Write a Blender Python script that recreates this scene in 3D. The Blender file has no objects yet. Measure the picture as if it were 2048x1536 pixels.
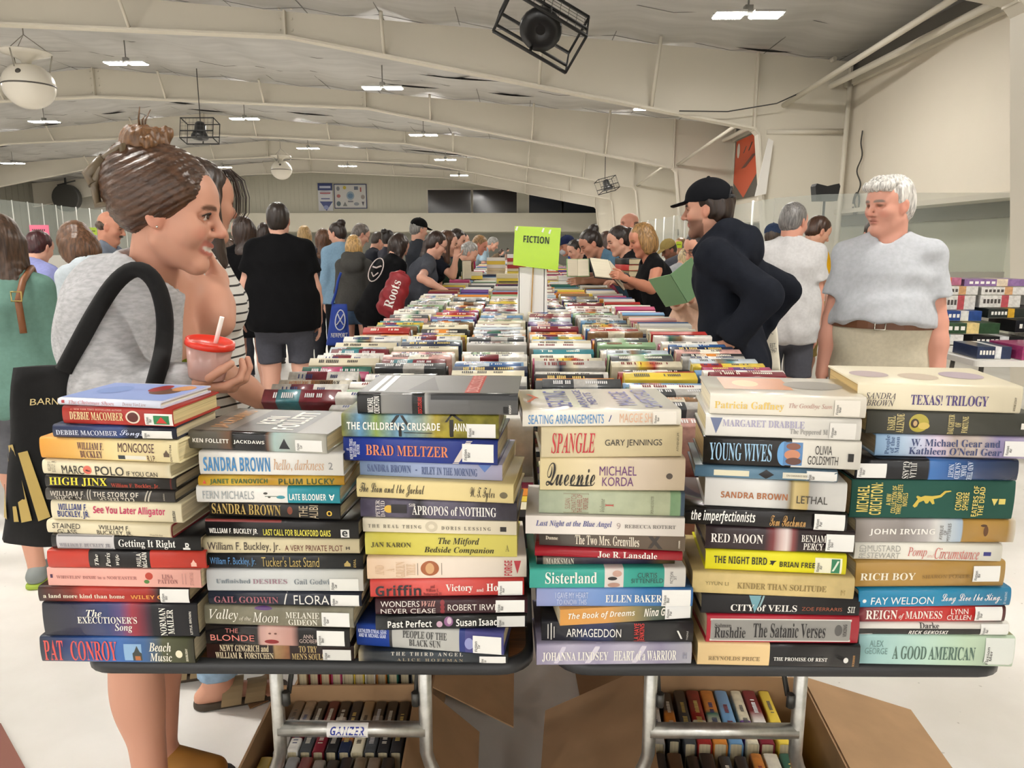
import bpy, bmesh, math, random
import numpy as np
from mathutils import Vector, Matrix

sc = bpy.context.scene
COL = sc.collection
PI = math.pi

# ---------------------------------------------------------------- camera, world, exposure
CAMH, FPX = 1.42, 1500.0
PITCH, YAW = math.atan(279 / FPX), math.radians(0.46)
cd = bpy.data.cameras.new('camera')
cam = bpy.data.objects.new('camera', cd)
COL.objects.link(cam)
cam.location = (0, 0, CAMH)
cam.rotation_euler = (PI / 2 - PITCH, 0, YAW)
cd.sensor_fit = 'HORIZONTAL'
cd.sensor_width = 36.0
cd.lens = FPX / 2048 * 36.0
cd.clip_start, cd.clip_end = 0.05, 200
sc.camera = cam
RM = cam.rotation_euler.to_matrix()
wd = bpy.data.worlds.new('world')
sc.world = wd
wd.use_nodes = True
wd.node_tree.nodes['Background'].inputs[0].default_value = (1.0, 0.965, 0.92, 1)
wd.node_tree.nodes['Background'].inputs[1].default_value = 1.1
sc.view_settings.view_transform = 'Standard'
sc.view_settings.look = 'None'
sc.view_settings.exposure = 0.8
sc.view_settings.gamma = 1.0
sc.view_settings.use_curve_mapping = False
sc.cycles.max_bounces = 5
sc.cycles.diffuse_bounces = 3
sc.cycles.glossy_bounces = 2
sc.cycles.transmission_bounces = 4
sc.cycles.transparent_max_bounces = 6
sc.cycles.caustics_reflective = False
sc.cycles.caustics_refractive = False
sc.cycles.sample_clamp_indirect = 4.0
LAMP_POWER = 140.0
TABZ = 0.74


def ray(px, py):
    d = RM @ Vector(((px - 1024) / FPX, (768 - py) / FPX, -1.0))
    return d


def P(px, py, Y=None, Z=None):
    d = ray(px, py)
    t = (Y / d.y) if Y is not None else (Z - CAMH) / d.z
    return Vector((0, 0, CAMH)) + d * t


# ---------------------------------------------------------------- materials
def lin(h):
    if isinstance(h, (tuple, list)):
        return tuple(h[:3])
    h = h.lstrip('#')
    o = []
    for i in (0, 2, 4):
        c = int(h[i:i + 2], 16) / 255
        o.append(c / 12.92 if c <= 0.04045 else ((c + 0.055) / 1.055) ** 2.4)
    return tuple(o)


_M = {}


def node_mat(name):
    m = bpy.data.materials.new(name)
    m.use_nodes = True
    nt = m.node_tree
    return m, nt, nt.nodes['Principled BSDF']


def mat(col, rough=0.6, metal=0.0, coat=0.0, noise=0.0, scale=30.0, bump=0.0, stretch=(1, 1, 1), alpha=1.0, trans=0.0, emit=0.0, col2=None, sheen=0.0, spec=0.5):
    key = (col, rough, metal, coat, noise, scale, bump, stretch, alpha, trans, emit, col2, sheen, spec)
    if key in _M:
        return _M[key]
    m, nt, b = node_mat('paint_%d' % len(_M))
    c = lin(col)
    b.inputs['Base Color'].default_value = (*c, 1)
    b.inputs['Roughness'].default_value = rough
    b.inputs['Metallic'].default_value = metal
    b.inputs['Coat Weight'].default_value = coat
    b.inputs['Coat Roughness'].default_value = 0.08
    b.inputs['Alpha'].default_value = alpha
    b.inputs['Transmission Weight'].default_value = trans
    b.inputs['Sheen Weight'].default_value = sheen
    b.inputs['Specular IOR Level'].default_value = spec
    if emit:
        b.inputs['Emission Color'].default_value = (*c, 1)
        b.inputs['Emission Strength'].default_value = emit
    if noise or bump or col2:
        tc = nt.nodes.new('ShaderNodeTexCoord')
        mp = nt.nodes.new('ShaderNodeMapping')
        mp.inputs['Scale'].default_value = stretch
        nz = nt.nodes.new('ShaderNodeTexNoise')
        nz.inputs['Scale'].default_value = scale
        nz.inputs['Detail'].default_value = 4
        nt.links.new(tc.outputs['Object'], mp.inputs[0])
        nt.links.new(mp.outputs[0], nz.inputs[0])
        if noise or col2:
            cr = nt.nodes.new('ShaderNodeValToRGB')
            a, z = cr.color_ramp.elements
            a.position, z.position = 0.36, 0.64
            if col2:
                d = lin(col2)
                a.color, z.color = (*d, 1), (*c, 1)
            else:
                a.color = (*[v * (1 - noise) for v in c], 1)
                z.color = (*[min(1, v * (1 + noise)) for v in c], 1)
            nt.links.new(nz.outputs['Fac'], cr.inputs[0])
            nt.links.new(cr.outputs[0], b.inputs['Base Color'])
        if bump:
            bp = nt.nodes.new('ShaderNodeBump')
            bp.inputs['Strength'].default_value = bump
            bp.inputs['Distance'].default_value = 0.004
            nt.links.new(nz.outputs['Fac'], bp.inputs['Height'])
            nt.links.new(bp.outputs[0], b.inputs['Normal'])
    _M[key] = m
    return m


def vcol_mat(name, rough=0.55, spec=0.35, noise=0.0, scale=60.0, sss=0.0):
    key = ('vc', name)
    if key in _M:
        return _M[key]
    m, nt, b = node_mat(name)
    at = nt.nodes.new('ShaderNodeVertexColor')
    at.layer_name = 'Col'
    b.inputs['Roughness'].default_value = rough
    b.inputs['Specular IOR Level'].default_value = spec
    if noise:
        nz = nt.nodes.new('ShaderNodeTexNoise')
        nz.inputs['Scale'].default_value = scale
        tc = nt.nodes.new('ShaderNodeTexCoord')
        nt.links.new(tc.outputs['Object'], nz.inputs[0])
        mx = nt.nodes.new('ShaderNodeMix')
        mx.data_type = 'RGBA'
        mx.blend_type = 'MULTIPLY'
        mx.inputs[0].default_value = noise
        nt.links.new(at.outputs[0], mx.inputs[6])
        nt.links.new(nz.outputs['Fac'], mx.inputs[7])
        nt.links.new(mx.outputs[2], b.inputs['Base Color'])
    else:
        nt.links.new(at.outputs[0], b.inputs['Base Color'])
    _M[key] = m
    return m


def band_mat(w, bands, mode, rough, coat, noise=0.0, axis='X'):
    """colours that run along the spine (printed jacket design)"""
    m, nt, b = node_mat('jacket')
    b.inputs['Roughness'].default_value = rough
    b.inputs['Coat Weight'].default_value = coat
    b.inputs['Specular IOR Level'].default_value = .32
    b.inputs['Coat Roughness'].default_value = 0.07
    if len(bands) == 1 and not noise:
        b.inputs['Base Color'].default_value = (*lin(bands[0][1]), 1)
        return m
    tc = nt.nodes.new('ShaderNodeTexCoord')
    sp = nt.nodes.new('ShaderNodeSeparateXYZ')
    mr = nt.nodes.new('ShaderNodeMapRange')
    mr.inputs[1].default_value, mr.inputs[2].default_value = -w / 2, w / 2
    cr = nt.nodes.new('ShaderNodeValToRGB')
    cr.color_ramp.interpolation = 'CONSTANT' if mode == 'C' else 'LINEAR'
    els = cr.color_ramp.elements
    while len(els) < len(bands):
        els.new(0.5)
    for e, (p, c) in zip(els, sorted(bands)):
        e.position = p
        e.color = (*lin(c), 1)
    if len(bands) == 1:
        for e in els:
            e.color = (*lin(bands[0][1]), 1)
    nt.links.new(tc.outputs['Object'], sp.inputs[0])
    nt.links.new(sp.outputs[axis], mr.inputs[0])
    nt.links.new(mr.outputs[0], cr.inputs[0])
    out = cr.outputs[0]
    if noise:
        nz = nt.nodes.new('ShaderNodeTexNoise')
        nz.inputs['Scale'].default_value = 38
        nz.inputs['Detail'].default_value = 5
        nt.links.new(tc.outputs['Object'], nz.inputs[0])
        c2 = nt.nodes.new('ShaderNodeValToRGB')
        c2.color_ramp.elements[0].position, c2.color_ramp.elements[1].position = .38, .62
        c2.color_ramp.elements[0].color = (1 - noise,) * 3 + (1,)
        mx = nt.nodes.new('ShaderNodeMix')
        mx.data_type = 'RGBA'
        mx.blend_type = 'MULTIPLY'
        mx.inputs[0].default_value = 1.0
        nt.links.new(nz.outputs['Fac'], c2.inputs[0])
        nt.links.new(out, mx.inputs[6])
        nt.links.new(c2.outputs[0], mx.inputs[7])
        out = mx.outputs[2]
    nt.links.new(out, b.inputs['Base Color'])
    return m


def pages_mat(col):
    key = ('pages', col)
    if key in _M:
        return _M[key]
    m, nt, b = node_mat('pages')
    b.inputs['Roughness'].default_value = 0.9
    tc = nt.nodes.new('ShaderNodeTexCoord')
    mp = nt.nodes.new('ShaderNodeMapping')
    mp.inputs['Scale'].default_value = (3, 3, 900)
    nz = nt.nodes.new('ShaderNodeTexNoise')
    nz.inputs['Scale'].default_value = 1.0
    cr = nt.nodes.new('ShaderNodeValToRGB')
    c = lin(col)
    cr.color_ramp.elements[0].position, cr.color_ramp.elements[1].position = .3, .6
    cr.color_ramp.elements[0].color = (*[v * .72 for v in c], 1)
    cr.color_ramp.elements[1].color = (*c, 1)
    nt.links.new(tc.outputs['Object'], mp.inputs[0])
    nt.links.new(mp.outputs[0], nz.inputs[0])
    nt.links.new(nz.outputs['Fac'], cr.inputs[0])
    nt.links.new(cr.outputs[0], b.inputs['Base Color'])
    _M[key] = m
    return m


# ---------------------------------------------------------------- objects
def tag(o, label=None, cat=None, group=None, kind=None):
    if label:
        o['label'] = label
    if cat:
        o['category'] = cat
    if group:
        o['group'] = group
    if kind:
        o['kind'] = kind
    return o


def empty(name, loc=(0, 0, 0), rz=0.0, parent=None):
    o = bpy.data.objects.new(name, None)
    COL.objects.link(o)
    o.location = loc
    o.rotation_euler = (0, 0, rz)
    o.empty_display_size = 0.05
    if parent:
        o.parent = parent
    return o


def thing(name, label, cat, loc=(0, 0, 0), rz=0.0, group=None):
    return tag(empty(name, loc, rz), label, cat, group)


def link(name, me, m, parent=None, smooth=False, loc=None, label=None):
    if smooth:
        me.polygons.foreach_set('use_smooth', [True] * len(me.polygons))
    if m is not None and not me.materials:
        for mm in (m if isinstance(m, (list, tuple)) else (m,)):
            me.materials.append(mm)
    o = bpy.data.objects.new(name, me)
    COL.objects.link(o)
    if parent:
        o.parent = parent
    if loc is not None:
        o.location = loc
    if label:
        o['label'] = label
    return o


class MB:
    """collects shapes into one mesh"""

    def __init__(s):
        s.bm = bmesh.new()

    def box(s, lo, hi, rot=None, pivot=None, mi=0, bev=0.0):
        lo, hi = Vector(lo), Vector(hi)
        r = bmesh.ops.create_cube(s.bm, size=1.0)
        vs = r['verts']
        c, d = (lo + hi) / 2, hi - lo
        for v in vs:
            v.co = Vector((v.co.x * d.x, v.co.y * d.y, v.co.z * d.z)) + c
        fs = set(f for v in vs for f in v.link_faces)
        if bev:
            es = list(set(e for v in vs for e in v.link_edges))
            rb = bmesh.ops.bevel(s.bm, geom=es, offset=bev, segments=2, affect='EDGES', profile=0.5)
            vs = list(set(v for f in rb['faces'] for v in f.verts) | set(v for v in vs if v.is_valid))
            fs = set(f for v in vs for f in v.link_faces)
        for f in fs:
            f.material_index = mi
        if rot is not None:
            pv = Vector(pivot) if pivot is not None else c
            for v in vs:
                v.co = rot @ (v.co - pv) + pv
        return vs

    def tube(s, pts, r, n=8, caps=True, mi=0, closed=False):
        pts = [Vector(p) for p in pts]
        N = len(pts)
        rs = list(r) if isinstance(r, (list, tuple)) else [r] * N
        rings = []
        up = None
        for i, p in enumerate(pts):
            if closed:
                d = pts[(i + 1) % N] - pts[i - 1]
            else:
                d = pts[min(i + 1, N - 1)] - pts[max(i - 1, 0)]
            d.normalize()
            if up is None:
                up = Vector((0, 0, 1)) if abs(d.z) < .9 else Vector((0, 1, 0))
            a = d.cross(up)
            a.normalize()
            b = a.cross(d)
            up = b
            rings.append([s.bm.verts.new(p + (a * math.cos(2 * PI * k / n) + b * math.sin(2 * PI * k / n)) * rs[i]) for k in range(n)])
        for i in range(N if closed else N - 1):
            A, B = rings[i], rings[(i + 1) % N]
            for k in range(n):
                f = s.bm.faces.new((A[k], A[(k + 1) % n], B[(k + 1) % n], B[k]))
                f.material_index = mi
                f.smooth = True
        if caps and not closed:
            for rg in (rings[0][::-1], rings[-1]):
                f = s.bm.faces.new(rg)
                f.material_index = mi
        return s

    def prism(s, poly, axis, a0, a1, mi=0):
        """polygon in the two other axes, extruded along axis from a0 to a1"""
        def co(u, v, w):
            return {'x': (w, u, v), 'y': (u, w, v), 'z': (u, v, w)}[axis]
        A = [s.bm.verts.new(co(u, v, a0)) for u, v in poly]
        B = [s.bm.verts.new(co(u, v, a1)) for u, v in poly]
        n = len(poly)
        fs = [s.bm.faces.new((A[i], A[(i + 1) % n], B[(i + 1) % n], B[i])) for i in range(n)]
        fs += [s.bm.faces.new(A[::-1]), s.bm.faces.new(B)]
        for f in fs:
            f.material_index = mi
        return s

    def lathe(s, prof, n=20, mi=0, c=(0, 0, 0), smooth=True, rot=None):
        c = Vector(c)
        rings = []
        for r, z in prof:
            ring = []
            for k in range(n):
                v = Vector((r * math.cos(2 * PI * k / n), r * math.sin(2 * PI * k / n), z))
                if rot is not None:
                    v = rot @ v
                ring.append(s.bm.verts.new(v + c))
            rings.append(ring)
        for A, B in zip(rings, rings[1:]):
            for k in range(n):
                f = s.bm.faces.new((A[k], A[(k + 1) % n], B[(k + 1) % n], B[k]))
                f.material_index = mi
                f.smooth = smooth
        for rg in (rings[0][::-1], rings[-1]):
            f = s.bm.faces.new(rg)
            f.material_index = mi
        return s

    def quad(s, a, b, c, d, mi=0):
        f = s.bm.faces.new([s.bm.verts.new(Vector(p)) for p in (a, b, c, d)])
        f.material_index = mi
        return s

    def mesh(s, name='mesh'):
        bmesh.ops.recalc_face_normals(s.bm, faces=s.bm.faces)
        me = bpy.data.meshes.new(name)
        s.bm.to_mesh(me)
        s.bm.free()
        return me

    def build(s, name, m, parent=None, label=None, smooth=False):
        return link(name, s.mesh(name), m, parent, smooth, label=label)


def struct(name, mb, m):
    return tag(mb.build(name, m), kind='structure')


def copy_tree(o, parent=None):
    c = o.copy()
    COL.objects.link(c)
    c.parent = parent
    for ch in o.children:
        copy_tree(ch, c)
    return c


# ---------------------------------------------------------------- lettering
def styled(t, st):
    base = {'r': 0x1D400, 'i': 0x1D434, 'I': 0x1D468, 'c': 0x1D4D0, 'S': 0x1D5D4, 'm': 0x1D670, 'B': 0x1D63C}.get(st)
    if base is None:
        return t
    o = ''
    for ch in t:
        if 'A' <= ch <= 'Z':
            o += chr(base + ord(ch) - 65)
        elif 'a' <= ch <= 'z':
            o += '\u210e' if (st == 'i' and ch == 'h') else chr(base + 26 + ord(ch) - 97)
        else:
            o += ch
    return o


_T = {}
TXT = bpy.data.scenes.new('lettering_workshop')


def text_mesh(t, st):
    """(verts Nx2 scaled to the unit box, faces)"""
    k = (t, st)
    if k not in _T:
        c = bpy.data.curves.new('lettering', 'FONT')
        c.body = styled(t, st)
        c.resolution_u = 3
        c.space_line = 0.82
        c.align_x = 'CENTER'
        o = bpy.data.objects.new('lettering', c)
        TXT.collection.objects.link(o)
        TXT.view_layers[0].update()
        ev = o.evaluated_get(TXT.view_layers[0].depsgraph)
        me = ev.to_mesh()
        n = len(me.vertices)
        co = np.empty(n * 3, np.float32)
        me.vertices.foreach_get('co', co)
        co = co.reshape(-1, 3)[:, :2]
        fs = [tuple(p.vertices) for p in me.polygons]
        ev.to_mesh_clear()
        bpy.data.objects.remove(o)
        bpy.data.curves.remove(c)
        lo, hi = (co.min(0), co.max(0)) if n else (0, 1)
        _T[k] = ((co - lo) / np.maximum(hi - lo, 1e-6), fs)
    return _T[k]


def lettering(name, t, st, fn, m, parent, rot=0, label=None):
    """fn maps unit-box coordinates (u right, v up) to 3D"""
    uv, fs = text_mesh(t, st)
    u, v = uv[:, 0], uv[:, 1]
    if rot == 90:
        u, v = 1 - v, u
    elif rot == -90:
        u, v = v, 1 - u
    elif rot == 180:
        u, v = 1 - u, 1 - v
    me = bpy.data.meshes.new(name)
    me.from_pydata([fn(a, b) for a, b in zip(u.tolist(), v.tolist())], [], fs)
    return link(name, me, m, parent, label=label)


SHAPES = {
    'box': [(0, 0), (1, 0), (1, 1), (0, 1)], 'tri': [(0, 0), (1, 0), (.5, 1)], 'tri2': [(.5, 0), (1, 1), (0, 1)],
    'slant': [(0, 0), (.3, 0), (1, 1), (.7, 1)], 'slant2': [(.7, 0), (1, 0), (.3, 1), (0, 1)], 'dia': [(.5, 0), (1, .5), (.5, 1), (0, .5)],
    'house': [(0, 0), (1, 0), (1, .5), (.8, .6), (.5, 1), (.2, .6), (0, .5)],
    'ellipse': [(.5 + .5 * math.cos(2 * PI * k / 28), .5 + .5 * math.sin(2 * PI * k / 28)) for k in range(28)],
    'lizard': [(0, .1), (.06, 0), (.12, .08), (.16, .3), (.28, .42), (.34, .24), (.4, .26), (.44, .42), (.52, .2), (.58, .24), (.54, .5), (.74, .62), (.86, .88), (1, .95), (.98, 1), (.82, .98), (.7, .74), (.5, .68), (.3, .7), (.2, .62), (.1, .7), (.07, .62), (.12, .5), (.06, .3)],
}


def decal(parent, fn, it, name, off):
    kind, x0, x1, z0, z1, c = it[:6]
    m = mat(c, rough=.35)
    if kind == 'frame':
        me = bpy.data.meshes.new(name)
        ex, ez = (x1 - x0) * .012, (z1 - z0) * .05
        o = [(x0, z0), (x1, z0), (x1, z1), (x0, z1)]
        i = [(x0 + ex, z0 + ez), (x1 - ex, z0 + ez), (x1 - ex, z1 - ez), (x0 + ex, z1 - ez)]
        me.from_pydata([fn(a, b, off) for a, b in o + i], [], [(k, (k + 1) % 4, 4 + (k + 1) % 4, 4 + k) for k in range(4)])
        return link(name, me, m, parent)
    pts = [(x0 + (x1 - x0) * a, z0 + (z1 - z0) * b) for a, b in SHAPES[kind]]
    me = bpy.data.meshes.new(name)
    if kind == 'lizard':
        me.from_pydata([fn(a, b, off + .0006) for a, b in pts], [], [tuple(range(len(pts)))])
    else:               # rings around the middle so that it follows the rounded spine
        n = 1 if len(pts) > 12 else 5
        rim = [(p[0] + (q[0] - p[0]) * k / n, p[1] + (q[1] - p[1]) * k / n) for p, q in zip(pts, pts[1:] + pts[:1]) for k in range(n)]
        cx, cz = sum(p[0] for p in pts) / len(pts), sum(p[1] for p in pts) / len(pts)
        N, K = len(rim), 4
        vs = [(cx, cz)] + [(cx + (x - cx) * r / K, cz + (z - cz) * r / K) for r in range(1, K + 1) for x, z in rim]
        fs = [(0, 1 + i, 1 + (i + 1) % N) for i in range(N)]
        fs += [(1 + (r - 1) * N + i, 1 + r * N + i, 1 + r * N + (i + 1) % N, 1 + (r - 1) * N + (i + 1) % N) for r in range(1, K) for i in range(N)]
        me.from_pydata([fn(a, b, off) for a, b in vs], [], fs)
    return link(name, me, m, parent)
# ---------------------------------------------------------------- the hall
XW, XL, YB, RIDGE = 6.45, -29.5, 53.0, -12.5


def roof_z(x):
    return 6.62 - 0.085 * abs(x - RIDGE)


CREAM = mat('d9d2c2', rough=.55)
# floor
m, nt, b = node_mat('floor_paint')
b.inputs['Roughness'].default_value = .38
tc = nt.nodes.new('ShaderNodeTexCoord')
nz = nt.nodes.new('ShaderNodeTexNoise')
nz.inputs['Scale'].default_value = 1.7
nz.inputs['Detail'].default_value = 8
cr = nt.nodes.new('ShaderNodeValToRGB')
cr.color_ramp.elements[0].position, cr.color_ramp.elements[1].position = .3, .62
cr.color_ramp.elements[0].color = (*lin('d8d3cb'), 1)
cr.color_ramp.elements[1].color = (*lin('ece8e2'), 1)
sp = nt.nodes.new('ShaderNodeTexNoise')
sp.inputs['Scale'].default_value = 26
c2 = nt.nodes.new('ShaderNodeValToRGB')
c2.color_ramp.elements[0].position, c2.color_ramp.elements[1].position = .22, .27
c2.color_ramp.elements[0].color = (*lin('9a948a'), 1)
mx = nt.nodes.new('ShaderNodeMix')
mx.data_type, mx.blend_type = 'RGBA', 'MULTIPLY'
mx.inputs[0].default_value = .8
for a, z in ((tc.outputs['Object'], nz.inputs[0]), (tc.outputs['Object'], sp.inputs[0]), (nz.outputs[0], cr.inputs[0]), (sp.outputs[0], c2.inputs[0]), (cr.outputs[0], mx.inputs[6]), (c2.outputs[0], mx.inputs[7]), (mx.outputs[2], b.inputs['Base Color'])):
    nt.links.new(a, z)
q = MB()
q.box((XL - .3, -9, -.12), (XW + .6, YB + 1.5, 0))
struct('floor', q, m)

# ceiling: sagging insulation sheets between the purlins, with seams
FOIL = mat('b3b1ad', rough=.34, noise=.1, scale=1.1, stretch=(.5, 3, 1), bump=.25)
nx, ny = 150, 120
xs = np.linspace(XL - .3, XW + .25, nx)
ys = np.linspace(-9, YB + .5, ny)
X, Y = np.meshgrid(xs, ys, indexing='ij')
rng = np.random.default_rng(3)
Zr = 6.62 - .085 * np.abs(X - RIDGE)
sag = np.abs(np.sin((X - XW) * PI / 1.5)) * (.05 + .05 * np.sin(Y * .7 + np.floor((X - XW) / 1.5) * 2.1) ** 2) + .04 * np.sin(Y * PI / 7.75) ** 2
Zr = Zr - sag + rng.normal(0, .004, X.shape)
V = np.stack([X, Y, Zr], -1).reshape(-1, 3)
idx = np.arange(nx * ny).reshape(nx, ny)
F = np.stack([idx[:-1, :-1], idx[:-1, 1:], idx[1:, 1:], idx[1:, :-1]], -1).reshape(-1, 4)
me = bpy.data.meshes.new('ceiling')
me.from_pydata(V.tolist(), [], F.tolist())
tag(link('ceiling', me, FOIL, smooth=True), kind='structure')
q = MB()
for k in range(24):
    x = XW - .1 - 1.5 * k
    z = roof_z(x) - .012
    q.box((x - .008, -8, z - .01), (x + .008, YB, z))
for y in np.arange(-6, 52, 1.95):
    for k in range(12):
        x = XW - .1 - 3 * k
        q.tube([(x, y, roof_z(x) - .02), (x - .75, y, roof_z(x - .75) - .1), (x - 1.5, y, roof_z(x - 1.5) - .02), (x - 2.25, y, roof_z(x - 2.25) - .1), (x - 3, y, roof_z(x - 3) - .02)], .005, 4)
struct('trim_ceiling_seams', q, mat('6f6d69', rough=.7))
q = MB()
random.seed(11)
for k in range(70):      # dark strips painting the shade where sheets hang off the purlins
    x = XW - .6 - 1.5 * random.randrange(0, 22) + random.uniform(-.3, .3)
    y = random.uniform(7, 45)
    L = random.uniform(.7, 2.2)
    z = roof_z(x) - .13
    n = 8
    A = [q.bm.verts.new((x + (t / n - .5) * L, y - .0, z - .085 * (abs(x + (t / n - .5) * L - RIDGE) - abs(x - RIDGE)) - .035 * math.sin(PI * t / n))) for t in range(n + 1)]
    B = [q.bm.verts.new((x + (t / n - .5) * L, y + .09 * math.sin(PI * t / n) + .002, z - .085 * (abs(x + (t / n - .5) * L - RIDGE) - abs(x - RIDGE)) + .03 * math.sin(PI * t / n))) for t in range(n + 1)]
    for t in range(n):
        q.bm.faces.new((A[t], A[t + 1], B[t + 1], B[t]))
struct('trim_ceiling_gap_shade', q, mat('1c1b1a', rough=.9))

# rigid frames: tapered rafter, haunch and column, with flanges and flange braces
def frame(y):
    inner = [(5.15, 0), (4.72, 3.55), (4.62, 3.66), (-4.5, 5.38), (RIDGE, 5.72)]
    inner_l = [(2 * RIDGE - a, c) for a, c in inner[::-1][1:]]
    inn = inner + inner_l
    out = [(XW - .02, 0), (XW - .02, roof_z(XW) - .1), (RIDGE, roof_z(RIDGE) - .1), (2 * RIDGE - XW, roof_z(XW) - .1), (2 * RIDGE - XW, 0)]
    q = MB()
    pl = out + inn[::-1]
    # web as strips between inner and outer outlines
    def ozz(x):
        return roof_z(x) - .1
    n = 36
    for sgn in (1, -1):
        def mir(x):
            return x if sgn == 1 else 2 * RIDGE - x
        path = inner
        for (x0, z0), (x1, z1) in zip(path, path[1:]):
            vert = abs(x1 - x0) < .6
            o0, o1 = ((XW - .02, z0), (XW - .02, z1)) if vert and z1 < 3.6 else ((x0, ozz(x0)), (x1, ozz(x1)))
            if vert and z1 > 3.6:
                o0, o1 = (XW - .02, z0), (x1, ozz(x1))
                if sgn == 1:
                    q.prism([(mir(XW - .02), z0), (mir(XW - .02), ozz(XW)), (mir(x1), ozz(x1))][::1], 'y', y - .006, y + .006)
            q.prism([(mir(x0), z0), (mir(x1), z1), (mir(o1[0]), o1[1]), (mir(o0[0]), o0[1])], 'y', y - .006, y + .006)
            # inner flange
            d = Vector((x1 - x0, 0, z1 - z0))
            nn = Vector((-d.z, 0, d.x)).normalized() * .02
            q.prism([(mir(x0 - nn.x), z0 - nn.z), (mir(x1 - nn.x), z1 - nn.z), (mir(x1 + nn.x), z1 + nn.z), (mir(x0 + nn.x), z0 + nn.z)], 'y', y - .13, y + .13)
    # outer flanges, splice plates
    q.box((XW - .04, y - .13, 0), (XW, y + .13, roof_z(XW) - .1))
    for xp in (4.62, -4.5, RIDGE):
        zb = 3.62 if xp > 0 else (5.36 if xp > -5 else 5.7)
        q.box((xp - .018, y - .12, zb), (xp + .018, y + .12, roof_z(xp) - .1))
        if xp < 0:
            for kz in range(5):
                for kx in (-.12, .12):
                    q.box((xp + kx - .02, y - .03, zb + .12 + .2 * kz), (xp + kx + .02, y + .03, zb + .16 + .2 * kz))
    # flange braces from the lower flange up to the purlins
    for xb in (2.6, .4, -2.6, -7.5, -10.4, -15.2, -18.5, -21.5):
        zi = 3.66 + (5.38 - 3.66) * (4.62 - xb) / 9.12 if xb > -4.5 else (5.38 + .34 * (-4.5 - xb) / 8 if xb > RIDGE else 5.72 - .34 * (RIDGE - xb) / 8)
        q.tube([(xb, y - .1, zi + .02), (xb + .05, y - .62, roof_z(xb) - .12)], .035, 6)
    return q


for y in (7.6, 15.5, 23.3, 31.1, 38.9, 46.7):
    struct('roof_beam', frame(y), CREAM)

# right wall: sheet-metal upper wall, shadowed ledge, recessed lower wall
q = MB()
q.box((XW, -9, 2.05), (XW + .12, YB, 4.55))
struct('wall_right', q, mat('d6cdbd', rough=.6))
q = MB()
q.box((XW + .5, -9, 0), (XW + .62, YB, 2.12))
struct('wall_right_lower', q, mat('b7b8a8', rough=.5))
q = MB()
q.box((XW - .1, -9, 2.02), (XW + .55, YB, 2.1))
q.box((XW + .4, -9, 1.8), (XW + .5, YB, 2.02), mi=1)  # dark strip, painted as the shadow below the ledge
tag(link('trim_ledge_and_shade', q.mesh(), [mat('c9c1b1', rough=.6), mat('6d6a60', rough=.7)]), kind='structure')
q = MB()
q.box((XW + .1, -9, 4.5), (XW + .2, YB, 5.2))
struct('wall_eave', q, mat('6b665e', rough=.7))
q = MB()
q.tube([(XW - .35, -2, 4.46), (XW - .35, YB, 4.46)], .06, 8)
q.box((XW - .1, -9, 4.42), (XW, YB, 4.56))
struct('trim_eave_pipe', q, CREAM)
q = MB()
q.tube([(6.1, 15.4, 4.95), (4.75, 23.2, 3.75)], .045, 8)
q.tube([(6.1, 23.2, 4.95), (4.75, 31, 3.75)], .045, 8)
q.tube([(6.1, 7.5, 4.95), (5.2, 15.5, 4.1)], .05, 8)
q.tube([(4.9, 15.5, 3.6), (6.4, 15.4, 3.6)], .05, 8)
q.tube([(6.3, 15.2, 0), (6.35, 15.2, 4.6)], .05, 8)
struct('trim_brace_rods', q, CREAM)
q = MB()
pts = [(3.1, 15.2, 3.95), (4.0, 15.1, 3.92), (4.9, 15.0, 4.05), (5.7, 14.8, 4.4), (6.3, 14.6, 4.75)]
q.tube(pts, .012, 5)
tag(q.build('hanging_cable', mat('3a3835')), 'thin dark cable sagging in front of the right wall columns', 'cable')

# back wall with siding, balcony band and windows
q = MB()
q.box((XL, YB, 2.2), (XW, YB + .15, 6.7))
for k in range(120):
    x = XL + k * .3
    q.box((x, YB - .02, 3.5), (x + .02, YB, 6.6))
struct('wall_back', q, mat('d5d1bf', rough=.6))
q = MB()
q.box((XL, YB - .9, 2.27), (XW, YB, 3.52))
struct('wall_back_band', q, mat('e6e0cd', rough=.6))
q = MB()
q.box((XL, YB + .3, 0), (XW, YB + .45, 2.3))
struct('wall_back_lower', q, mat('8b8a80', rough=.6))
wn = 0
for x0, x1, z0, z1 in ((-6.2, -3.25, 3.56, 5.1), (-3.1, -.1, 3.56, 5.1), (.75, 3.0, 3.56, 4.95), (3.1, 5.5, 3.56, 4.5)):
    wn += 1
    q = MB()
    q.box((x0, YB - .06, z0), (x1, YB - .02, z1))
    g = struct('window_%d' % wn, q, mat('2b2726' if x0 < .5 else '2e333c', rough=.12))
    q = MB()
    for lo, hi in (((x0 - .1, z0 - .1), (x1 + .1, z0)), ((x0 - .1, z1), (x1 + .1, z1 + .1)), ((x0 - .1, z0), (x0, z1)), ((x1, z0), (x1 + .1, z1))):
        q.box((lo[0], YB - .1, lo[1]), (hi[0], YB - .02, hi[1]))
    q.build('window_frame', CREAM, g)
# left wall
q = MB()
q.box((XL - .15, -9, 0), (XL, YB, 5.2))
for k in range(60):
    q.box((XL, 20 + k * .55, 0), (XL + .03, 20.06 + k * .55, 5.0))
struct('wall_left', q, mat('807c70', rough=.6))
q = MB()
q.box((XL, 49.0, 0), (XL + 3.2, YB, 5.0))
struct('wall_office', q, mat('dcd9cc', rough=.6))

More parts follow.
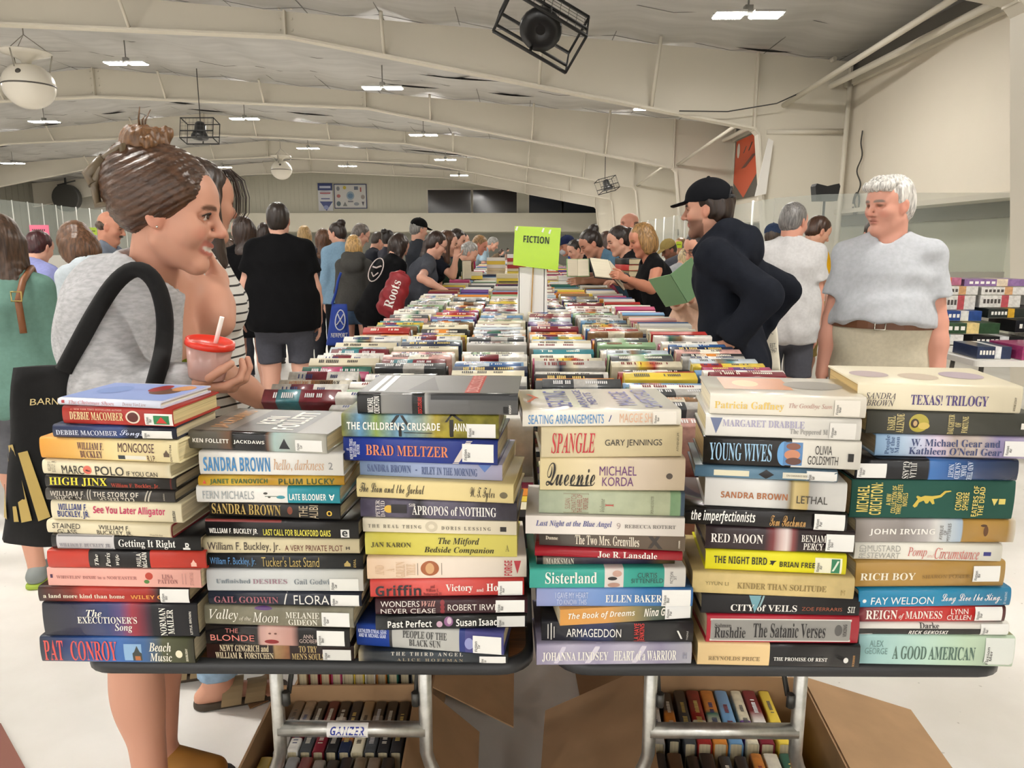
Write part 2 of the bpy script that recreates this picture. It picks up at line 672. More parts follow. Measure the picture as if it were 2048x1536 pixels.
# wall posters (flat printed panels)
def poster(name, label, x0, x1, z0, z1, base, shapes, y=YB):
    t = thing(name, label, 'poster', ((x0 + x1) / 2, y - .06, z0))
    w, h = x1 - x0, z1 - z0
    q = MB()
    q.box((-w / 2, -.02, 0), (w / 2, .03, h))
    q.build('panel', mat(base, rough=.4), t)
    for k, it in enumerate(shapes):
        decal(t, lambda u, v, o=0: ((u - .5) * w, -.024 - .001 * k, v * h), it, 'printed_shape', 0)
    return t
# ---------------------------------------------------------------- lamps
def make_lamp(label):
    t = thing('high_bay_lamp', label, 'lamp', (0, 0, 0), 0, 'high bay lamps under the roof')
    q = MB()
    q.box((-.06, -.06, -.06), (.06, .06, .06), bev=.01)
    q.tube([(0, 0, .05), (0, 0, .452)], .015, 6)
    q.box((-.5, -.02, -.075), (.5, .02, -.045))
    q.build('bracket', mat('8f8d88', rough=.4), t)
    for s in (-1, 1):
        q = MB()
        q.box((s * .27 - .22, -.17, -.07), (s * .27 + .22, .17, -.035), bev=.006)
        q.build('lamp_housing', mat('d9d8d4', rough=.4), t)
        q = MB()
        q.box((s * .27 - .2, -.15, -.082), (s * .27 + .2, .15, -.071))
        q.build('lamp_panel', GLOW, t)
    return t


GLOW, nt, b = node_mat('lit_led_panel')
b.inputs['Emission Color'].default_value = (1, .962, .9, 1)
b.inputs['Emission Strength'].default_value = LAMP_POWER
LROWS = [(3.3, 'rightmost'), (-3.3, 'second from the right'), (-9.5, 'middle'), (-16.5, 'fourth from the right'), (-23.0, 'leftmost')]
LY = [-6.5, 2.3, 11.6, 19.2, 27.2, 35.2, 43.2]
LN = ['behind the camera', 'above the book table', 'nearest', 'second nearest', 'third nearest', 'fourth nearest', 'farthest']
proto = None
for x, rn in LROWS:
    for y, yn in zip(LY, LN):
        lab = 'twin panel ceiling lamp, %s in the %s row' % (yn, rn)
        if proto is None:
            o = proto = make_lamp(lab)
        else:
            o = copy_tree(proto)
            o['label'] = lab
        sg = abs(math.sin((x - XW) * PI / 1.5)) * (.05 + .05 * math.sin(y * .7 + math.floor((x - XW) / 1.5) * 2.1) ** 2) + .04 * math.sin(y * PI / 7.75) ** 2
        o.location = (x, y, roof_z(x) - sg - .475)

# ---------------------------------------------------------------- folding tables
TX = [(P(148, 1330, Y=1.134).x, P(1068, 1330, Y=1.134).x), (P(1110, 1330, Y=1.134).x, P(2032, 1330, Y=1.134).x)]
TY0, TLEN = 1.134, 2.43
CHROME = mat('b9b8b2', rough=.32, metal=.85, noise=.15, scale=40)
WOODTOP = mat('6d4526', rough=.35, noise=.35, scale=14, stretch=(1, 6, 1))
EDGE = mat('202123', rough=.4)


def rrect(x0, x1, y0, y1, r, n=6):
    o = []
    for cx, cy, a in ((x1 - r, y1 - r, 0), (x0 + r, y1 - r, 90), (x0 + r, y0 + r, 180), (x1 - r, y0 + r, 270)):
        for k in range(n + 1):
            t = math.radians(a + 90 * k / n)
            o.append((cx + r * math.cos(t), cy + r * math.sin(t)))
    return o


def leg_pts(x, yl, out):
    return [(x, yl, TABZ - .03), (x, yl, .34), (x + out * .008, yl, .31), (x + out * .03, yl, .26), (x + out * .075, yl, .2), (x + out * .1, yl, .15), (x + out * .105, yl, .02)]


def folding_table(x0, x1, y0, label, legs=True):
    w, L = x1 - x0, TLEN
    t = thing('folding_table', label, 'table', ((x0 + x1) / 2, y0, 0), 0, 'folding tables of the long book table')
    q = MB()
    q.prism(rrect(-w / 2 + .012, w / 2 - .012, .012, L - .012, .05), 'z', TABZ - .02, TABZ)
    q.build('tabletop', WOODTOP, t)
    q = MB()
    P0 = rrect(-w / 2, w / 2, 0, L, .06)
    P1 = rrect(-w / 2 + .013, w / 2 - .013, .013, L - .013, .05)
    prof = [(P1, TABZ + .0005), (P0, TABZ - .006), (P0, TABZ - .022), (P1, TABZ - .03), (P1, TABZ - .018)]
    rings = [[q.bm.verts.new((a, c, z)) for a, c in pp] for pp, z in prof]
    for A, B in zip(rings, rings[1:]):
        for k in range(len(A)):
            f = q.bm.faces.new((A[k], A[(k + 1) % len(A)], B[(k + 1) % len(A)], B[k]))
            f.smooth = True
    q.build('edge_band', EDGE, t)
    for yl in (.315, L - .315):
        for s in (-1, 1):
            q = MB()
            q.tube(leg_pts(s * .158, yl, s), .0145, 10)
            q.box((s * .263 - .022, yl - .02, 0), (s * .263 + .022, yl + .02, .022))
            q.build('leg', CHROME, t)
            q = MB()
            d = 1 if yl < 1 else -1
            q.tube([(s * .138, yl + d * .012, .47), (s * .132, yl + d * .2, TABZ - .03)], .006, 6)
            q.tube([(s * .138, yl - .004, .485), (s * .138, yl - .004, .455)], .009, 6)
            q.build('folding_brace', mat('4a4946', rough=.4, metal=.6), t)
        q = MB()
        q.tube([(-.158, yl, .395), (.158, yl, .395)], .0165, 12)
        q.build('crossbar', CHROME, t)
    return t


TABLES = []
NM = ['nearest', 'second nearest', 'third', 'fourth', 'fifth', 'sixth', 'seventh', 'farthest']
for k in range(8):
    for j, (x0, x1) in enumerate(TX):
        TABLES.append(folding_table(x0, x1, TY0 + k * (TLEN + .01), 'brown topped folding table, %s in the %s half of the long row' % (NM[k], ('left', 'right')[j])))
# maker's sticker on the left table's crossbar
t = TABLES[0]
q = MB()
n = 10
R = .0172
for k in range(n):
    a0, a1 = math.radians(150 - 140 * k / n), math.radians(150 - 140 * (k + 1) / n)
    q.quad((-.052, .315 - R * math.sin(a0), .395 + R * math.cos(a0)), (.036, .315 - R * math.sin(a0), .395 + R * math.cos(a0)), (.036, .315 - R * math.sin(a1), .395 + R * math.cos(a1)), (-.052, .315 - R * math.sin(a1), .395 + R * math.cos(a1)))
q.build('maker_sticker', mat('ebe9e4', rough=.3), t, label='white sticker with blue lettering')


def onbar(u, v, R=.0177):
    a = math.radians(145 - 120 * v)
    return (-.05 + .084 * u, .315 - R * math.sin(a), .395 + R * math.cos(a))


lettering('sticker_lettering', 'GANZER', 'B', lambda u, v: onbar(.07 + .86 * u, .36 + .5 * v), mat('1c2f8f', rough=.4), t)
lettering('sticker_lettering', '314 504 6870', 'S', lambda u, v: onbar(.25 + .5 * u, .06 + .17 * v), mat('1c2f8f', rough=.4), t)
decal(t, lambda u, v, o: onbar(u, v, .0175), ('box', .03, .97, .27, .3, '1c2f8f'), 'sticker_rule', 0)
# ---------------------------------------------------------------- the six stacks at the table's front edge

BOOKS = {k: [] for k in 'ABCDEF'}
WH, BK, CR = 'f4f2ec', '17171a', 'e9ddbc'
TI, AU, PU = 'title_lettering', 'author_lettering', 'publisher_mark'


def bk(s, desc, xl, xr, bl, br, bands, texts=(), st=None, pics=(), k='h', d=0.0, gl=0.22, pg='d8c9a4', mode='L', noise=0.0, dep=None, top=(), tc=None, stx='8'):
    if isinstance(bands, str):
        bands = [(0.0, bands)]
    BOOKS[s].append(dict(desc=desc, px=(xl, xr, bl, br), bands=bands, texts=texts, st=st, pics=pics, k=k, d=d, gl=gl, pg=pg, mode=mode, noise=noise, dep=dep, top=top, tc=tc))


# leftmost stack, from the top down
bk('A', 'thin pale blue snowy hardcover', 105, 331, 803, 812, [(0, 'e4e8f4'), (1, 'dfe4f6')], [
    (TI, 'The Christmas Shoes', 'i', .11, .56, .28, .8, 'c26a6a'), (AU, 'Donna VanLiere', 'i', .64, .87, .3, .75, 'a8807f')],
   pics=[('box', .04, .07, .35, .75, 'b03038')], pg='f0e9d6', dep=.135,
   top=[('ellipse', .62, .9, .35, .75, '6b4a3a'), ('ellipse', .55, .72, .5, .95, '9a3030'), ('ellipse', .75, .95, .6, .95, 'c98f5a'), ('ellipse', .1, .4, .3, .8, '7f97cf')], tc='93a6da')
bk('A', 'red hardcover with a round badge and two white stickers', 119, 354, 841, 848, 'ad2f26', [
    (AU, 'DEBBIE MACOMBER', 'r', .07, .56, .28, .72, 'f3dfa6'), ('tagline', '#1 NEW YORK TIMES BESTSELLING AUTHOR', 'S', .08, .55, .8, .9, 'd8a090')],
   st=[(.75, 1.0, .08, .72)], pics=[('ellipse', .58, .71, .14, .84, 'e8dcc8'), ('ellipse', .595, .695, .22, .76, '5a1f18'), ('box', .83, .97, .14, .62, '1f7a45'), ('tri', .85, .95, .2, .56, 'c8352b')], pg='dcc994')
bk('A', 'thin navy hardcover with a green sticker', 102, 358, 869, 874, [(0, '2c3550'), (.55, '33477e'), (.62, '20283e'), (1, '1c2234')], [
    (AU, 'DEBBIE MACOMBER', 'r', .03, .53, .25, .62, 'd8dcea'), (TI, 'Songs', 'c', .55, .74, .12, .72, 'cfd8f0')],
   st=[(.73, .97, .1, .68)], pics=[('box', .8, .94, .14, .62, '1f7a45'), ('tri', .83, .92, .2, .56, 'c8352b')], d=.002)
bk('A', 'orange fading to cream hardcover', 71, 367, 910, 921, [(0, 'e3a043'), (.25, 'e9b865'), (.55, 'f0dca2'), (1, 'f0e2b4')], [
    (AU, 'WILLIAM F.\nBUCKLEY', 'r', .28, .47, .12, .84, '53203c'), (TI, 'MONGOOSE', 's', .575, .835, .46, .88, '4a1f28'), (TI, 'R.I.P.', 's', .78, .84, .05, .34, '4a1f28'), (PU, 'DUTTON', 'S', .945, .958, .1, .85, '5a4a3a', 90)],
   pics=[('box', .6, .77, .12, .3, 'e9e4d4'), ('box', .57, .62, .12, .3, '33393f'), ('house', .9, .94, .3, .62, '5a4a3a')], pg='e2d3a4', gl=.35)
bk('A', 'cream hardcover with an orange clock face', 77, 349, 941, 951, [(0, 'f0e6c6'), (.955, 'eadcb8'), (1, 'f0e6c6')], [
    (TI, 'MARC', 's', .155, .33, .1, .7, '231f1c'), (TI, 'POLO', 's', .42, .645, .1, .72, '231f1c'), (TI, 'IF YOU CAN', 's', .665, .905, .12, .45, '231f1c'), (AU, 'WILLIAM F\nBUCKLEY, JR', 's', .045, .115, .2, .95, '6a5c48', 90)],
   pics=[('ellipse', .325, .392, .12, .72, 'e0705c'), ('box', .345, .362, .36, .45, '402020'), ('box', .355, .378, .33, .4, '402020')], pg='c9bd9a', gl=.35, d=-.004)
bk('A', 'black hardcover with big yellow lettering', 87, 357, 969, 975, [(0, '1f1c1b'), (.955, '5a1f1c'), (.965, '1f1c1b'), (1, '1f1c1b')], [
    (TI, 'HIGH JINX', 'r', .035, .48, .2, .86, 'f2df3c'), (AU, 'William F. Buckley, Jr.', 'r', .51, .875, .1, .5, 'b0402c')], pg='b9a98a', mode='C')
bk('A', 'charcoal hardcover with double white rules', 88, 355, 994, 1000, [(0, '4a4540'), (.3, '3a3734'), (1, '3c3937')], [
    (AU, 'WILLIAM F.\nBUCKLEY', 'S', .04, .31, .0, .82, 'c9c2b4'), (TI, 'THE STORY OF\nHENRI TOD', 'S', .375, .725, .0, .82, 'd2cabb'), (PU, 'DOUBLEDAY', 'S', .915, .925, .2, .8, 'a8a090', 90)],
   pics=[('box', .325, .333, .1, .95, 'c9c2b4'), ('box', .345, .353, .1, .95, 'c9c2b4'), ('slant', .76, .8, .05, .95, 'b5ae9f'), ('slant', .785, .825, .05, .95, 'b5ae9f')], pg='b0a284')
bk('A', 'cream hardcover with blue and magenta lettering', 99, 370, 1033, 1041, 'efe4c4', [
    (AU, 'WILLIAM F.\nBUCKLEY, JR.', 'S', .05, .295, .1, .86, '1d2f77'), (TI, 'See You Later Alligator', 'S', .33, .88, .32, .8, 'c01f5a'), (PU, 'DOUBLEDAY', 'S', .935, .957, .1, .66, '2a2a2a', 90)], pg='d6c8a8', gl=.35)
bk('A', 'cream jacketed hardcover with a dark red edge', 87, 352, 1059, 1070, [(0, 'eadfbe'), (.985, 'eadfbe'), (1, '7a1f26')], [
    (TI, 'STAINED\nGLASS', 's', .05, .275, .0, .84, '2e2622'), (AU, 'WILLIAM F.\nBUCKLEY, JR.', 's', .405, .69, .0, .82, '2e2622'), (PU, 'Doubleday', 'i', .825, .93, .12, .32, '6a5a48')], pg='b5a282', mode='L', gl=.35, d=-.003)
bk('A', 'black hardcover with a grey name panel', 102, 405, 1092, 1097, [(0, '141416'), (.035, 'cfcccc'), (.42, '131315'), (.985, '131315'), (1, '131315')], [
    (AU, 'WILLIAM F. BUCKLEY JR.', 'r', .055, .4, .18, .46, '8c8a92'), (TI, 'Getting It Right', 'r', .455, .835, .14, .76, 'f1efe9'), (PU, 'R', 'S', .9, .93, .15, .6, 'e8e6e0')], pics=[('frame', .043, .412, .08, .94, '77767a'), ('box', .882, .93, .12, .26, 'e8e6e0')], mode='C')
bk('A', 'red hardcover with a black and white title band', 97, 414, 1130, 1132, [(0, 'c23a2c'), (.26, '151213'), (.645, 'c23a2c'), (1, 'c23a2c')], [
    (TI, 'The', 'I', .3, .325, .2, .82, 'f0ece2', 90), (TI, 'Paris', 'I', .37, .4, .12, .9, 'f0ece2', 90), (TI, 'Wife', 'I', .435, .46, .2, .82, 'f0ece2', 90), (AU, 'PAULA\nMcLAIN', 'S', .565, .63, .08, .92, 'e8e4da', 90)], pics=[('house', .905, .94, .15, .55, 'e8b9a8')], mode='C')
bk('A', 'pink paperback with a small red flower', 94, 405, 1165, 1170, 'efb3a6', [
    (TI, "WHISTLIN' DIXIE in a NOR'EASTER", 'r', .06, .585, .42, .6, 'a9706a'), (AU, 'LISA\nPATTON', 'r', .72, .85, .22, .74, '9a625e'), (PU, 'ST MARTINS', 's', .93, .955, .15, .85, 'c08a80', 90)],
   pics=[('ellipse', .64, .69, .42, .82, 'b8402f'), ('ellipse', .63, .665, .2, .42, '4c7a3a'), ('box', .02, .035, .45, .65, '4a2a4a'), ('box', .88, .885, .2, .8, 'c08a80'), ('box', .9, .905, .2, .8, 'c08a80')], k='p', gl=.4)
bk('A', 'dark brown hardcover with a red sunset glow', 78, 381, 1198, 1201, [(0, '2f2320'), (.22, '7a2c22'), (.3, 'b8362b'), (.72, 'a83028'), (.8, '2c211f'), (1, '241c1b')], [
    (TI, 'a land more kind than home', 'r', .035, .575, .32, .58, 'efe6d0'), (AU, 'WILEY C', 'S', .615, .82, .3, .55, 'e39a4a')], st=[(.81, 1.0, .06, .92)], pg='b8aa86')
bk('A', 'thick navy and red hardcover with white script', 91, 399, 1267, 1269, [(0, '2a2b33'), (.2, '2b2d45'), (.42, '34406f'), (.5, '5a4a7a'), (.58, 'a13a48'), (.68, '4a2a3a'), (.71, '1f2026'), (1, '1d1e24')], [
    (TI, 'The', 'I', .285, .385, .62, .82, 'efece2'), (TI, "EXECUTIONER'S", 'r', .225, .61, .42, .62, 'efece2'), (TI, 'Song', 'I', .46, .575, .14, .42, 'efece2'), (AU, 'NORMAN\nMAILER', 'r', .755, .845, .06, .88, 'efece2', 90), (PU, 'LITTLE, BROWN', 'S', .948, .965, .1, .78, 'd8d4ca', 90)], gl=.15)
bk('A', 'blue hardcover with tall red lettering', 83, 392, 1318, 1322, [(0, '2b3342'), (.28, '2c4a86'), (.5, '3a69b0'), (.68, '41679a'), (.8, '5c6048'), (.95, '4d4f38'), (1, '3a3a2e')], [
    (AU, 'PAT', 'r', .025, .15, .1, .88, 'd9564f'), (AU, 'CONROY', 'r', .2, .5, .1, .86, 'd9564f'), (TI, 'Beach\nMusic', 'I', .71, .855, .1, .84, 'f0ecdc'), (PU, 'DOUBLEDAY', 'S', .945, .96, .12, .62, 'f0ead0', 90)],
   pics=[('box', .545, .66, .12, .76, '8db3d8'), ('house', .6, .66, .12, .7, '3a3f3a'), ('box', .615, .65, .12, .3, 'b06a38'), ('ellipse', .88, .925, .25, .55, 'efe6c8')], pg='c9bda0', gl=.15)

# second stack
bk('B', 'wide glossy grey and black hardcover', 369, 659, 874, 894, [(0, '77746c'), (.2, '63605a'), (.3, '6d5344'), (.325, '1b1b1c'), (.56, '1b1b1c'), (.58, '6b5040'), (.63, 'a9c0bc'), (.8, 'b8bab2'), (.97, 'c9c7bd'), (1, 'b0ada2')], [
    (AU, 'KEN FOLLETT', 'S', .035, .3, .4, .62, 'f2efe6'), (TI, 'JACKDAWS', 'S', .335, .56, .38, .6, 'f2efe6')], st=[(.78, .97, .12, .72)],
   pics=[('tri', .66, .74, .2, .75, '23252a')], top=[('t', 'KEN\nFOLLETT', 'S', .38, .72, .1, .9, 'e9e5da', 90), ('t', 'JACKDAWS', 'S', .1, .24, .1, .9, 'b98a60', 90), ('box', .3, .78, .0, 1, '3a3836')], gl=.1, dep=.165, tc='6f6a62')
bk('B', 'white hardcover with big blue lettering', 398, 688, 931, 934, 'ebe9e4', [
    (AU, 'SANDRA BROWN', 'S', .03, .495, .18, .78, '3f82b8'), (TI, 'hello, darkness', 'i', .52, .87, .2, .72, 'c79a72'), (PU, '2', 'S', .9, .93, .3, .6, '8a8a8a')], top=[('ellipse', .3, .6, .0, .3, '4a86b8')])
bk('B', 'thin gold hardcover with green lettering', 398, 688, 954, 953, [(0, 'b98f2a'), (.2, 'd9b544'), (.5, 'b58a26'), (.8, 'd6b040'), (1, 'b08422')], [
    (AU, 'JANET EVANOVICH', 'S', .08, .475, .2, .78, '2f5a2c'), (TI, 'PLUM LUCKY', 'S', .55, .935, .2, .78, '33471f')], pics=[('tri', .03, .055, .3, .7, 'c0402c')])
bk('B', 'white hardcover with a teal title panel', 392, 681, 987, 990, [(0, 'f1efe9'), (.635, '2f97a8'), (.995, '2b8c9c'), (1, '2b8c9c')], [
    (AU, 'FERN MICHAELS', 's', .045, .405, .26, .74, '9aa0a2'), (TI, 'LATE BLOOMER', 'S', .65, .905, .24, .62, 'f2f3ef'), (PU, 'A', 'S', .925, .965, .25, .6, 'f2f3ef', 180)],
   pics=[('ellipse', .56, .62, .3, .5, '3f8f9c'), ('box', .48, .57, .42, .46, '6a7a6a'), ('ellipse', .47, .5, .55, .68, '4a4a44'), ('ellipse', .5, .52, .35, .45, '4a4a44')], mode='C')
bk('B', 'black hardcover with gold capitals', 415, 684, 1015, 1024, [(0, '2a2623'), (1, '1b1918')], [
    (AU, 'SANDRA BROWN', 'r', .02, .55, .2, .86, 'b89b52'), (TI, 'THE\nALIBI', 's', .69, .835, .08, .92, 'b9a88a', 90), (PU, 'O', 'S', .9, .94, .3, .62, 'd8b040')], pics=[('ellipse', .6, .64, .3, .8, '7a3a24')], d=.006)
bk('B', 'black hardcover with a red stripe along the top', 409, 719, 1055, 1061, '161517', [
    (AU, 'WILLIAM F. BUCKLEY JR.', 'S', .025, .345, .16, .52, 'efece4'), (TI, 'LAST CALL FOR BLACKFORD OAKS', 'S', .38, .82, .16, .52, 'd9cf4e'), (PU, 'e', 'S', .895, .93, .18, .5, '161517')],
   pics=[('box', .0, .5, .86, .98, '7a2420'), ('box', .885, .94, .12, .56, 'e6e4de')])
bk('B', 'beige hardcover with brown lettering', 406, 719, 1089, 1090, 'd9cda9', [
    (AU, 'William F. Buckley, Jr.', 's', .03, .495, .12, .78, '3a2c26'), (TI, 'A VERY PRIVATE PLOT', 's', .525, .895, .22, .6, '6a3328'), (PU, 'H', 'S', .915, .94, .32, .52, '4a4038')], gl=.4)
bk('B', 'black hardcover with light blue name lettering', 414, 727, 1119, 1122, '1c1f22', [
    (AU, 'William F. Buckley, Jr.', 's', .02, .315, .2, .78, '4f86b8'), (TI, "Tucker's Last Stand", 's', .35, .72, .2, .86, 'b09a5a'), (PU, 'DIAL', 'S', .94, .955, .2, .75, 'a08a4a', 90)], pics=[('house', .88, .92, .25, .65, 'b09a5a')])
bk('B', 'pale grey hardcover with a faint white sticker', 415, 727, 1165, 1166, [(0, 'c9cccd'), (.7, 'd3d6d4'), (1, 'dfe0d8')], [
    (TI, 'Unfinished', 'r', .06, .28, .4, .6, '6f7a82'), (TI, 'DESIRES', 'r', .295, .515, .38, .6, '9a7a86'), (AU, 'Gail Godwi', 'r', .56, .785, .36, .6, '7a8288')], st=[(.785, .97, .06, .62, 'e6e6df')], gl=.18)
bk('B', 'dark navy hardcover with an open white title', 416, 724, 1192, 1196, '262b38', [
    (AU, 'GAIL GODWIN', 'r', .04, .46, .22, .68, '9a5a62'), (TI, 'FLORA', 's', .56, .79, .16, .82, 'e8e6e0')], st=[(.8, .985, .04, .86)], pics=[('slant', .49, .52, .02, .98, 'dddbd5')], gl=.15)
bk('B', 'olive grey hardcover with white script title', 407, 709, 1231, 1239, [(0, '8a8672'), (.5, '7f7a66'), (1, '9a9684')], [
    (TI, 'Valley', 'i', .035, .23, .2, .84, 'efece0'), (TI, 'of the', 'i', .235, .315, .25, .5, 'd8d4c4'), (TI, 'Moon', 'i', .325, .5, .22, .72, 'efece0'), (AU, 'MELANIE\nGIDEON', 'r', .55, .775, .12, .78, 'e2dfd2')],
   st=[(.79, .975, .1, .8)], pics=[('ellipse', .34, .46, .82, 1.0, '5a3a72')], noise=.25, gl=.2, d=-.002)
bk('B', 'black hardcover showing a face with red lips', 410, 701, 1272, 1279, [(0, '1c191a'), (.36, '1c191a'), (.385, 'b9938a'), (.44, 'cfa79c'), (.6, 'b98c82'), (.65, '1c191a'), (1, '171516')], [
    (TI, 'THE', 's', .14, .23, .66, .86, 'b96a62'), (TI, 'BLONDE', 's', .035, .34, .26, .56, 'd0776c'), (AU, 'ANN\nGODBER', 's', .655, .78, .24, .66, 'b8a49c')], st=[(.775, .965, .1, .84)],
   pics=[('ellipse', .41, .51, .14, .36, '8a1f24'), ('box', .41, .51, .235, .255, '5a1216'), ('ellipse', .44, .46, .62, .7, '6a423a'), ('ellipse', .48, .5, .62, .7, '6a423a')], gl=.15)
bk('B', 'maroon paperback with a gold author name', 412, 709, 1301, 1306, [(0, '3a1c18'), (.2, '1f1514'), (.45, '2a1816'), (.465, 'a8875c'), (.56, '8a5a3a'), (.57, '2a1715'), (1, '241413')], [
    (AU, 'NEWT GINGRICH and\nWILLIAM R. FORSTCHEN', 'r', .06, .455, .02, .96, 'd6c7a4'), (TI, "TO TRY\nMEN'S SOULS", 'r', .58, .8, .02, .96, 'b9a06a')], st=[(.79, .98, .02, .75, 'd9d8d2')], k='p', noise=.3, d=.006)

# third stack
bk('C', 'big glossy black and grey hardcover', 714, 1036, 815, 818, [(0, '131314'), (.145, '131314'), (.15, '8e8d8a'), (.34, '6a6a6a'), (.345, '1a1a1b'), (.42, '1a1a1b'), (.425, 'a5a4a0'), (.45, '6f6f6f'), (1, '5a5a5b')], [
    (AU, 'MICHAEL\nCRICHTON', 'S', .065, .14, .04, .86, 'efece6', 90), (TI, 'DISCLOSURE', 'S', .38, .405, .06, .84, 'c8342c', 90), (PU, 'KNOPF', 'S', .945, .958, .08, .5, 'e8e6e0', 90)],
   pics=[('box', .91, .94, .1, .42, '161616'), ('box', .46, 1.0, .72, 1.0, '2c2d2f'), ('box', .0, .145, .0, 1.0, '131314')],
   top=[('box', .665, .76, .0, 1.0, 'b8443c'), ('t', 'DISCLOSURE', 'S', .675, .75, .04, .96, 'e0a098', 90), ('tri', .3, .5, .1, .9, '4a4a4a'), ('box', .06, .1, .05, .95, 'e4e2de'), ('box', .12, .16, .05, .95, 'e4e2de')], gl=.08, dep=.165, tc='6c6b69', d=-.006)
bk('C', 'leafy blue and yellow hardcover with tree branches', 682, 998, 862, 867, [(0, '9a9a4a'), (.12, '6fa3c9'), (.22, '8aa04a'), (.36, '7fb0d0'), (.5, '9fb8b0'), (.6, 'b7a53a'), (.8, '9a943a'), (1, '8a8434')], [
    (TI, "THE CHILDREN'S CRUSADE", 'S', .035, .63, .34, .66, 'f6f4ec'), (AU, 'ANN', 'S', .715, .8, .34, .66, 'f6f4ec')], st=[(.8, .98, .06, .64)],
   pics=[('box', .365, .385, .0, .5, '1d1a16'), ('slant', .3, .38, .5, 1.0, '1d1a16'), ('slant2', .375, .44, .5, .95, '1d1a16'), ('box', .69, .715, .0, .8, '1d1a16'), ('slant', .66, .71, .7, 1.0, '1d1a16'), ('slant2', .7, .78, .75, 1.0, '1d1a16'), ('box', .4, .58, .22, .25, '1d1a16')], noise=.5)
bk('C', 'royal blue hardcover with orange lettering', 684, 996, 910, 920, [(0, '2b3f8a'), (.06, '22388f'), (1, '1f3280')], [
    (AU, 'BRAD MELTZER', 'r', .15, .685, .3, .72, 'd98256'), ('tagline', '#1\nNEW YORK TIMES\nBESTSELLING\nAUTHOR', 'S', .02, .11, .1, .92, 'd0d4e4', 90)], st=[(.775, .975, .14, .86)], pics=[('slant', .71, .84, .04, .96, 'd9cfc8')])
bk('C', 'pale blue paperback with a darker triangle', 716, 1005, 940, 952, [(0, '8fa6c9'), (.7, 'a9b3d2'), (1, 'b7b3cf')], [
    (AU, 'SANDRA BROWN', 'r', .055, .365, .26, .74, '4a5a86'), (TI, 'RILEY IN THE MORNING', 'r', .44, .83, .22, .7, '4a5a86')], pics=[('ellipse', .395, .41, .42, .5, '4a5a86'), ('tri2', .83, .93, .5, 1.0, '5a79b8')], k='p', d=.01, gl=.3)
bk('C', 'cream hardcover with thin black script', 710, 1027, 982, 996, 'ead79c', [
    (TI, 'The Lion and the Jackal', 'c', .02, .44, .14, .8, '2a241c'), (AU, 'W. T. Tyler', 'c', .73, .885, .06, .8, '2a241c')], pics=[('ellipse', .915, .965, .28, .6, '6a6046')], gl=.35, pg='d9c48a', d=-.004)
bk('C', 'grey stone wall hardcover with white title', 719, 1034, 1023, 1032, [(0, '5a5468'), (.12, '6a6478'), (.3, '595466'), (.38, '221e22'), (.44, '6a6478'), (.7, '5a5568'), (.95, '3a3642'), (1, '3a3642')], [
    (TI, 'APROPOS of NOTHING', 'r', .335, .87, .24, .72, 'efece6'), (TI, 'SIR', 's', .315, .36, .66, .82, 'dcd8d2'), (AU, 'PETER\nDAVID', 'r', .1, .16, .06, .94, 'cfc8c4', 90)], pics=[('ellipse', .155, .215, .3, .7, 'd9b040'), ('box', .2, .3, .3, .75, '221e22')], noise=.35)
bk('C', 'thin cream paperback with wide spaced lettering', 724, 1033, 1052, 1059, 'ebe1c8', [
    (TI, 'T H E   R E A L   T H I N G', 'r', .035, .385, .34, .6, '7a7466'), (AU, 'D O R I S   L E S S I N G', 'r', .515, .835, .3, .56, '6a6458')], pics=[('ellipse', .41, .49, .1, .9, 'd2c7ae'), ('ellipse', .43, .47, .32, .68, 'ebe1c8'), ('box', .895, .935, .25, .6, '221f1c')], k='p', gl=.5)
bk('C', 'bright yellow hardcover with italic title', 730, 1034, 1099, 1104, [(0, 'd9d068'), (.1, 'cfc455'), (1, 'e3d873')], [
    (AU, 'JAN KARON', 'r', .04, .305, .38, .62, '4a4420'), (TI, 'The Mitford', 'I', .485, .755, .5, .86, '2a2614'), (TI, 'Bedside Companion', 'I', .39, .85, .12, .46, '2a2614'), (PU, 'A', 'r', .925, .95, .3, .6, '8a8040')], gl=.3)
bk('C', 'cream hardcover with an oval portrait', 736, 1053, 1148, 1144, [(0, 'efcfae'), (.25, 'f2dcc4'), (.5, 'f1e3d4'), (1, 'f2e8da')], [
    (TI, 'AND\nA\nGREEN\nTREE', 'r', .05, .3, .1, .82, 'd8b896', 90), (PU, 'FORGE', 'S', .86, .91, .12, .82, 'a82a34', 90)], pics=[('ellipse', .335, .45, .16, .84, 'a8623c'), ('ellipse', .365, .42, .25, .75, 'd8a878'), ('tri2', .92, .965, .2, .8, 'a82a34'), ('box', .465, .468, .2, .75, '6a5a4a'), ('box', .315, .318, .2, .75, '6a5a4a')], gl=.25)
bk('C', 'red hardcover with black shaded author name', 742, 1048, 1184, 1180, [(0, 'cf4a44'), (.4, 'd9605a'), (1, 'c83a38')], [
    (AU, 'Griffin', 'S', .035, .33, .1, .72, '2c2a2e'), (AU, 'and\nWilliam E.\nButterworth IV', 'r', .345, .465, .1, .72, '7a2a2c'), (TI, 'Victory', 'r', .49, .665, .24, .74, 'f4f1ea'), (TI, 'and', 'r', .69, .735, .3, .5, 'f0dcd4'), (TI, 'Ho', 'r', .755, .83, .32, .74, 'f4f1ea')],
   st=[(.83, .99, .04, .86)], pics=[('ellipse', .91, .94, .1, .4, '22201f')], gl=.18)
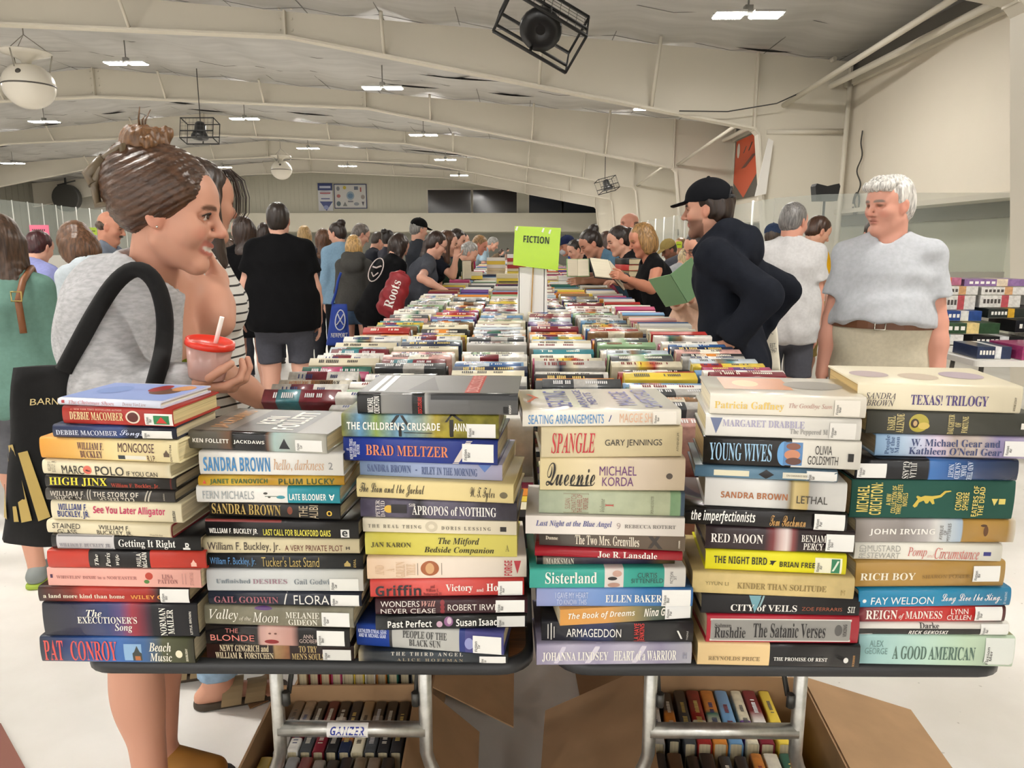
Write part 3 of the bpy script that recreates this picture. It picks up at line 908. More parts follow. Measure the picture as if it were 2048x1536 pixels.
bk('C', 'dark maroon hardcover with a red chain', 752, 1055, 1217, 1214, '3a1b22', [
    (TI, 'WONDERS', 's', .035, .29, .56, .9, 'eae4dc'), (TI, 'Will', 'I', .3, .395, .56, .9, 'c9948a'), (TI, 'NEVER CEASE', 's', .035, .395, .12, .44, 'eae4dc'), (AU, 'ROBERT IRWI', 's', .475, .79, .28, .68, 'eae4dc')],
   st=[(.79, .98, .1, .88)], pics=[('ellipse', .425, .455, .05, .4, '8a2a30'), ('ellipse', .425, .455, .36, .66, '8a2a30'), ('ellipse', .425, .455, .62, .95, '8a2a30')], gl=.18, d=-.006)
bk('C', 'black hardcover with a small purple figure', 753, 1054, 1249, 1243, [(0, '35383a'), (.1, '191b1c'), (1, '141516')], [
    (TI, 'Past Perfect', 'S', .08, .37, .24, .72, 'f1efe9'), (AU, 'Susan Isaac', 'S', .53, .8, .26, .74, 'f1efe9')], st=[(.8, .985, .12, .84, 'd4d4d0')], pics=[('ellipse', .4, .44, .2, .62, 'c8a4b8'), ('ellipse', .45, .51, .25, .9, '8a5a86'), ('ellipse', .47, .5, .4, .85, 'd0b8c8')], gl=.15, d=-.006)
bk('C', 'royal blue hardcover with a wide silver title panel', 710, 1008, 1280, 1301, [(0, '27459a'), (.225, '3a3a3c'), (.245, 'b9b9b4'), (.7, '2a3a80'), (.74, '4a4a8a'), (1, '26388a')], [
    (TI, 'PEOPLE OF THE\nBLACK SUN', 'r', .32, .62, .18, .84, '3a3a3a'), (AU, "KATHLEEN O'NEAL GEAR\nAND W. MICHAEL GEAR", 'S', .015, .21, .45, .8, 'c9d2ec')], st=[(.795, .985, .06, .82)], pics=[('ellipse', .74, .8, .2, .7, '8a8fc0')], mode='C', gl=.18)
bk('C', 'dark slate hardcover with pale stripes at its left end', 717, 1016, 1313, 1317, [(0, 'b8aa8a'), (.04, '4a4a4a'), (.1, '20262c'), (.5, '39424a'), (1, '1c2126')], [
    (AU, 'A L I C E   H O F F M A N', 'r', .26, .7, .18, .44, '9a8f78'), (TI, 'T H E   T H I R D   A N G E L', 'r', .22, .7, .66, .92, 'c9c4b8')], st=[(.81, .985, .0, .68)], noise=.25, gl=.2)

# fourth stack
bk('D', 'large white hardcover with blue lettering on spine and cover', 1045, 1363, 848, 845, 'efe9dc', [
    (TI, 'SEATING ARRANGEMENTS', 's', .035, .51, .2, .76, '4a8ac2'), (AU, 'MAGGIE SHIPSTEAD', 's', .61, .965, .24, .8, 'e0b494')], st=[(.82, .97, .12, .9, 'ece6da', 0)],
   pics=[('slant', .54, .56, .3, .7, '3a4a86')],
   top=[('t', 'SEATING', 's', .17, .33, .1, .9, '5a5f9e', 90), ('t', 'ARRANGE\nMENTS', 's', .38, .5, .05, .95, '5a5f9e', 90), ('t', 'MAGGIE', 's', .63, .75, .15, .85, '6a6ca4', 90), ('t', 'SHIPSTEAD', 's', .79, .9, .05, .95, '6a6ca4', 90), ('slant', .04, .12, .35, .6, 'd9745c'), ('slant2', .05, .13, .55, .75, 'd9745c')], gl=.12, dep=.17)
bk('D', 'thick tan hardcover with wavy red title', 1082, 1364, 910, 908, [(0, 'd9cca8'), (1, 'd0c098')], [
    (TI, 'SPANGLE', 'I', .07, .38, .16, .82, 'c2343c'), (AU, 'GARY JENNINGS', 's', .45, .855, .34, .6, '33302e'), (PU, 'ATHENEUM', 's', .96, .975, .2, .8, '6a604c', 90)], gl=.35)
bk('D', 'thick cream hardcover with black script and purple lettering', 1080, 1368, 975, 977, [(0, 'ead9a8'), (.4, 'e2d2ae'), (.7, 'd8c8b4'), (1, 'd2c0a4')], [
    (TI, 'Queenie', 'c', .04, .38, .16, .86, '1f1c1b'), (AU, 'MICHAEL\nKORDA', 's', .41, .665, .16, .76, '6a3a74')], pics=[('ellipse', .87, .915, .38, .56, '4a4036'), ('ellipse', .2, .36, .14, .19, '1f1c1b')], gl=.35)
bk('D', 'pale sage hardcover with green ribbons at the right end', 1078, 1366, 1021, 1028, [(0, 'b4bfa6'), (.4, 'b8c0a4'), (.9, 'b5bc9c'), (.905, '7fa07a'), (.97, '8fae86'), (.975, '4a5a6a'), (1, '4a5a6a')], [
    (AU, 'SUSAN\nHOWATCH', 's', .18, .26, .1, .86, 'a07a6a', 90), (TI, 'THE WHEEL OF\nFORTUNE', 's', .265, .34, .1, .86, 'a05a52', 90), ('volume_lettering', 'Volume', 'i', .42, .455, .15, .7, '7a7a66', 90), ('volume_lettering', 'I', 'r', .46, .515, .38, .5, 'b0524a', 90), (PU, 'SIMON AND SCHUSTER', 's', .77, .79, .1, .85, '7a7a66', 90)], pics=[('frame', .17, .345, .06, .9, '9a9a80')], noise=.12, gl=.4)
bk('D', 'off white paperback with blue italic title', 1051, 1367, 1060, 1066, 'eee6dd', [
    (TI, 'Last Night at the Blue Angel', 'I', .065, .545, .38, .78, '53568f'), (AU, 'REBECCA ROTERT', 'r', .625, .945, .42, .62, '7a746e'), (PU, '9', 'r', .575, .6, .36, .7, 'b0a09a')], k='p', gl=.4, d=-.006)
bk('D', 'dark brown paperback with a crossed line pattern', 1079, 1366, 1085, 1098, [(0, '4a4440'), (.2, '5c5650'), (.6, '66584c'), (1, '6b5c4c')], [
    (TI, 'The Two Mrs. Grenvilles', 'r', .25, .69, .18, .82, 'efe6d2'), (AU, 'Dunne', 'r', .045, .13, .42, .66, 'd9cfbc'), (PU, 'CROWN', 'S', .955, .966, .2, .7, 'd9cfbc', 90)], pics=[('slant', .75, .83, .1, .9, '3a332e'), ('slant2', .75, .85, .1, .9, '3a332e')], k='p', d=.004)
bk('D', 'thin red hardcover with white author name', 1070, 1362, 1107, 1117, 'a01f2c', [
    (AU, 'Joe R. Lansdale', 'r', .43, .83, .14, .84, 'f2ece4')], gl=.12)
bk('D', 'slim dark paperback with crowded pale capitals', 1073, 1350, 1125, 1124, [(0, '1d1a1c'), (.045, '1d1a1c'), (.05, '9a8f80'), (.28, '4a4048'), (.45, '3a3448'), (.8, '33304a'), (.9, '6a5a3a'), (1, '3a3a22')], [
    (TI, 'MARKSMAN', 'r', .07, .27, .05, .9, 'd8cfbf')], k='p', noise=.4, d=.008)
bk('D', 'turquoise hardcover with a white picture band', 1059, 1371, 1170, 1168, [(0, '3aa596'), (.475, '3aa596'), (.478, 'e0d6d0'), (.6, '3aa596'), (.86, 'ece9e3'), (1, 'ece9e3')], [
    (TI, 'Sisterland', 'r', .1, .43, .28, .84, 'f2f1ea'), (AU, 'CURTIS\nSITTENFELD', 's', .65, .855, .28, .78, '2c4a46'), ('shelf_lettering', 'FICTION\nSIT', 's', .9, .94, .25, .82, '5a5a5a', 90)],
   pics=[('ellipse', .5, .56, .42, .6, '2a2624'), ('ellipse', .5, .58, .06, .3, 'b08a7a'), ('ellipse', .53, .59, .6, .9, 'c09a8a')], mode='C', d=-.006)
bk('D', 'light blue hardcover fading to mid blue', 1073, 1385, 1207, 1207, [(0, '9aa2cf'), (.3, '7f9bd0'), (.7, '3f78b4'), (1, '3a72b0')], [
    (TI, 'I GAVE MY HEART\nTO KNOW THIS', 's', .12, .33, .15, .8, 'c9d2e8'), (AU, 'ELLEN BAKER', 'r', .44, .8, .28, .68, 'f1efe8')], st=[(.8, .985, .06, .92)], gl=.18, d=-.004)
bk('D', 'tilted orange to grey green paperback', 1119, 1388, 1246, 1231, [(0, 'dfa050'), (.35, 'd39a55'), (.55, '9a8a5c'), (.7, '5f6a5c'), (1, '55625a')], [
    (TI, 'The Book of Dreams', 'B', .06, .56, .3, .78, 'f4efe2'), (AU, 'Nina G', 'B', .63, .79, .3, .82, 'f4efe2')], st=[(.79, .985, .06, .96)], k='p', gl=.2)
bk('D', 'black hardcover with red vertical lettering', 1083, 1385, 1278, 1281, [(0, '26262a'), (.18, '24262e'), (.3, '2a3358'), (.45, '2a3050'), (.5, '232428'), (1, '2a2a2c')], [
    (TI, 'ARMAGEDDON', 's', .165, .525, .26, .66, 'f1efe8'), (AU, 'LA HAYE\nJENKINS', 'S', .61, .685, .04, .92, 'c0352f', 90), (PU, 'TYNDALE', 's', .955, .965, .15, .6, 'c9c6c0', 90)], pics=[('slant2', .89, .93, .2, .6, 'e8e6e0'), ('box', .04, .046, .15, .85, 'c9c6c0'), ('box', .06, .068, .1, .9, 'c9c6c0'), ('box', .08, .086, .2, .75, 'c9c6c0')], d=.004)
bk('D', 'silvery lilac hardcover with streaks of light', 1073, 1383, 1326, 1323, [(0, '9a93ac'), (.2, 'b4aec2'), (.4, '9b95ae'), (.6, 'b9b4c6'), (.8, '9d97b2'), (1, 'c9cad6')], [
    (AU, 'JOHANNA LINDSEY', 'r', .035, .46, .22, .66, 'f3f0e6'), (TI, 'HEART of a WARRIOR', 'r', .495, .9, .24, .7, 'f3f0e6'), (PU, 'H', 'S', .945, .97, .3, .6, '8a8a9a')], pics=[('slant', .1, .2, .0, 1.0, 'd0cada'), ('slant', .3, .42, .0, 1.0, 'd6d0dc'), ('slant', .6, .72, .0, 1.0, 'd2ccd8')], gl=.15)

# fifth stack
bk('E', 'white hardcover with faint yellow name and orange cover picture', 1424, 1720, 823, 847, 'ece6d8', [
    (AU, 'Patricia Gaffney', 'r', .03, .48, .22, .66, 'e9c86a'), (TI, 'The Goodbye Sum', 'i', .51, .785, .36, .66, 'b98a80')], st=[(.8, .96, .1, .85, 'eae4d8', 0)],
   top=[('box', .12, .58, .25, .95, 'b5713a'), ('ellipse', .2, .38, .4, .8, 'd29a5a'), ('ellipse', .55, .95, .3, .8, '8f8a82')], pg='e6dcc2', dep=.16, gl=.12)
bk('E', 'white hardcover with lilac capitals and a blue wedge', 1415, 1710, 867, 892, 'e6e3dc', [
    (AU, 'MARGARET DRABBLE', 'r', .11, .64, .5, .82, 'a9a4c0'), (TI, 'The Peppered M', 'r', .55, .79, .18, .48, '9a9894')], st=[(.8, .965, .08, .8, 'e4e1da', 0)], pics=[('tri2', .03, .11, .15, .88, '6a7596')], pg='ddcfa6', gl=.15)
bk('E', 'black and white hardcover with blue shaded title', 1410, 1709, 927, 948, [(0, '1b1816'), (.565, 'ece8de'), (1, 'ece8de')], [
    (TI, 'YOUNG WIVES', 'r', .04, .44, .2, .82, '9cc3e0'), (AU, 'OLIVIA\nGOLDSMITH', 's', .67, .86, .16, .82, '3a3634')], pics=[('ellipse', .475, .56, .08, .92, '6aa3d6'), ('box', .515, .635, .1, .9, '5a86b8'), ('ellipse', .52, .62, .3, .65, 'c98a6a'), ('ellipse', .53, .63, .12, .38, '6a4a42'), ('ellipse', .53, .62, .65, .88, '8a5a4a'), ('box', .92, .955, .3, .58, '1b1816')], mode='C', gl=.15, pg='c9ac7c')
bk('E', 'slate blue hardcover with a black diamond', 1394, 1665, 953, 971, [(0, '4c6a80'), (.3, '5f8299'), (.6, '587a92'), (1, '4a6478')], [
    (TI, "ON CANAAN'S SIDE", 's', .645, .79, .4, .56, '6a6454')], st=[(.785, .995, .02, .9, 'e6e5e0')], pics=[('box', .135, .385, .25, .72, 'e2dcc0'), ('box', .62, .79, .22, .72, 'ddd8c6'), ('dia', .45, .56, .1, .88, '17161a')], gl=.2, pg='c4a87e')
bk('E', 'white hardcover with a tan band and copper lettering', 1413, 1681, 1013, 1028, [(0, 'e9e7e3'), (.45, 'e0dfdb'), (.58, 'b4b3b0'), (.615, '8a7a52'), (.64, 'cdb983'), (.73, 'bfa86c'), (.745, 'a9a8a6'), (.85, 'dcdbd7'), (1, 'efeeea')], [
    (AU, 'SANDRA BROWN', 'S', .115, .59, .34, .56, 'a8673c'), (TI, 'LETHAL', 's', .655, .87, .26, .52, '3a3632')], gl=.15, pg='a8977a', top=[('t', 'S', 'r', .1, .22, .0, .4, '5a3a2a'), ('t', 'B', 'r', .27, .38, .0, .4, '5a3a2a')])
bk('E', 'thin black hardcover with hand drawn white title', 1373, 1683, 1048, 1068, '1e1c1d', [
    (TI, 'the imperfectionists', 'B', .04, .44, .14, .86, 'f2f0ea'), (AU, 'Tom Rachman', 'c', .53, .75, .16, .74, 'c89a5a')], st=[(.8, .985, .04, .9)], gl=.12)
bk('E', 'dark plum hardcover with a white glow', 1413, 1700, 1100, 1111, [(0, '33292c'), (.4, '35282c'), (.46, '7a3a3c'), (.52, 'd8c0bc'), (.55, 'e6d8d4'), (.59, '8a4a4a'), (.63, '33272b'), (1, '2c2226')], [
    (TI, 'RED MOON', 'r', .035, .39, .34, .72, 'efe9e2'), (AU, 'BENJAM\nPERCY', 'r', .645, .81, .14, .78, 'e9e2da')], st=[(.81, .995, .12, .84)], gl=.15, pg='b3a284')
bk('E', 'bright yellow hardcover with a black bird', 1413, 1684, 1141, 1153, 'e8e02c', [
    (TI, 'THE NIGHT BIRD', 'S', .06, .44, .38, .74, '22201a'), (AU, 'BRIAN FREE', 'S', .53, .78, .32, .58, '2a2818')], st=[(.78, .97, .08, .82, 'efecd0')], pics=[('tri2', .46, .5, .35, .6, '1c1a16'), ('slant', .455, .51, .42, .6, '1c1a16'), ('box', .895, .955, .1, .78, '2c7a52'), ('slant', .9, .95, .2, .7, 'd8e4d0')], gl=.3, pg='b8a888')
bk('E', 'straw coloured hardcover with grey capitals', 1387, 1699, 1186, 1200, [(0, 'dcc588'), (.5, 'd9c184'), (1, 'e2cb90')], [
    (AU, 'YIYUN LI', 's', .08, .225, .44, .6, '8a7a4a'), (TI, 'KINDER THAN SOLITUDE', 'r', .28, .83, .32, .6, '8a7544'), (PU, 'M', 's', .92, .945, .2, .45, 'a08a54')], noise=.1, gl=.3, pg='cfc0a0', d=-.006)
bk('E', 'black hardcover with a pale blue feather', 1403, 1714, 1229, 1235, '222123', [
    (TI, 'CITY of VEILS', 'r', .185, .605, .2, .54, 'f0ede6'), (AU, 'ZOE FERRARIS', 's', .635, .89, .28, .46, '9a5236'), (PU, 'SII', 'S', .925, .97, .2, .52, 'c9c6be')], pics=[('tri2', .3, .38, .1, .95, '6fa0ac'), ('slant', .36, .4, .4, .95, '8fb0b4')], gl=.35)
bk('E', 'thick red hardcover with a silver title panel', 1412, 1713, 1287, 1290, 'b02334', [
    (AU, 'Rushdie', 'r', .05, .255, .2, .6, '221f20'), (AU, 'Salman', 'r', .05, .16, .58, .72, '4a4644'), (TI, 'The Satanic Verses', 'r', .305, .78, .22, .74, '221f20'), (PU, 'VIKING', 'S', .895, .92, .28, .72, '4a4644', 90)], pics=[('box', .025, .945, .1, .86, '8f8d88'), ('frame', .022, .95, .08, .88, 'd8d4cc'), ('ellipse', .84, .89, .3, .7, '5a5856')], gl=.2)
bk('E', 'half tan and half glossy black hardcover', 1395, 1714, 1332, 1339, [(0, 'e6c893'), (.44, 'e6c893'), (.445, '18171a'), (1, '1b1a1c')], [
    (AU, 'REYNOLDS PRICE', 'r', .065, .385, .26, .44, '8a7450'), (TI, 'THE PROMISE OF REST', 'r', .47, .8, .3, .46, 'f0ede6'), (PU, 'SCRIBNER', 'S', .955, .968, .1, .6, 'b8864a', 90)], pics=[('ellipse', .9, .93, .24, .48, 'e8e6e0')], mode='C', gl=.1, pg='c9b88c')

# rightmost stack
bk('F', 'thick cream hardcover with purple flourished title', 1722, 2027, 809, 818, [(0, 'ece2c6'), (1, 'e8dec4')], [
    (AU, 'SANDRA\nBROWN', 'i', .05, .235, .16, .66, '3a3440'), (TI, 'TEXAS! TRILOGY', 'r', .33, .8, .24, .62, '4a3a7a'), (PU, 'DOUBLEDAY', 'S', .955, .967, .1, .6, '5a5040', 90)],
   top=[('ellipse', .05, .3, .3, .7, 'b8a8a8'), ('ellipse', .35, .6, .2, .6, 'c9b8a4'), ('ellipse', .65, .92, .3, .75, 'b3a3ac')], pg='d2b57c', dep=.17, gl=.3)
bk('F', 'dark green grey hardcover with a yellow glowing portrait', 1737, 2056, 858, 864, '45453f', [
    (AU, 'ISABEL\nALLENDE', 'r', .125, .225, .08, .9, 'd8c888', 90), (TI, 'DAUGHTER\nOF\nFORTUNE', 'r', .49, .61, .06, .9, 'd8c888', 90)], pics=[('ellipse', .255, .375, .12, .9, 'b0a23e'), ('ellipse', .265, .315, .3, .7, '3a2a1c'), ('ellipse', .28, .305, .38, .62, 'c9a878'), ('ellipse', .31, .38, .25, .55, 'd0b860'), ('box', .925, .985, .32, .58, 'e8e4d8')], gl=.35, pg='c4b084')
bk('F', 'pale blue and lilac hardcover with navy lettering', 1755, 2056, 903, 910, [(0, '9cc0e4'), (.18, 'b9d0e8'), (.4, 'd9c9dc'), (.5, 'b4a49c'), (.65, 'c9bcb4'), (.78, '9a90b8'), (1, 'c4b8d4')], [
    (AU, 'W. Michael Gear and\nKathleen O\'Neal Gear', 'r', .215, .8, .14, .84, '33406e'), (TI, 'People\nof the\nMoon', 'r', .06, .15, .12, .96, '3f5a86', 90)], st=[(.815, .99, .14, .82, 'ecebe8')], gl=.15, pg='b0a084')
bk('F', 'dark blue hardcover with bright blue sky panel', 1711, 2031, 949, 952, [(0, '17181c'), (.45, '17181c'), (.46, '3f72b4'), (.6, '35609e'), (.75, '28406e'), (1, '23304c')], [
    (AU, 'JULIA\nGLASS', 'r', .29, .375, .1, .9, 'dcdad4', -90), (TI, 'AND THE\nDARK\nSACRED\nNIGHT', 'r', .57, .72, .06, .92, 'c9d8ec', -90)], st=[(.01, .19, .12, .8)], gl=.12, d=-.006)
bk('F', 'thick green cloth hardcover with gold lizard', 1700, 2021, 1027, 1030, '28554a', [
    (AU, 'MICHAEL\nCRICHTON:', 'S', .035, .19, .1, .92, 'd3c267', 90), ('subtitle_lettering', 'A NEW\nCOLLECTION OF\nTHREE COMPLETE\nNOVELS', 'S', .215, .345, .12, .88, 'd3c267', 90), (TI, 'CONGO\nSPHERE', 'S', .64, .72, .24, .7, 'd3c267', 90), (TI, 'EATERS OF\nTHE DEAD', 'S', .745, .815, .08, .86, 'd3c267', 90)],
   pics=[('lizard', .38, .61, .3, .74, 'cdb64a'), ('tri2', .86, .9, .36, .54, 'd3c267'), ('box', .905, .945, .4, .54, 'd3c267')], gl=.7, pg='b59a70')
bk('F', 'grey sky and tan rock hardcover', 1709, 2027, 1076, 1077, [(0, '9c948c'), (.1, 'a59d98'), (.3, '8f8884'), (.45, 'b4afae'), (.5, 'd6d4d0'), (.6, 'c4cfd8'), (.665, 'a9bdd2'), (.672, 'a8833e'), (.8, 'b98f48'), (.95, 'a9843f'), (1, 'd8d2c4')], [
    (AU, 'JOHN IRVING', 'S', .085, .495, .32, .62, 'f4f1ea'), (TI, 'AVENUE\nOF\nMYSTERIES', 's', .525, .595, .08, .84, '6a6662', 90)], pics=[('ellipse', .8, .83, .3, .75, '5f3d1e'), ('ellipse', .78, .82, .7, .8, '4a2e16')], gl=.2)
bk('F', 'white hardcover with thin red title', 1710, 1998, 1110, 1115, 'eeebdf', [
    (AU, 'MUSTARD\nSTEWART', 's', .085, .31, .12, .86, 'a4a29a'), (AU, 'FRED', 's', .03, .075, .12, .86, 'a4a29a', 90), (TI, 'Pomp', 'i', .36, .49, .14, .78, 'c4605a'), (TI, 'and', 'i', .495, .54, .22, .44, 'd09a90'), (TI, 'Circumstance', 'i', .545, .845, .14, .78, 'c4605a')], pics=[('box', .875, .925, .36, .58, '33347a')], gl=.25)
bk('F', 'tan hardcover with large white title', 1707, 2008, 1166, 1164, [(0, 'b8924e'), (.5, 'ab8544'), (1, 'b08c4c')], [
    (TI, 'RICH BOY', 'r', .03, .4, .3, .58, 'f3ecd8'), (AU, 'SHARON POMER', 'r', .445, .77, .36, .5, '8a6a38')], st=[(.785, .965, .22, .82)], gl=.22)
bk('F', 'bright blue hardcover with white script title', 1713, 2023, 1206, 1202, [(0, '1f86b4'), (.5, '2486b0'), (1, '1d7aa6')], [
    (AU, 'FAY WELDON', 's', .08, .49, .2, .6, 'eef2f2'), (TI, 'Long Live the King.', 'c', .54, .935, .18, .74, 'eef2f2'), (PU, 'ST MARTINS', 's', .955, .97, .15, .8, 'b8d4e0', 90)], pics=[('ellipse', .025, .05, .3, .5, 'e4eaea')], gl=.15, d=-.004)
bk('F', 'red hardcover with ornate white title', 1715, 2010, 1236, 1235, [(0, '7a3a40'), (.1, '8f3a3c'), (.3, 'bb3230'), (.78, 'c2302d'), (1, '4a1c1e')], [
    (TI, 'REIGN', 'r', .045, .26, .24, .8, 'f2ece2'), (TI, 'of', 'I', .27, .305, .2, .6, 'f2ece2'), (TI, 'MADNESS', 'r', .315, .565, .26, .74, 'f2ece2'), (AU, 'LYNN\nCULLEN', 's', .6, .765, .18, .86, 'f2ece2')], st=[(.79, .975, .12, .96)], gl=.18)
bk('F', 'black and white hardcover with a torn edge', 1717, 2016, 1261, 1262, [(0, 'e6e2da'), (1, 'e6e2da')], [
    (TI, 'Darke', 'r', .4, .53, .6, .98, '2a2828'), (AU, 'RICK GEKOSKI', 'B', .33, .595, .12, .42, 'f1eee8')], st=[(.81, .995, .02, .92)], pics=[('box', .0, .81, .0, .56, '23211f')], gl=.3)
bk('F', 'pale aqua hardcover with a sepia cover', 1716, 2021, 1320, 1326, [(0, 'a4cfd0'), (.3, 'b4d6cc'), (.7, 'c4dcc0'), (1, 'c9dcc4')], [
    (AU, 'ALEX\nGEORGE', 's', .04, .185, .38, .82, '6a8a86'), (TI, 'A GOOD AMERICAN', 'r', .22, .75, .22, .66, '4f6a5e')], st=[(.81, .995, .0, .96, 'dfe3dc')], gl=.2, tc='8f8f6a')
TOPY = dict(A=(790, 800), B=(836, 855), C=(767, 778), D=(813, 813), E=(778, 807), F=(753, 764))
SHORT = dict(A='leftmost front', B='second front', C='third front', D='fourth front', E='fifth front', F='rightmost front')
STACKN = dict(A='the leftmost stack', B='the second stack from the left', C='the third stack from the left', D='the fourth stack from the left', E='the fifth stack from the left', F='the rightmost stack')
ORD = ['topmost', 'second', 'third', 'fourth', 'fifth', 'sixth', 'seventh', 'eighth', 'ninth', 'tenth', 'eleventh', 'twelfth', 'thirteenth', 'fourteenth', 'fifteenth']


def cover_mesh(w, t, dep, kind, bulge):
    th = 0.0028 if kind == 'h' else 0.0006
    r = min(0.0035, t * 0.3) if kind == 'h' else 0.0008
    O, I = [(dep, 0.0)], [(dep, th)]
    n = 8

    def prof(z):
        e = 0.0
        if z < r:
            e = r - math.sqrt(max(0, r * r - (r - z) ** 2))
        elif z > t - r:
            e = r - math.sqrt(max(0, r * r - (z - t + r) ** 2))
        return e - bulge * (1 - (2 * z / t - 1) ** 2)
    zs = [0, r * .25, r * .6] + [r + (t - 2 * r) * k / n for k in range(n + 1)] + [t - r * .6, t - r * .25, t]
    O.append((prof(0) + .006, 0.0))
    I.append((.006, th))
    for z in zs:
        O.append((prof(z), z))
        I.append((prof(z) + th if th < z < t - th else .003, min(max(z, th), t - th)))
    O += [(prof(t) + .006, t), (dep, t)]
    I += [(.006, t - th), (dep, t - th)]
    bm = bmesh.new()
    rows = []
    for x in (-w / 2, w / 2):
        rows.append(([bm.verts.new((x, y, z)) for y, z in O], [bm.verts.new((x, y, z)) for y, z in I]))
    N = len(O)
    for i in range(N - 1):
        for side in (0, 1):
            f = bm.faces.new((rows[0][side][i], rows[1][side][i], rows[1][side][i + 1], rows[0][side][i + 1]))
            f.smooth = True
        for e in (0, 1):
            bm.faces.new((rows[e][0][i], rows[e][0][i + 1], rows[e][1][i + 1], rows[e][1][i]))
    for i in (0, N - 1):
        bm.faces.new((rows[0][0][i], rows[1][0][i], rows[1][1][i], rows[0][1][i]))
    bmesh.ops.recalc_face_normals(bm, faces=bm.faces)
    me = bpy.data.meshes.new('cover')
    bm.to_mesh(me)
    bm.free()
    return me, prof


def make_book(s, i, b, zb, zt, Dn):
    xl, xr, bl, br = b['px']
    D = Dn + b['d']
    A, Z = P(xl, bl, Y=D), P(xr, br, Y=D)
    # the tilt of the lower edge in the photo is the book's turn on its stack
    yl, yr = P(xl, bl, Z=zb).y, P(xr, br, Z=zb).y
    dy = max(-.03, min(.03, yr - yl))
    w = math.hypot(Z.x - A.x, dy)
    rz = math.atan2(dy, Z.x - A.x)
    t = zt - zb - .0006
    kind = b['k']
    n = len(BOOKS[s])
    pos = 'bottom' if i == n - 1 else ORD[i]
    lab = '%s, %s in %s stack' % (b['desc'], pos, SHORT[s])
    root = thing('hardcover_book' if kind == 'h' else 'paperback_book', lab, 'book', ((A.x + Z.x) / 2, D, zb), rz, 'books in %s' % STACKN[s])
    dep = b['dep'] or (.155 if w > .215 else .14)
    bul = .0022 if kind == 'h' else .0006
    me, prof = cover_mesh(w, t, dep, kind, bul)
    link('cover', me, band_mat(w, b['bands'], b['mode'], b['gl'] + .1, .22 if b['gl'] < .25 else 0.0, b['noise']), root)
    ins = .0035 if kind == 'h' else .0
    th = .0029 if kind == 'h' else .0007
    pb = MB()
    pb.box((-w / 2 + ins, .005, th), (w / 2 - ins, dep - (.004 if kind == 'h' else .0005), t - th))
    pb.build('page_block', pages_mat(b['pg']), root)

    def spine(u, v, off=.0004):
        z = min(max(v, 0.0), 1.0) * t
        return ((u - .5) * w, prof(z) - off, z)

    def top(u, v, off=.0004):
        return ((u - .5) * w, .006 + v * (dep - .012), t + off)
    for k, it in enumerate(b['pics']):
        decal(root, spine, it, 'spine_picture', .0003 + .00012 * k)
    if b['tc']:
        decal(root, top, ('box', .0, 1.0, .0, 1.0, b['tc']), 'cover_picture', .0002)
    for k, it in enumerate(b['top']):
        if it[0] == 't':
            _, tx, sty, x0, x1, z0, z1, c = it[:8]
            lettering('cover_lettering', tx, sty, lambda a, q: top(x0 + (x1 - x0) * a, z0 + (z1 - z0) * q, .001), mat(c, rough=.4), root, it[8] if len(it) > 8 else 0)
        else:
            decal(root, top, it, 'cover_picture', .0003 + .0001 * k)
    for it in b['texts']:
        nm, tx, sty, x0, x1, z0, z1, c = it[:8]
        lettering(nm, tx, sty, lambda a, q: spine(x0 + (x1 - x0) * a, z0 + (z1 - z0) * q, .0011), mat(c, rough=.4), root, it[8] if len(it) > 8 else 0)
    for sx in b['st'] or ():
        x0, x1, z0, z1 = sx[:4]
        c = sx[4] if len(sx) > 4 else 'efeee9'
        decal(root, spine, ('box', x0, x1, z0, z1, c), 'spine_label', .0012 if len(b['pics']) < 3 or len(sx) > 5 else .0002)
        lx = x0 + (x1 - x0) * .06
        lettering('label_lettering', 'Fiction\n' + 'ABCDGMPT'[(i * 5 + ord(s)) % 8] + 'aeiou'[i % 5] + 'r', 'S', lambda a, q: spine(lx + (x1 - x0) * .2 * a, z0 + (z1 - z0) * (.1 + .6 * q), .0016), mat('55534f', rough=.5), root, 90)
    return root


STACKD = dict(A=1.128, B=1.135, C=1.132, D=1.128, E=1.125, F=1.13)
for s, L in BOOKS.items():
    n = len(L)
    zs = []
    for b in L:
        xl, xr, bl, br = b['px']
        zs.append(P((xl + xr) / 2, (bl + br) / 2, Y=STACKD[s] + b['d'] * .5).z)
    shift = TABZ + .001 - zs[-1]
    print('stack', s, 'shift %.4f' % shift)
    zs = [z + shift for z in zs]
    ty = TOPY[s]
    ztop = P((L[0]['px'][0] + L[0]['px'][1]) / 2, sum(ty) / 2, Y=STACKD[s]).z + shift
    edges = [ztop] + zs
    for i in range(n - 1, -1, -1):
        edges[i] = max(edges[i], edges[i + 1] + .012)
    for i, b in enumerate(L):
        make_book(s, i, b, edges[i + 1], edges[i], STACKD[s])
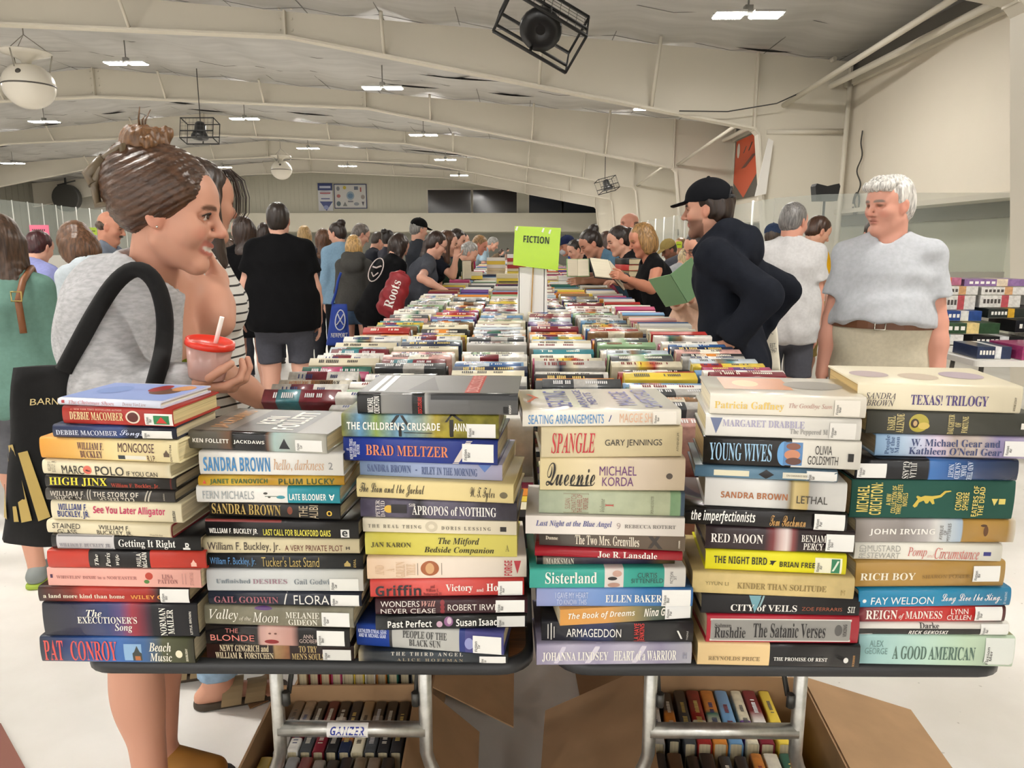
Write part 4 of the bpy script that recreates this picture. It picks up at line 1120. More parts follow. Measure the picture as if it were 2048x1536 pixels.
# ---------------------------------------------------------------- rows of books on the long table
random.seed(5)
COLX = []
for k in range(6):
    COLX.append((TX[0][0] + .01 + (TX[1][1] - TX[0][0] - .02) * (k + .5) / 6, (TX[1][1] - TX[0][0] - .02) / 6))
LAYER = TABZ + .15
PAL = ['efece4', 'e9e2cf', 'f1eee8', 'e4dcc0', 'd8cfb4', 'efe9dc', '2a2a2c', '1f2a44', '2f5f9a', '6f9cc4', 'a8322e', '7a2430', '2f6a5a', '8fae86', 'e2c64a', 'd98a3c', 'b84a72', '6a4a86', '8a6a4a', 'b9b6b0', '4a4d50', 'c9d4dc', 'd9a9a0', '3a7f8a', 'efece4', 'f0ead8', 'e6e2da']
CNAME = {'efece4': 'white', 'e9e2cf': 'cream', 'f1eee8': 'white', 'e4dcc0': 'cream', 'd8cfb4': 'beige', 'efe9dc': 'off white', '2a2a2c': 'black', '1f2a44': 'navy', '2f5f9a': 'blue', '6f9cc4': 'light blue', 'a8322e': 'red', '7a2430': 'maroon', '2f6a5a': 'dark green', '8fae86': 'sage green', 'e2c64a': 'yellow', 'd98a3c': 'orange', 'b84a72': 'magenta', '6a4a86': 'purple', '8a6a4a': 'brown', 'b9b6b0': 'grey', '4a4d50': 'dark grey', 'c9d4dc': 'pale blue', 'd9a9a0': 'pink', '3a7f8a': 'teal', 'f0ead8': 'ivory', 'e6e2da': 'pale grey'}
ROWS = [  # colours of the first rows of each column, nearest first
    ['7a2430', 'efece4', 'e9e2cf', '2a2a2c', 'efece4', 'b84a72', '2f6a5a', 'd8cfb4', 'efece4', 'e6e2da', '7a2430', 'c9d4dc', 'd8cfb4', '2f5f9a', 'efece4', 'e2c64a', '6f9cc4', 'e9e2cf', 'd98a3c'],
    ['efece4', '2a2a2c', 'f1eee8', '2a2a2c', '4a4d50', '2a2a2c', '7a2430', 'd9a9a0', 'e6e2da', 'd9a9a0', 'd8cfb4', 'e4dcc0', '1f2a44', '2f6a5a', 'c9d4dc', 'efece4', '8a6a4a', 'e2c64a', 'efe9dc'],
    ['4a4d50', 'efece4', 'd9a9a0', 'e4dcc0', '1f2a44', '2f5f9a', '6f9cc4', 'e9e2cf', 'efece4', 'd98a3c', 'f0ead8', 'e6e2da', 'b9b6b0', 'efece4', '4a4d50', 'efece4', 'e9e2cf', 'c9d4dc'],
    ['6f9cc4', '4a4d50', '4a4d50', 'd98a3c', '2a2a2c', 'e6e2da', 'b9b6b0', 'd8cfb4', '2a2a2c', 'b84a72', 'f0ead8', '3a7f8a', '2f5f9a', 'efece4', 'd8cfb4', '6f9cc4', 'e2c64a', 'efece4', 'a8322e', 'd98a3c'],
    ['efece4', '2f6a5a', '6f9cc4', 'e2c64a', 'a8322e', '2a2a2c', 'd8cfb4', '4a4d50', '8fae86', 'b84a72', 'c9d4dc', 'e9e2cf', '2a2a2c', '8fae86', '4a4d50', 'd98a3c', 'd98a3c', '6a4a86', '8a6a4a', 'a8322e', '2f5f9a'],
    ['f1eee8', 'd9a9a0', '7a2430', 'efece4', 'b84a72', '6f9cc4', 'e2c64a', 'c9d4dc', 'b9b6b0', '2a2a2c', 'd9a9a0', '1f2a44', '2f5f9a', 'd98a3c', 'e6e2da', 'b84a72', 'efece4', '4a4d50', '8a6a4a', '2f5f9a'],
]
_PB = {}


def simple_book(col, v, w, t, dep, name='spine_up_book'):
    key = (col, v, name)
    if key not in _PB:
        rnd = random.Random(col + str(v))
        root = empty(name)
        me, prof = cover_mesh(w, t, dep, 'h', .0015)
        c2, c3 = rnd.choice(PAL), rnd.choice(PAL)
        a = rnd.uniform(.1, .45)
        bands = [[(0, col), (1, col)], [(0, col), (a, c2), (a + .3, col), (1, col)], [(0, col), (a, col), (a + .08, c2), (a + .28, c3), (a + .36, col), (1, col)]][v % 3]
        link('cover', me, band_mat(w, bands, 'C' if v % 2 else 'L', .35, 0.3, [0, .3, .15][v % 3]), root)
        pb = MB()
        pb.box((-w / 2 + .004, .004, .003), (w / 2 - .004, dep - .004, t - .003))
        pb.build('page_block', pages_mat('d8cba8'), root)
        dk = sum(lin(col)) > .9
        # blocks of lettering too small to read in the photo
        zz = t / 2
        lm = mat(rnd.choice(['3a3430', '7a2a2a', '2a3a6a', '5a5a58'] if dk else ['e9e4d4', 'd8c070', 'd8d8d8']), rough=.5)
        for nm, x0, x1, h in (('title_lettering', -.36, -.36 + rnd.uniform(.2, .35), .42), ('author_lettering', .05, .05 + rnd.uniform(.15, .3), .32)):
            q = MB()
            n = int((x1 - x0) * 40)
            for k in range(n):
                xa = (x0 + (x1 - x0) * k / n) * w
                if rnd.random() < .14:
                    continue
                q.quad((xa, prof(zz) - .0012, zz - t * h / 2), (xa + (x1 - x0) / n * .62 * w, prof(zz) - .0012, zz - t * h / 2), (xa + (x1 - x0) / n * .62 * w, prof(zz) - .0012, zz + t * h / 2 * rnd.uniform(.6, 1)), (xa, prof(zz) - .0012, zz + t * h / 2))
            q.build(nm, lm, root)
        _PB[key] = [root, w, t, dep, False]
    pr = _PB[key]
    if not pr[4]:
        pr[4] = True
        return pr[0], pr
    return copy_tree(pr[0]), pr


ORDW = ['first', 'second', 'third', 'fourth', 'fifth', 'sixth', 'seventh', 'eighth', 'ninth', 'tenth', 'eleventh', 'twelfth', 'thirteenth', 'fourteenth', 'fifteenth', 'sixteenth']
stuff_v, stuff_f, stuff_c = [], [], []


def stuff_box(x, y, z, w, t, h, lean, rz, col):
    """a closed book standing spine up, as a box"""
    c, s = math.cos(lean), math.sin(lean)
    cz, sz = math.cos(rz), math.sin(rz)
    b0 = len(stuff_v)
    for a in (-w / 2, w / 2):
        for q_, r_ in ((0, 0), (t, 0), (t, h), (0, h)):
            yy, zz = q_ * c + r_ * s, -q_ * s + r_ * c + t * max(s, 0)
            stuff_v.append((x + a * cz - yy * sz, y + a * sz + yy * cz, z + zz))
    fcs = [(0, 1, 2, 3), (7, 6, 5, 4), (0, 4, 5, 1), (1, 5, 6, 2), (2, 6, 7, 3), (3, 7, 4, 0)]
    cl = lin(col)
    pg = lin('d8cba8')
    for i, f in enumerate(fcs):
        stuff_f.append(tuple(b0 + k for k in f))
        stuff_c.append(pg if i in (0, 1, 2) else cl)


def stuff_flush(name, label, cat):
    me = bpy.data.meshes.new(name)
    me.from_pydata(stuff_v, [], stuff_f)
    at = me.color_attributes.new('Col', 'FLOAT_COLOR', 'CORNER')
    cc = []
    for p, c in zip(me.polygons, stuff_c):
        cc += [c[0], c[1], c[2], 1.0] * p.loop_total
    at.data.foreach_set('color', cc)
    o = link(name, me, vcol_mat('printed_covers', rough=.4))
    tag(o, label, cat, kind='stuff')
    stuff_v.clear()
    stuff_f.clear()
    stuff_c.clear()
    return o


# lower layer that carries the visible one
for j, (cx, cw) in enumerate(COLX):
    y = 1.42
    while y < 18.3:
        t = random.uniform(.03, .05)
        if 1.38 < y:
            stuff_box(cx, y, TABZ + .0005, cw - .012, t, LAYER - TABZ - .004, 0, 0, random.choice(PAL))
        y += t + .004
stuff_flush('lower_book_layer', 'packed lower layer of books standing under the visible rows on the long table', 'books')

cnt = {}
ragtime = False
n_ind = 0
YSTUFF = 5.5
for j, (cx, cw) in enumerate(COLX):
    y = 2.0 if j == 0 else 1.62
    i = 0
    rows = list(ROWS[j])
    lean = -.75 if j == 0 else -.3
    while y < 18.3:
        if y < YSTUFF and n_ind < 292:
            if rows and (y > 1.95):
                col = rows.pop(0)
            else:
                col = random.choice(PAL)
            v = random.randrange(3)
            w = cw - random.uniform(.012, .05)
            dep = random.uniform(.128, .158)
            t = random.uniform(.03, .046)
            old = lean
            lean = -.75 if (j == 0 and y < 2.5) else max(-.62, min(-.12, lean + random.uniform(-.08, .08)))
            if lean < old:
                y += .15 * (math.sin(old) - math.sin(lean))
            o, pr = simple_book(col, v, w, t, dep)
            _, w, t, dep, _ = pr
            th = -(PI / 2 + lean)
            ys = [(math.cos(th) * yy - math.sin(th) * zz, math.sin(th) * yy + math.cos(th) * zz) for yy in (0, dep) for zz in (0, t)]
            zmin = min(q_[1] for q_ in ys)
            ymin = min(q_[0] for q_ in ys)
            rz = random.uniform(-.035, .035)
            o.rotation_euler = (th, 0, rz)
            o.location = (cx + (cw - w) / 2 * random.uniform(-.6, .6), y - ymin, LAYER - zmin + .0005)
            k = (CNAME[col], j)
            cnt[k] = cnt.get(k, 0) + 1
            o['label'] = '%s %s spine up book from the front, %s column of the long table' % (ORDW[min(cnt[k], 16) - 1], CNAME[col], ORDW[j])
            o['category'] = 'book'
            o['group'] = 'spine up books on the long table'
            if j == 0 and not ragtime and col == 'e9e2cf':
                ragtime = True
                for ch in list(o.children):
                    if 'lettering' in ch.name:
                        bpy.data.objects.remove(ch)
                for nm, tx, x0, x1, cl in (('title_lettering', 'RAGTIME', .06, .34, '2a2622'), ('author_lettering', 'E.L. DOCTOROW', -.36, .0, 'b8703a')):
                    lettering(nm, tx, 'r', lambda u_, v_: ((x0 + (x1 - x0) * u_) * w, -.0035, t * (.25 + .5 * v_)), mat(cl, rough=.5), o, 180)
            n_ind += 1
            y += t / math.cos(lean) + random.uniform(.015, .035) * (1 if y > 1.95 else 2.2)
        else:
            t = random.uniform(.03, .05)
            lean = max(-.55, min(-.1, lean + random.uniform(-.06, .06)))
            stuff_box(cx + random.uniform(-.012, .012), y, LAYER, cw - random.uniform(.012, .05), t, random.uniform(.125, .165), lean, random.uniform(-.03, .03), random.choice(PAL))
            y += t / math.cos(lean) + random.uniform(.015, .035)
        i += 1
for (sx, sy, n_) in ((-.28, 9.6, 5), (-.02, 9.4, 6), (.3, 10.5, 4), (-.5, 8.2, 2), (.5, 7.2, 2), (-.1, 7.6, 2)):
    z = LAYER + .16
    for k in range(n_):
        t = random.uniform(.03, .045)
        c0 = len(stuff_v)
        stuff_box(sx, sy, z, .23, .15, t, 0, random.uniform(-.1, .1), random.choice(['d8cba8', 'e2c64a', 'efece4', 'a8322e', 'd8cfb4']))
        z += t + .002
stuff_flush('distant_books', 'hundreds of spine up books on the far part of the long table', 'books')
print('individual table books', n_ind)

# ---------------------------------------------------------------- FICTION sign
Ys = 4.15
zb = LAYER + .16
a, c = P(1033, 632, Y=Ys), P(1095, 632, Y=Ys)
t = thing('cardboard_pedestal', 'white cardboard pedestal rising from the books under the green sign', 'pedestal', ((a.x + c.x) / 2, Ys, zb - .05))
hw = (c.x - a.x) / 2
top = P(1060, 535, Y=Ys).z - zb + .05
q = MB()
q.prism([(-hw, 0), (hw, 0), (hw - .006, top), (-hw + .012, top)], 'y', -.002, .002)
q.prism([(-hw + .01, 0), (hw - .02, 0), (hw - .02, top), (-hw + .02, top)], 'y', .055, .06)
q.prism([(-.002, .0), (.06, 0), (.06, top), (-.002, top)], 'x', -hw + .012, -hw + .016)
q.prism([(-.002, .0), (.06, 0), (.06, top), (-.002, top)], 'x', hw - .022, hw - .018)
q.build('cardboard', mat('eceae4', rough=.6), t)
# sign card with its stick
bl, br, tr_, tl = P(1026, 530, Y=Ys - .02), P(1116, 541, Y=Ys - .02), P(1122, 456, Y=Ys - .02), P(1030, 452, Y=Ys - .02)
s = thing('fiction_sign', 'lime green sign reading FICTION on a thin wooden stick', 'sign', (P(1062, 640, Y=Ys - .012).x, Ys - .015, zb - .03))
o0 = Vector(s.location)


def card(u, v, off=0.0):
    p = bl.lerp(br, u).lerp(tl.lerp(tr_, u), v) - o0
    return (p.x, p.y - off, p.z)


me = bpy.data.meshes.new('sign_card')
vs = [card(u, v, d) for d in (.0015, -.0015) for u, v in ((0, 0), (1, 0), (1, 1), (0, 1))]
me.from_pydata(vs, [], [(0, 1, 2, 3), (7, 6, 5, 4), (0, 4, 5, 1), (1, 5, 6, 2), (2, 6, 7, 3), (3, 7, 4, 0)])
link('sign_card', me, mat('b4dc1c', rough=.18, coat=.5), s)
lettering('sign_lettering', 'FICTION', 'S', lambda u, v: card(.2 + .56 * u, .605 + .17 * v, .004), mat('1d2a12', rough=.5), s)
q = MB()
p0, p1 = P(1062, 636, Y=Ys - .012) - o0, P(1068, 500, Y=Ys - .012) - o0
q.tube([(p0.x, 0.008, -.02), (p0.x, .008, .0), (p1.x, .01, p1.z)], .0035, 6)
q.build('sign_stick', mat('b08a52', rough=.7), s)
for k, (u, v) in enumerate(((.03, .97), (.6, .96), (.75, .93))):
    q = MB()
    q.quad(card(u - .02, v - .07, .003), card(u + .02, v - .09, .003), card(u + .045, v + .02, .003), card(u + .01, v + .02, .003))
    q.build('tape', mat('eef2dc', rough=.1), s)

# ---------------------------------------------------------------- cartons and loose cardboard under the tables
CARD = mat('a5835f', rough=.8, noise=.08, scale=8)
CARDIN = mat('b79a78', rough=.8)


def carton(label, cx, cy, w, d, h, rz=0, flaps=()):
    t = thing('cardboard_carton', label, 'carton', (cx, cy, 0.001), rz)
    q = MB()
    th = .006
    q.box((-w / 2, -d / 2, 0), (w / 2, d / 2, th))
    q.box((-w / 2, -d / 2, th), (-w / 2 + th, d / 2, h))
    q.box((w / 2 - th, -d / 2, th), (w / 2, d / 2, h))
    q.box((-w / 2 + th, -d / 2, th), (w / 2 - th, -d / 2 + th, h))
    q.box((-w / 2 + th, d / 2 - th, th), (w / 2 - th, d / 2, h))
    q.build('carton_body', CARD, t)
    for side, L, ang in flaps:
        q = MB()
        if side in 'lr':
            s_ = -1 if side == 'l' else 1
            x0 = s_ * w / 2
            dx, dz = math.cos(ang) * L * s_, math.sin(ang) * L
            q.prism([(x0, h), (x0 + dx, h + dz), (x0 + dx, h + dz + .004), (x0, h + .004)], 'y', -d / 2, d / 2)
        else:
            s_ = -1 if side == 'f' else 1
            y0 = s_ * d / 2
            dy, dz = math.cos(ang) * L * s_, math.sin(ang) * L
            q.prism([(y0, h), (y0 + dy, h + dz), (y0 + dy, h + dz + .004), (y0, h + .004)], 'x', -w / 2, w / 2)
        q.build('flap', CARD, t)
    return t


def box_row(cx, cy, width, z, cols, rz, rowname, L=.22, lean=.0, tilt=.0):
    """books standing spine up in a carton, spines running away from the viewer"""
    x = cx - width / 2
    n = len(cols)
    sp = width / n
    for i, c in enumerate(cols):
        v = i % 3
        o, pr = simple_book(c, v, L, sp * .88, .222, 'boxed_book')
        _, w, t, dep, _ = pr
        # spine up, spine along world Y, leaning sideways
        R = Matrix.Rotation(rz, 4, 'Z') @ Matrix.Rotation(tilt, 4, 'X') @ Matrix.Rotation(lean, 4, 'Y') @ Matrix.Rotation(PI / 2, 4, 'Z') @ Matrix.Rotation(-PI / 2, 4, 'X')
        o.matrix_world = Matrix.Translation((x + sp * (i + .5), cy, z + .222)) @ R
        o['label'] = '%s spine up book, %s from left in %s' % (CNAME[c], ORDW[i], rowname)
        o['category'] = 'book'
        o['group'] = 'books packed in cartons under the tables'
        x += 0


carton('open brown carton of dark books under the left front table', -.44, 1.53, .37, .56, .27, .03, (('r', .22, -.75),))
box_row(-.42, 1.695, .31, .008, ['b9b6b0', 'efece4', '4a4d50', '7a2430', '2a2a2c', '1f2a44', 'd8cfb4', '4a4d50', '2a2a2c', '2a2a2c'], .03, 'the back row of the left carton', .2)
box_row(-.43, 1.465, .32, .008, ['e2c64a', '2a2a2c', 'c9d4dc', 'a8322e', 'efece4', '2a2a2c', '1f2a44', 'd8cfb4', 'efe9dc', '4a4d50'], .03, 'the front row of the left carton', .22)
carton('brown carton of red and yellow books behind another carton', -.42, 2.1, .38, .5, .235, 0, (('r', .25, -.5),))
box_row(-.42, 1.975, .34, .055, ['8a6a4a', '7a2430', 'a8322e', 'b84a72', 'e4dcc0', 'e2c64a', 'efece4', 'd98a3c', '2f6a5a', '2a2a2c', '4a4d50'], 0, 'the carton behind the left carton', .22)
carton('open brown carton of coloured books under the right front table', .53, 1.56, .43, .62, .27, -.08, (('r', .3, -.28), ('l', .3, -.5)))
box_row(.5, 1.74, .38, .008, ['2a2a2c', 'b9b6b0', '2a2a2c', '4a4d50', 'a8322e', 'd98a3c', '6f9cc4', 'd8cfb4', '7a2430', 'e2c64a'], -.08, 'the back row of the right carton', .22)
box_row(.475, 1.485, .38, .008, ['e4dcc0', '1f2a44', '8a6a4a', '2a2a2c', '1f2a44', '4a4d50', '2a2a2c', 'd98a3c', 'f0ead8', '2f6a5a'], -.08, 'the front row of the right carton', .22)


def sheet(name, label, cat, pts, m, z=.003):
    q = MB()
    q.prism(pts, 'z', z, z + .004)
    o = q.build(name, m)
    return tag(o, label, cat)


def fl(*pp):
    return [tuple(P(x, y, Z=.0)[:2]) for x, y in pp]


sheet('cardboard_sheet', 'flat brown cardboard sheet on the floor between the two front tables', 'cardboard', fl((1150, 1345), (1262, 1345), (1330, 1530), (1190, 1560)), mat('8f6d4c', rough=.85, noise=.1, scale=6))
sheet('cardboard_sheet', 'torn dark cardboard piece on the floor behind the left table leg', 'cardboard', fl((870, 1335), (1000, 1330), (980, 1412), (870, 1388)), mat('7a5a3c', rough=.85), .009)
sheet('cardboard_sheet', 'small brown cardboard piece beside the tan sandal', 'cardboard', fl((480, 1378), (545, 1345), (560, 1395), (500, 1420)), mat('94714f', rough=.85))
sheet('floor_mat', 'dull red mat corner on the floor in front of the leftmost books', 'mat', fl((-60, 1450), (2, 1450), (62, 1560), (-60, 1600)), mat('8a5a4e', rough=.8))
# ---------------------------------------------------------------- figures: smooth blended volumes meshed by surface nets
V3 = lambda *a: np.array(a, float)


def unit(v):
    v = np.asarray(v, float)
    return v / max(np.linalg.norm(v), 1e-9)


def d_rc(p, a, b, ra, rb):
    ab = b - a
    t = np.clip(((p - a) @ ab) / max(ab @ ab, 1e-9), 0, 1)
    return np.linalg.norm(p - a - t[..., None] * ab, axis=-1) - (ra + (rb - ra) * t)


def d_el(p, c, r, R):
    q = p - c
    if R is not None:
        q = q @ R
    k0 = np.linalg.norm(q / r, axis=-1)
    k1 = np.linalg.norm(q / (r * r), axis=-1)
    return k0 * (k0 - 1) / np.maximum(k1, 1e-6)


def d_ec(p, a, b, ra, rb, xd):
    ab = b - a
    L = np.linalg.norm(ab)
    ez = ab / L
    ex = unit(xd - (xd @ ez) * ez)
    ey = np.cross(ez, ex)
    t = np.clip(((p - a) @ ez) / L, 0, 1)
    q = p - a - (t * L)[..., None] * ez
    rx = ra[0] + (rb[0] - ra[0]) * t
    ry = ra[1] + (rb[1] - ra[1]) * t
    m = np.minimum(rx, ry)
    return (np.sqrt((q @ ex / rx) ** 2 + (q @ ey / ry) ** 2 + (q @ ez / m) ** 2) - 1) * m


class Field:
    def __init__(s):
        s.pr = []

    def rc(s, a, b, ra, rb=None, k=.015, cut=(), op=1):
        a, b = np.asarray(a, float), np.asarray(b, float)
        rb = ra if rb is None else rb
        r = max(ra, rb)
        s.pr.append((lambda p: d_rc(p, a, b, ra, rb), np.minimum(a, b) - r, np.maximum(a, b) + r, k, cut, op))
        return s

    def el(s, c, r, R=None, k=.015, cut=(), op=1):
        c, r = np.asarray(c, float), np.asarray(r, float)
        m = r.max() if R is not None else r
        s.pr.append((lambda p: d_el(p, c, r, R), c - m, c + m, k, cut, op))
        return s

    def ec(s, a, b, ra, rb, xd, k=.03, cut=(), op=1):
        a, b, xd = np.asarray(a, float), np.asarray(b, float), np.asarray(xd, float)
        r = max(*ra, *rb)
        s.pr.append((lambda p: d_ec(p, a, b, ra, rb, xd), np.minimum(a, b) - r, np.maximum(a, b) + r, k, cut, op))
        return s

    def mesh(s, h, disp=None, cut=(), smooth=1):
        pos = [q for q in s.pr if q[5] > 0]
        lo = np.min([q[1] for q in pos], 0) - 3 * h
        hi = np.max([q[2] for q in pos], 0) + 3 * h
        n = np.ceil((hi - lo) / h).astype(int) + 1
        D = np.full(n, .06, np.float64)
        ax = [lo[i] + h * np.arange(n[i]) for i in range(3)]
        for f, a, b, k, ct, op in s.pr:
            m = k + 2.5 * h + .004
            i0 = np.clip(np.floor((a - m - lo) / h).astype(int), 0, n)
            i1 = np.clip(np.ceil((b + m - lo) / h).astype(int) + 1, 0, n)
            if np.any(i1 <= i0):
                continue
            sl = tuple(slice(x, y) for x, y in zip(i0, i1))
            G = np.stack(np.meshgrid(*[ax[i][sl[i]] for i in range(3)], indexing='ij'), -1)
            d = f(G)
            for (c, nn) in ct:
                d = np.maximum(d, (G - np.asarray(c)) @ np.asarray(nn))
            E = D[sl]
            if op > 0:
                hh = np.maximum(k - np.abs(E - d), 0) / k if k > 0 else 0
                D[sl] = np.minimum(E, d) - hh * hh * k * .25
            else:
                d = -d
                hh = np.maximum(k - np.abs(E - d), 0) / k if k > 0 else 0
                D[sl] = np.maximum(E, d) + hh * hh * k * .25
        if disp is not None or cut:
            G = np.stack(np.meshgrid(*ax, indexing='ij'), -1)
            if disp is not None:
                D = D + disp(G)
            for (c, nn) in cut:
                D = np.maximum(D, (G - np.asarray(c)) @ np.asarray(nn))
        D[0], D[-1], D[:, 0], D[:, -1], D[:, :, 0], D[:, :, -1] = .05, .05, .05, .05, .05, .05
        return surface_nets(D, lo, h, smooth)


def surface_nets(D, o, h, smooth=1):
    S = D < 0
    c = np.zeros(tuple(np.array(D.shape) - 1), np.int8)
    for i in (0, 1):
        for j in (0, 1):
            for k in (0, 1):
                c += S[i:D.shape[0] - 1 + i, j:D.shape[1] - 1 + j, k:D.shape[2] - 1 + k]
    I = np.argwhere((c > 0) & (c < 8))
    if not len(I):
        return np.zeros((0, 3)), np.zeros((0, 4), int)
    cv = {}
    for i in (0, 1):
        for j in (0, 1):
            for k in (0, 1):
                cv[i, j, k] = D[I[:, 0] + i, I[:, 1] + j, I[:, 2] + k]
    acc = np.zeros((len(I), 3))
    num = np.zeros(len(I))
    for a in cv:
        for axx in range(3):
            if a[axx] == 0:
                b = list(a)
                b[axx] = 1
                A, B = cv[a], cv[tuple(b)]
                m = (A < 0) != (B < 0)
                t = np.where(m, A / np.where(m, A - B, 1), 0)
                pp = np.tile(np.array(a, float), (len(I), 1))
                pp[:, axx] += t
                acc += np.where(m[:, None], pp, 0)
                num += m
    V = (I + acc / num[:, None]) * h + o
    ID = np.full(c.shape, -1, np.int64)
    ID[I[:, 0], I[:, 1], I[:, 2]] = np.arange(len(I))
    Q = []
    for axx in range(3):
        u, v = (axx + 1) % 3, (axx + 2) % 3
        s0 = [slice(None)] * 3
        s1 = [slice(None)] * 3
        s0[axx], s1[axx] = slice(0, -1), slice(1, None)
        X = S[tuple(s0)] != S[tuple(s1)]
        J = np.argwhere(X)
        J = J[(J[:, u] > 0) & (J[:, v] > 0) & (J[:, u] < c.shape[u]) & (J[:, v] < c.shape[v])]
        ins = S[J[:, 0], J[:, 1], J[:, 2]]

        def cell(du, dv):
            K = J.copy()
            K[:, u] += du
            K[:, v] += dv
            return ID[K[:, 0], K[:, 1], K[:, 2]]
        q = np.stack([cell(-1, -1), cell(0, -1), cell(0, 0), cell(-1, 0)], 1)
        q[~ins] = q[~ins][:, ::-1]
        Q.append(q)
    Q = np.concatenate(Q)
    Q = Q[(Q >= 0).all(1)]
    for _ in range(smooth):
        a = np.zeros_like(V)
        w = np.zeros(len(V))
        for x in range(4):
            e0, e1 = Q[:, x], Q[:, (x + 1) % 4]
            for dim in range(3):
                a[:, dim] += np.bincount(e0, V[e1, dim], len(V)) + np.bincount(e1, V[e0, dim], len(V))
            w += np.bincount(e0, minlength=len(V)) + np.bincount(e1, minlength=len(V))
        V = V * .5 + .5 * a / np.maximum(w, 1)[:, None]
    return V, Q


def np_mesh(name, V, Q, col=None):
    me = bpy.data.meshes.new(name)
    me.vertices.add(len(V))
    me.vertices.foreach_set('co', np.asarray(V, np.float32).ravel())
    me.loops.add(len(Q) * 4)
    me.loops.foreach_set('vertex_index', np.asarray(Q, np.int32).ravel())
    me.polygons.add(len(Q))
    me.polygons.foreach_set('loop_start', np.arange(0, len(Q) * 4, 4, dtype=np.int32))
    me.polygons.foreach_set('use_smooth', np.ones(len(Q), bool))
    me.update(calc_edges=True)
    if col is not None:
        at = me.color_attributes.new('Col', 'FLOAT_COLOR', 'POINT')
        at.data.foreach_set('color', np.concatenate([col, np.ones((len(col), 1))], 1).astype(np.float32).ravel())
    return me


def folds(amp, sc=1.0):
    def f(p):
        x, y, z = p[..., 0] * sc, p[..., 1] * sc, p[..., 2] * sc
        a = np.sin(31 * x + 9 * z + 2.2 * np.sin(17 * y + 8 * z)) * np.sin(19 * z + 2.5 * np.sin(15 * x + 4 * y))
        b = np.sin(53 * z + 21 * x + 3 * np.sin(23 * y)) * .45
        return amp * (a + b * np.sin(9 * x + 7 * z))
    return f


def strands(amp, f=1.0):
    def g(p):
        x, y, z = p[..., 0], p[..., 1], p[..., 2]
        return amp * (np.sin(190 * f * x + 7 * np.sin(11 * z + 5 * y)) * np.sin(170 * f * y + 6 * np.sin(13 * z)) + .6 * np.sin(80 * f * x + 60 * f * y + 5 * np.sin(9 * z)))
    return g


def rot3(yaw=0, nod=0, tilt=0):
    """columns: right, forward, up of a head turned right by yaw, bowed by nod, tipped to the right by tilt (degrees)"""
    return np.array((Matrix.Rotation(-math.radians(yaw), 3, 'Z') @ Matrix.Rotation(-math.radians(nod), 3, 'X') @ Matrix.Rotation(math.radians(tilt), 3, 'Y')))


SKIN = vcol_mat('skin', rough=.5, spec=.3)
HAIRM = {}


def hair_mat(c):
    return mat(c, rough=.38, noise=.45, scale=42, stretch=(3, 3, .35), bump=.35)


def cloth_mat(c, fine=False):
    return mat(c, rough=.92, noise=.05, scale=60, bump=.12, spec=.12)


def hand_into(F, w, f, th, right, curl=.35, sc=1.0, spread=0.0, thumb=.5):
    """palm, four bent fingers and a thumb at wrist w; f: along the fingers, th: towards the thumb"""
    f = unit(f)
    th = unit(np.asarray(th, float) - (np.asarray(th, float) @ f) * f)
    n = np.cross(f, th) * (-1 if right else 1)
    w = np.asarray(w, float)
    F.ec(w - f * .02 * sc, w + f * .082 * sc, (.026 * sc, .019 * sc), (.037 * sc, .0125 * sc), th, k=.012)
    ls = (.072, .08, .075, .058)
    for i, (off, L) in enumerate(zip((.028, .0095, -.0095, -.027), ls)):
        b = w + f * (.08 - .004 * abs(i - 1)) * sc + th * off * sc
        dirs = []
        for m in (.7, 1.7, 2.4):
            a = curl * m
            dirs.append(unit(f * math.cos(a) + n * math.sin(a) + th * spread * (1.5 - i) * .12))
        r = (.0088 - .0009 * (i == 3)) * sc
        p = b
        for q, (dd, l_) in enumerate(zip(dirs, (.45, .32, .23))):
            p2 = p + dd * L * l_ * sc
            F.rc(p, p2, r * (1 - .07 * q), r * (.95 - .09 * q), k=.003)
            p = p2
    b = w + f * .022 * sc + th * .022 * sc + n * .006 * sc
    p1 = b + unit(f * .62 + th * .62 + n * thumb * .5) * .042 * sc
    p2 = p1 + unit(f * .85 + th * .25 + n * thumb) * .03 * sc
    p3 = p2 + unit(f * .9 + th * .0 + n * thumb * 1.3) * .022 * sc
    F.rc(b, p1, .0135 * sc, .0105 * sc, k=.008)
    F.rc(p1, p2, .0105 * sc, .0095 * sc, k=.003)
    F.rc(p2, p3, .0092 * sc, .0078 * sc, k=.003)


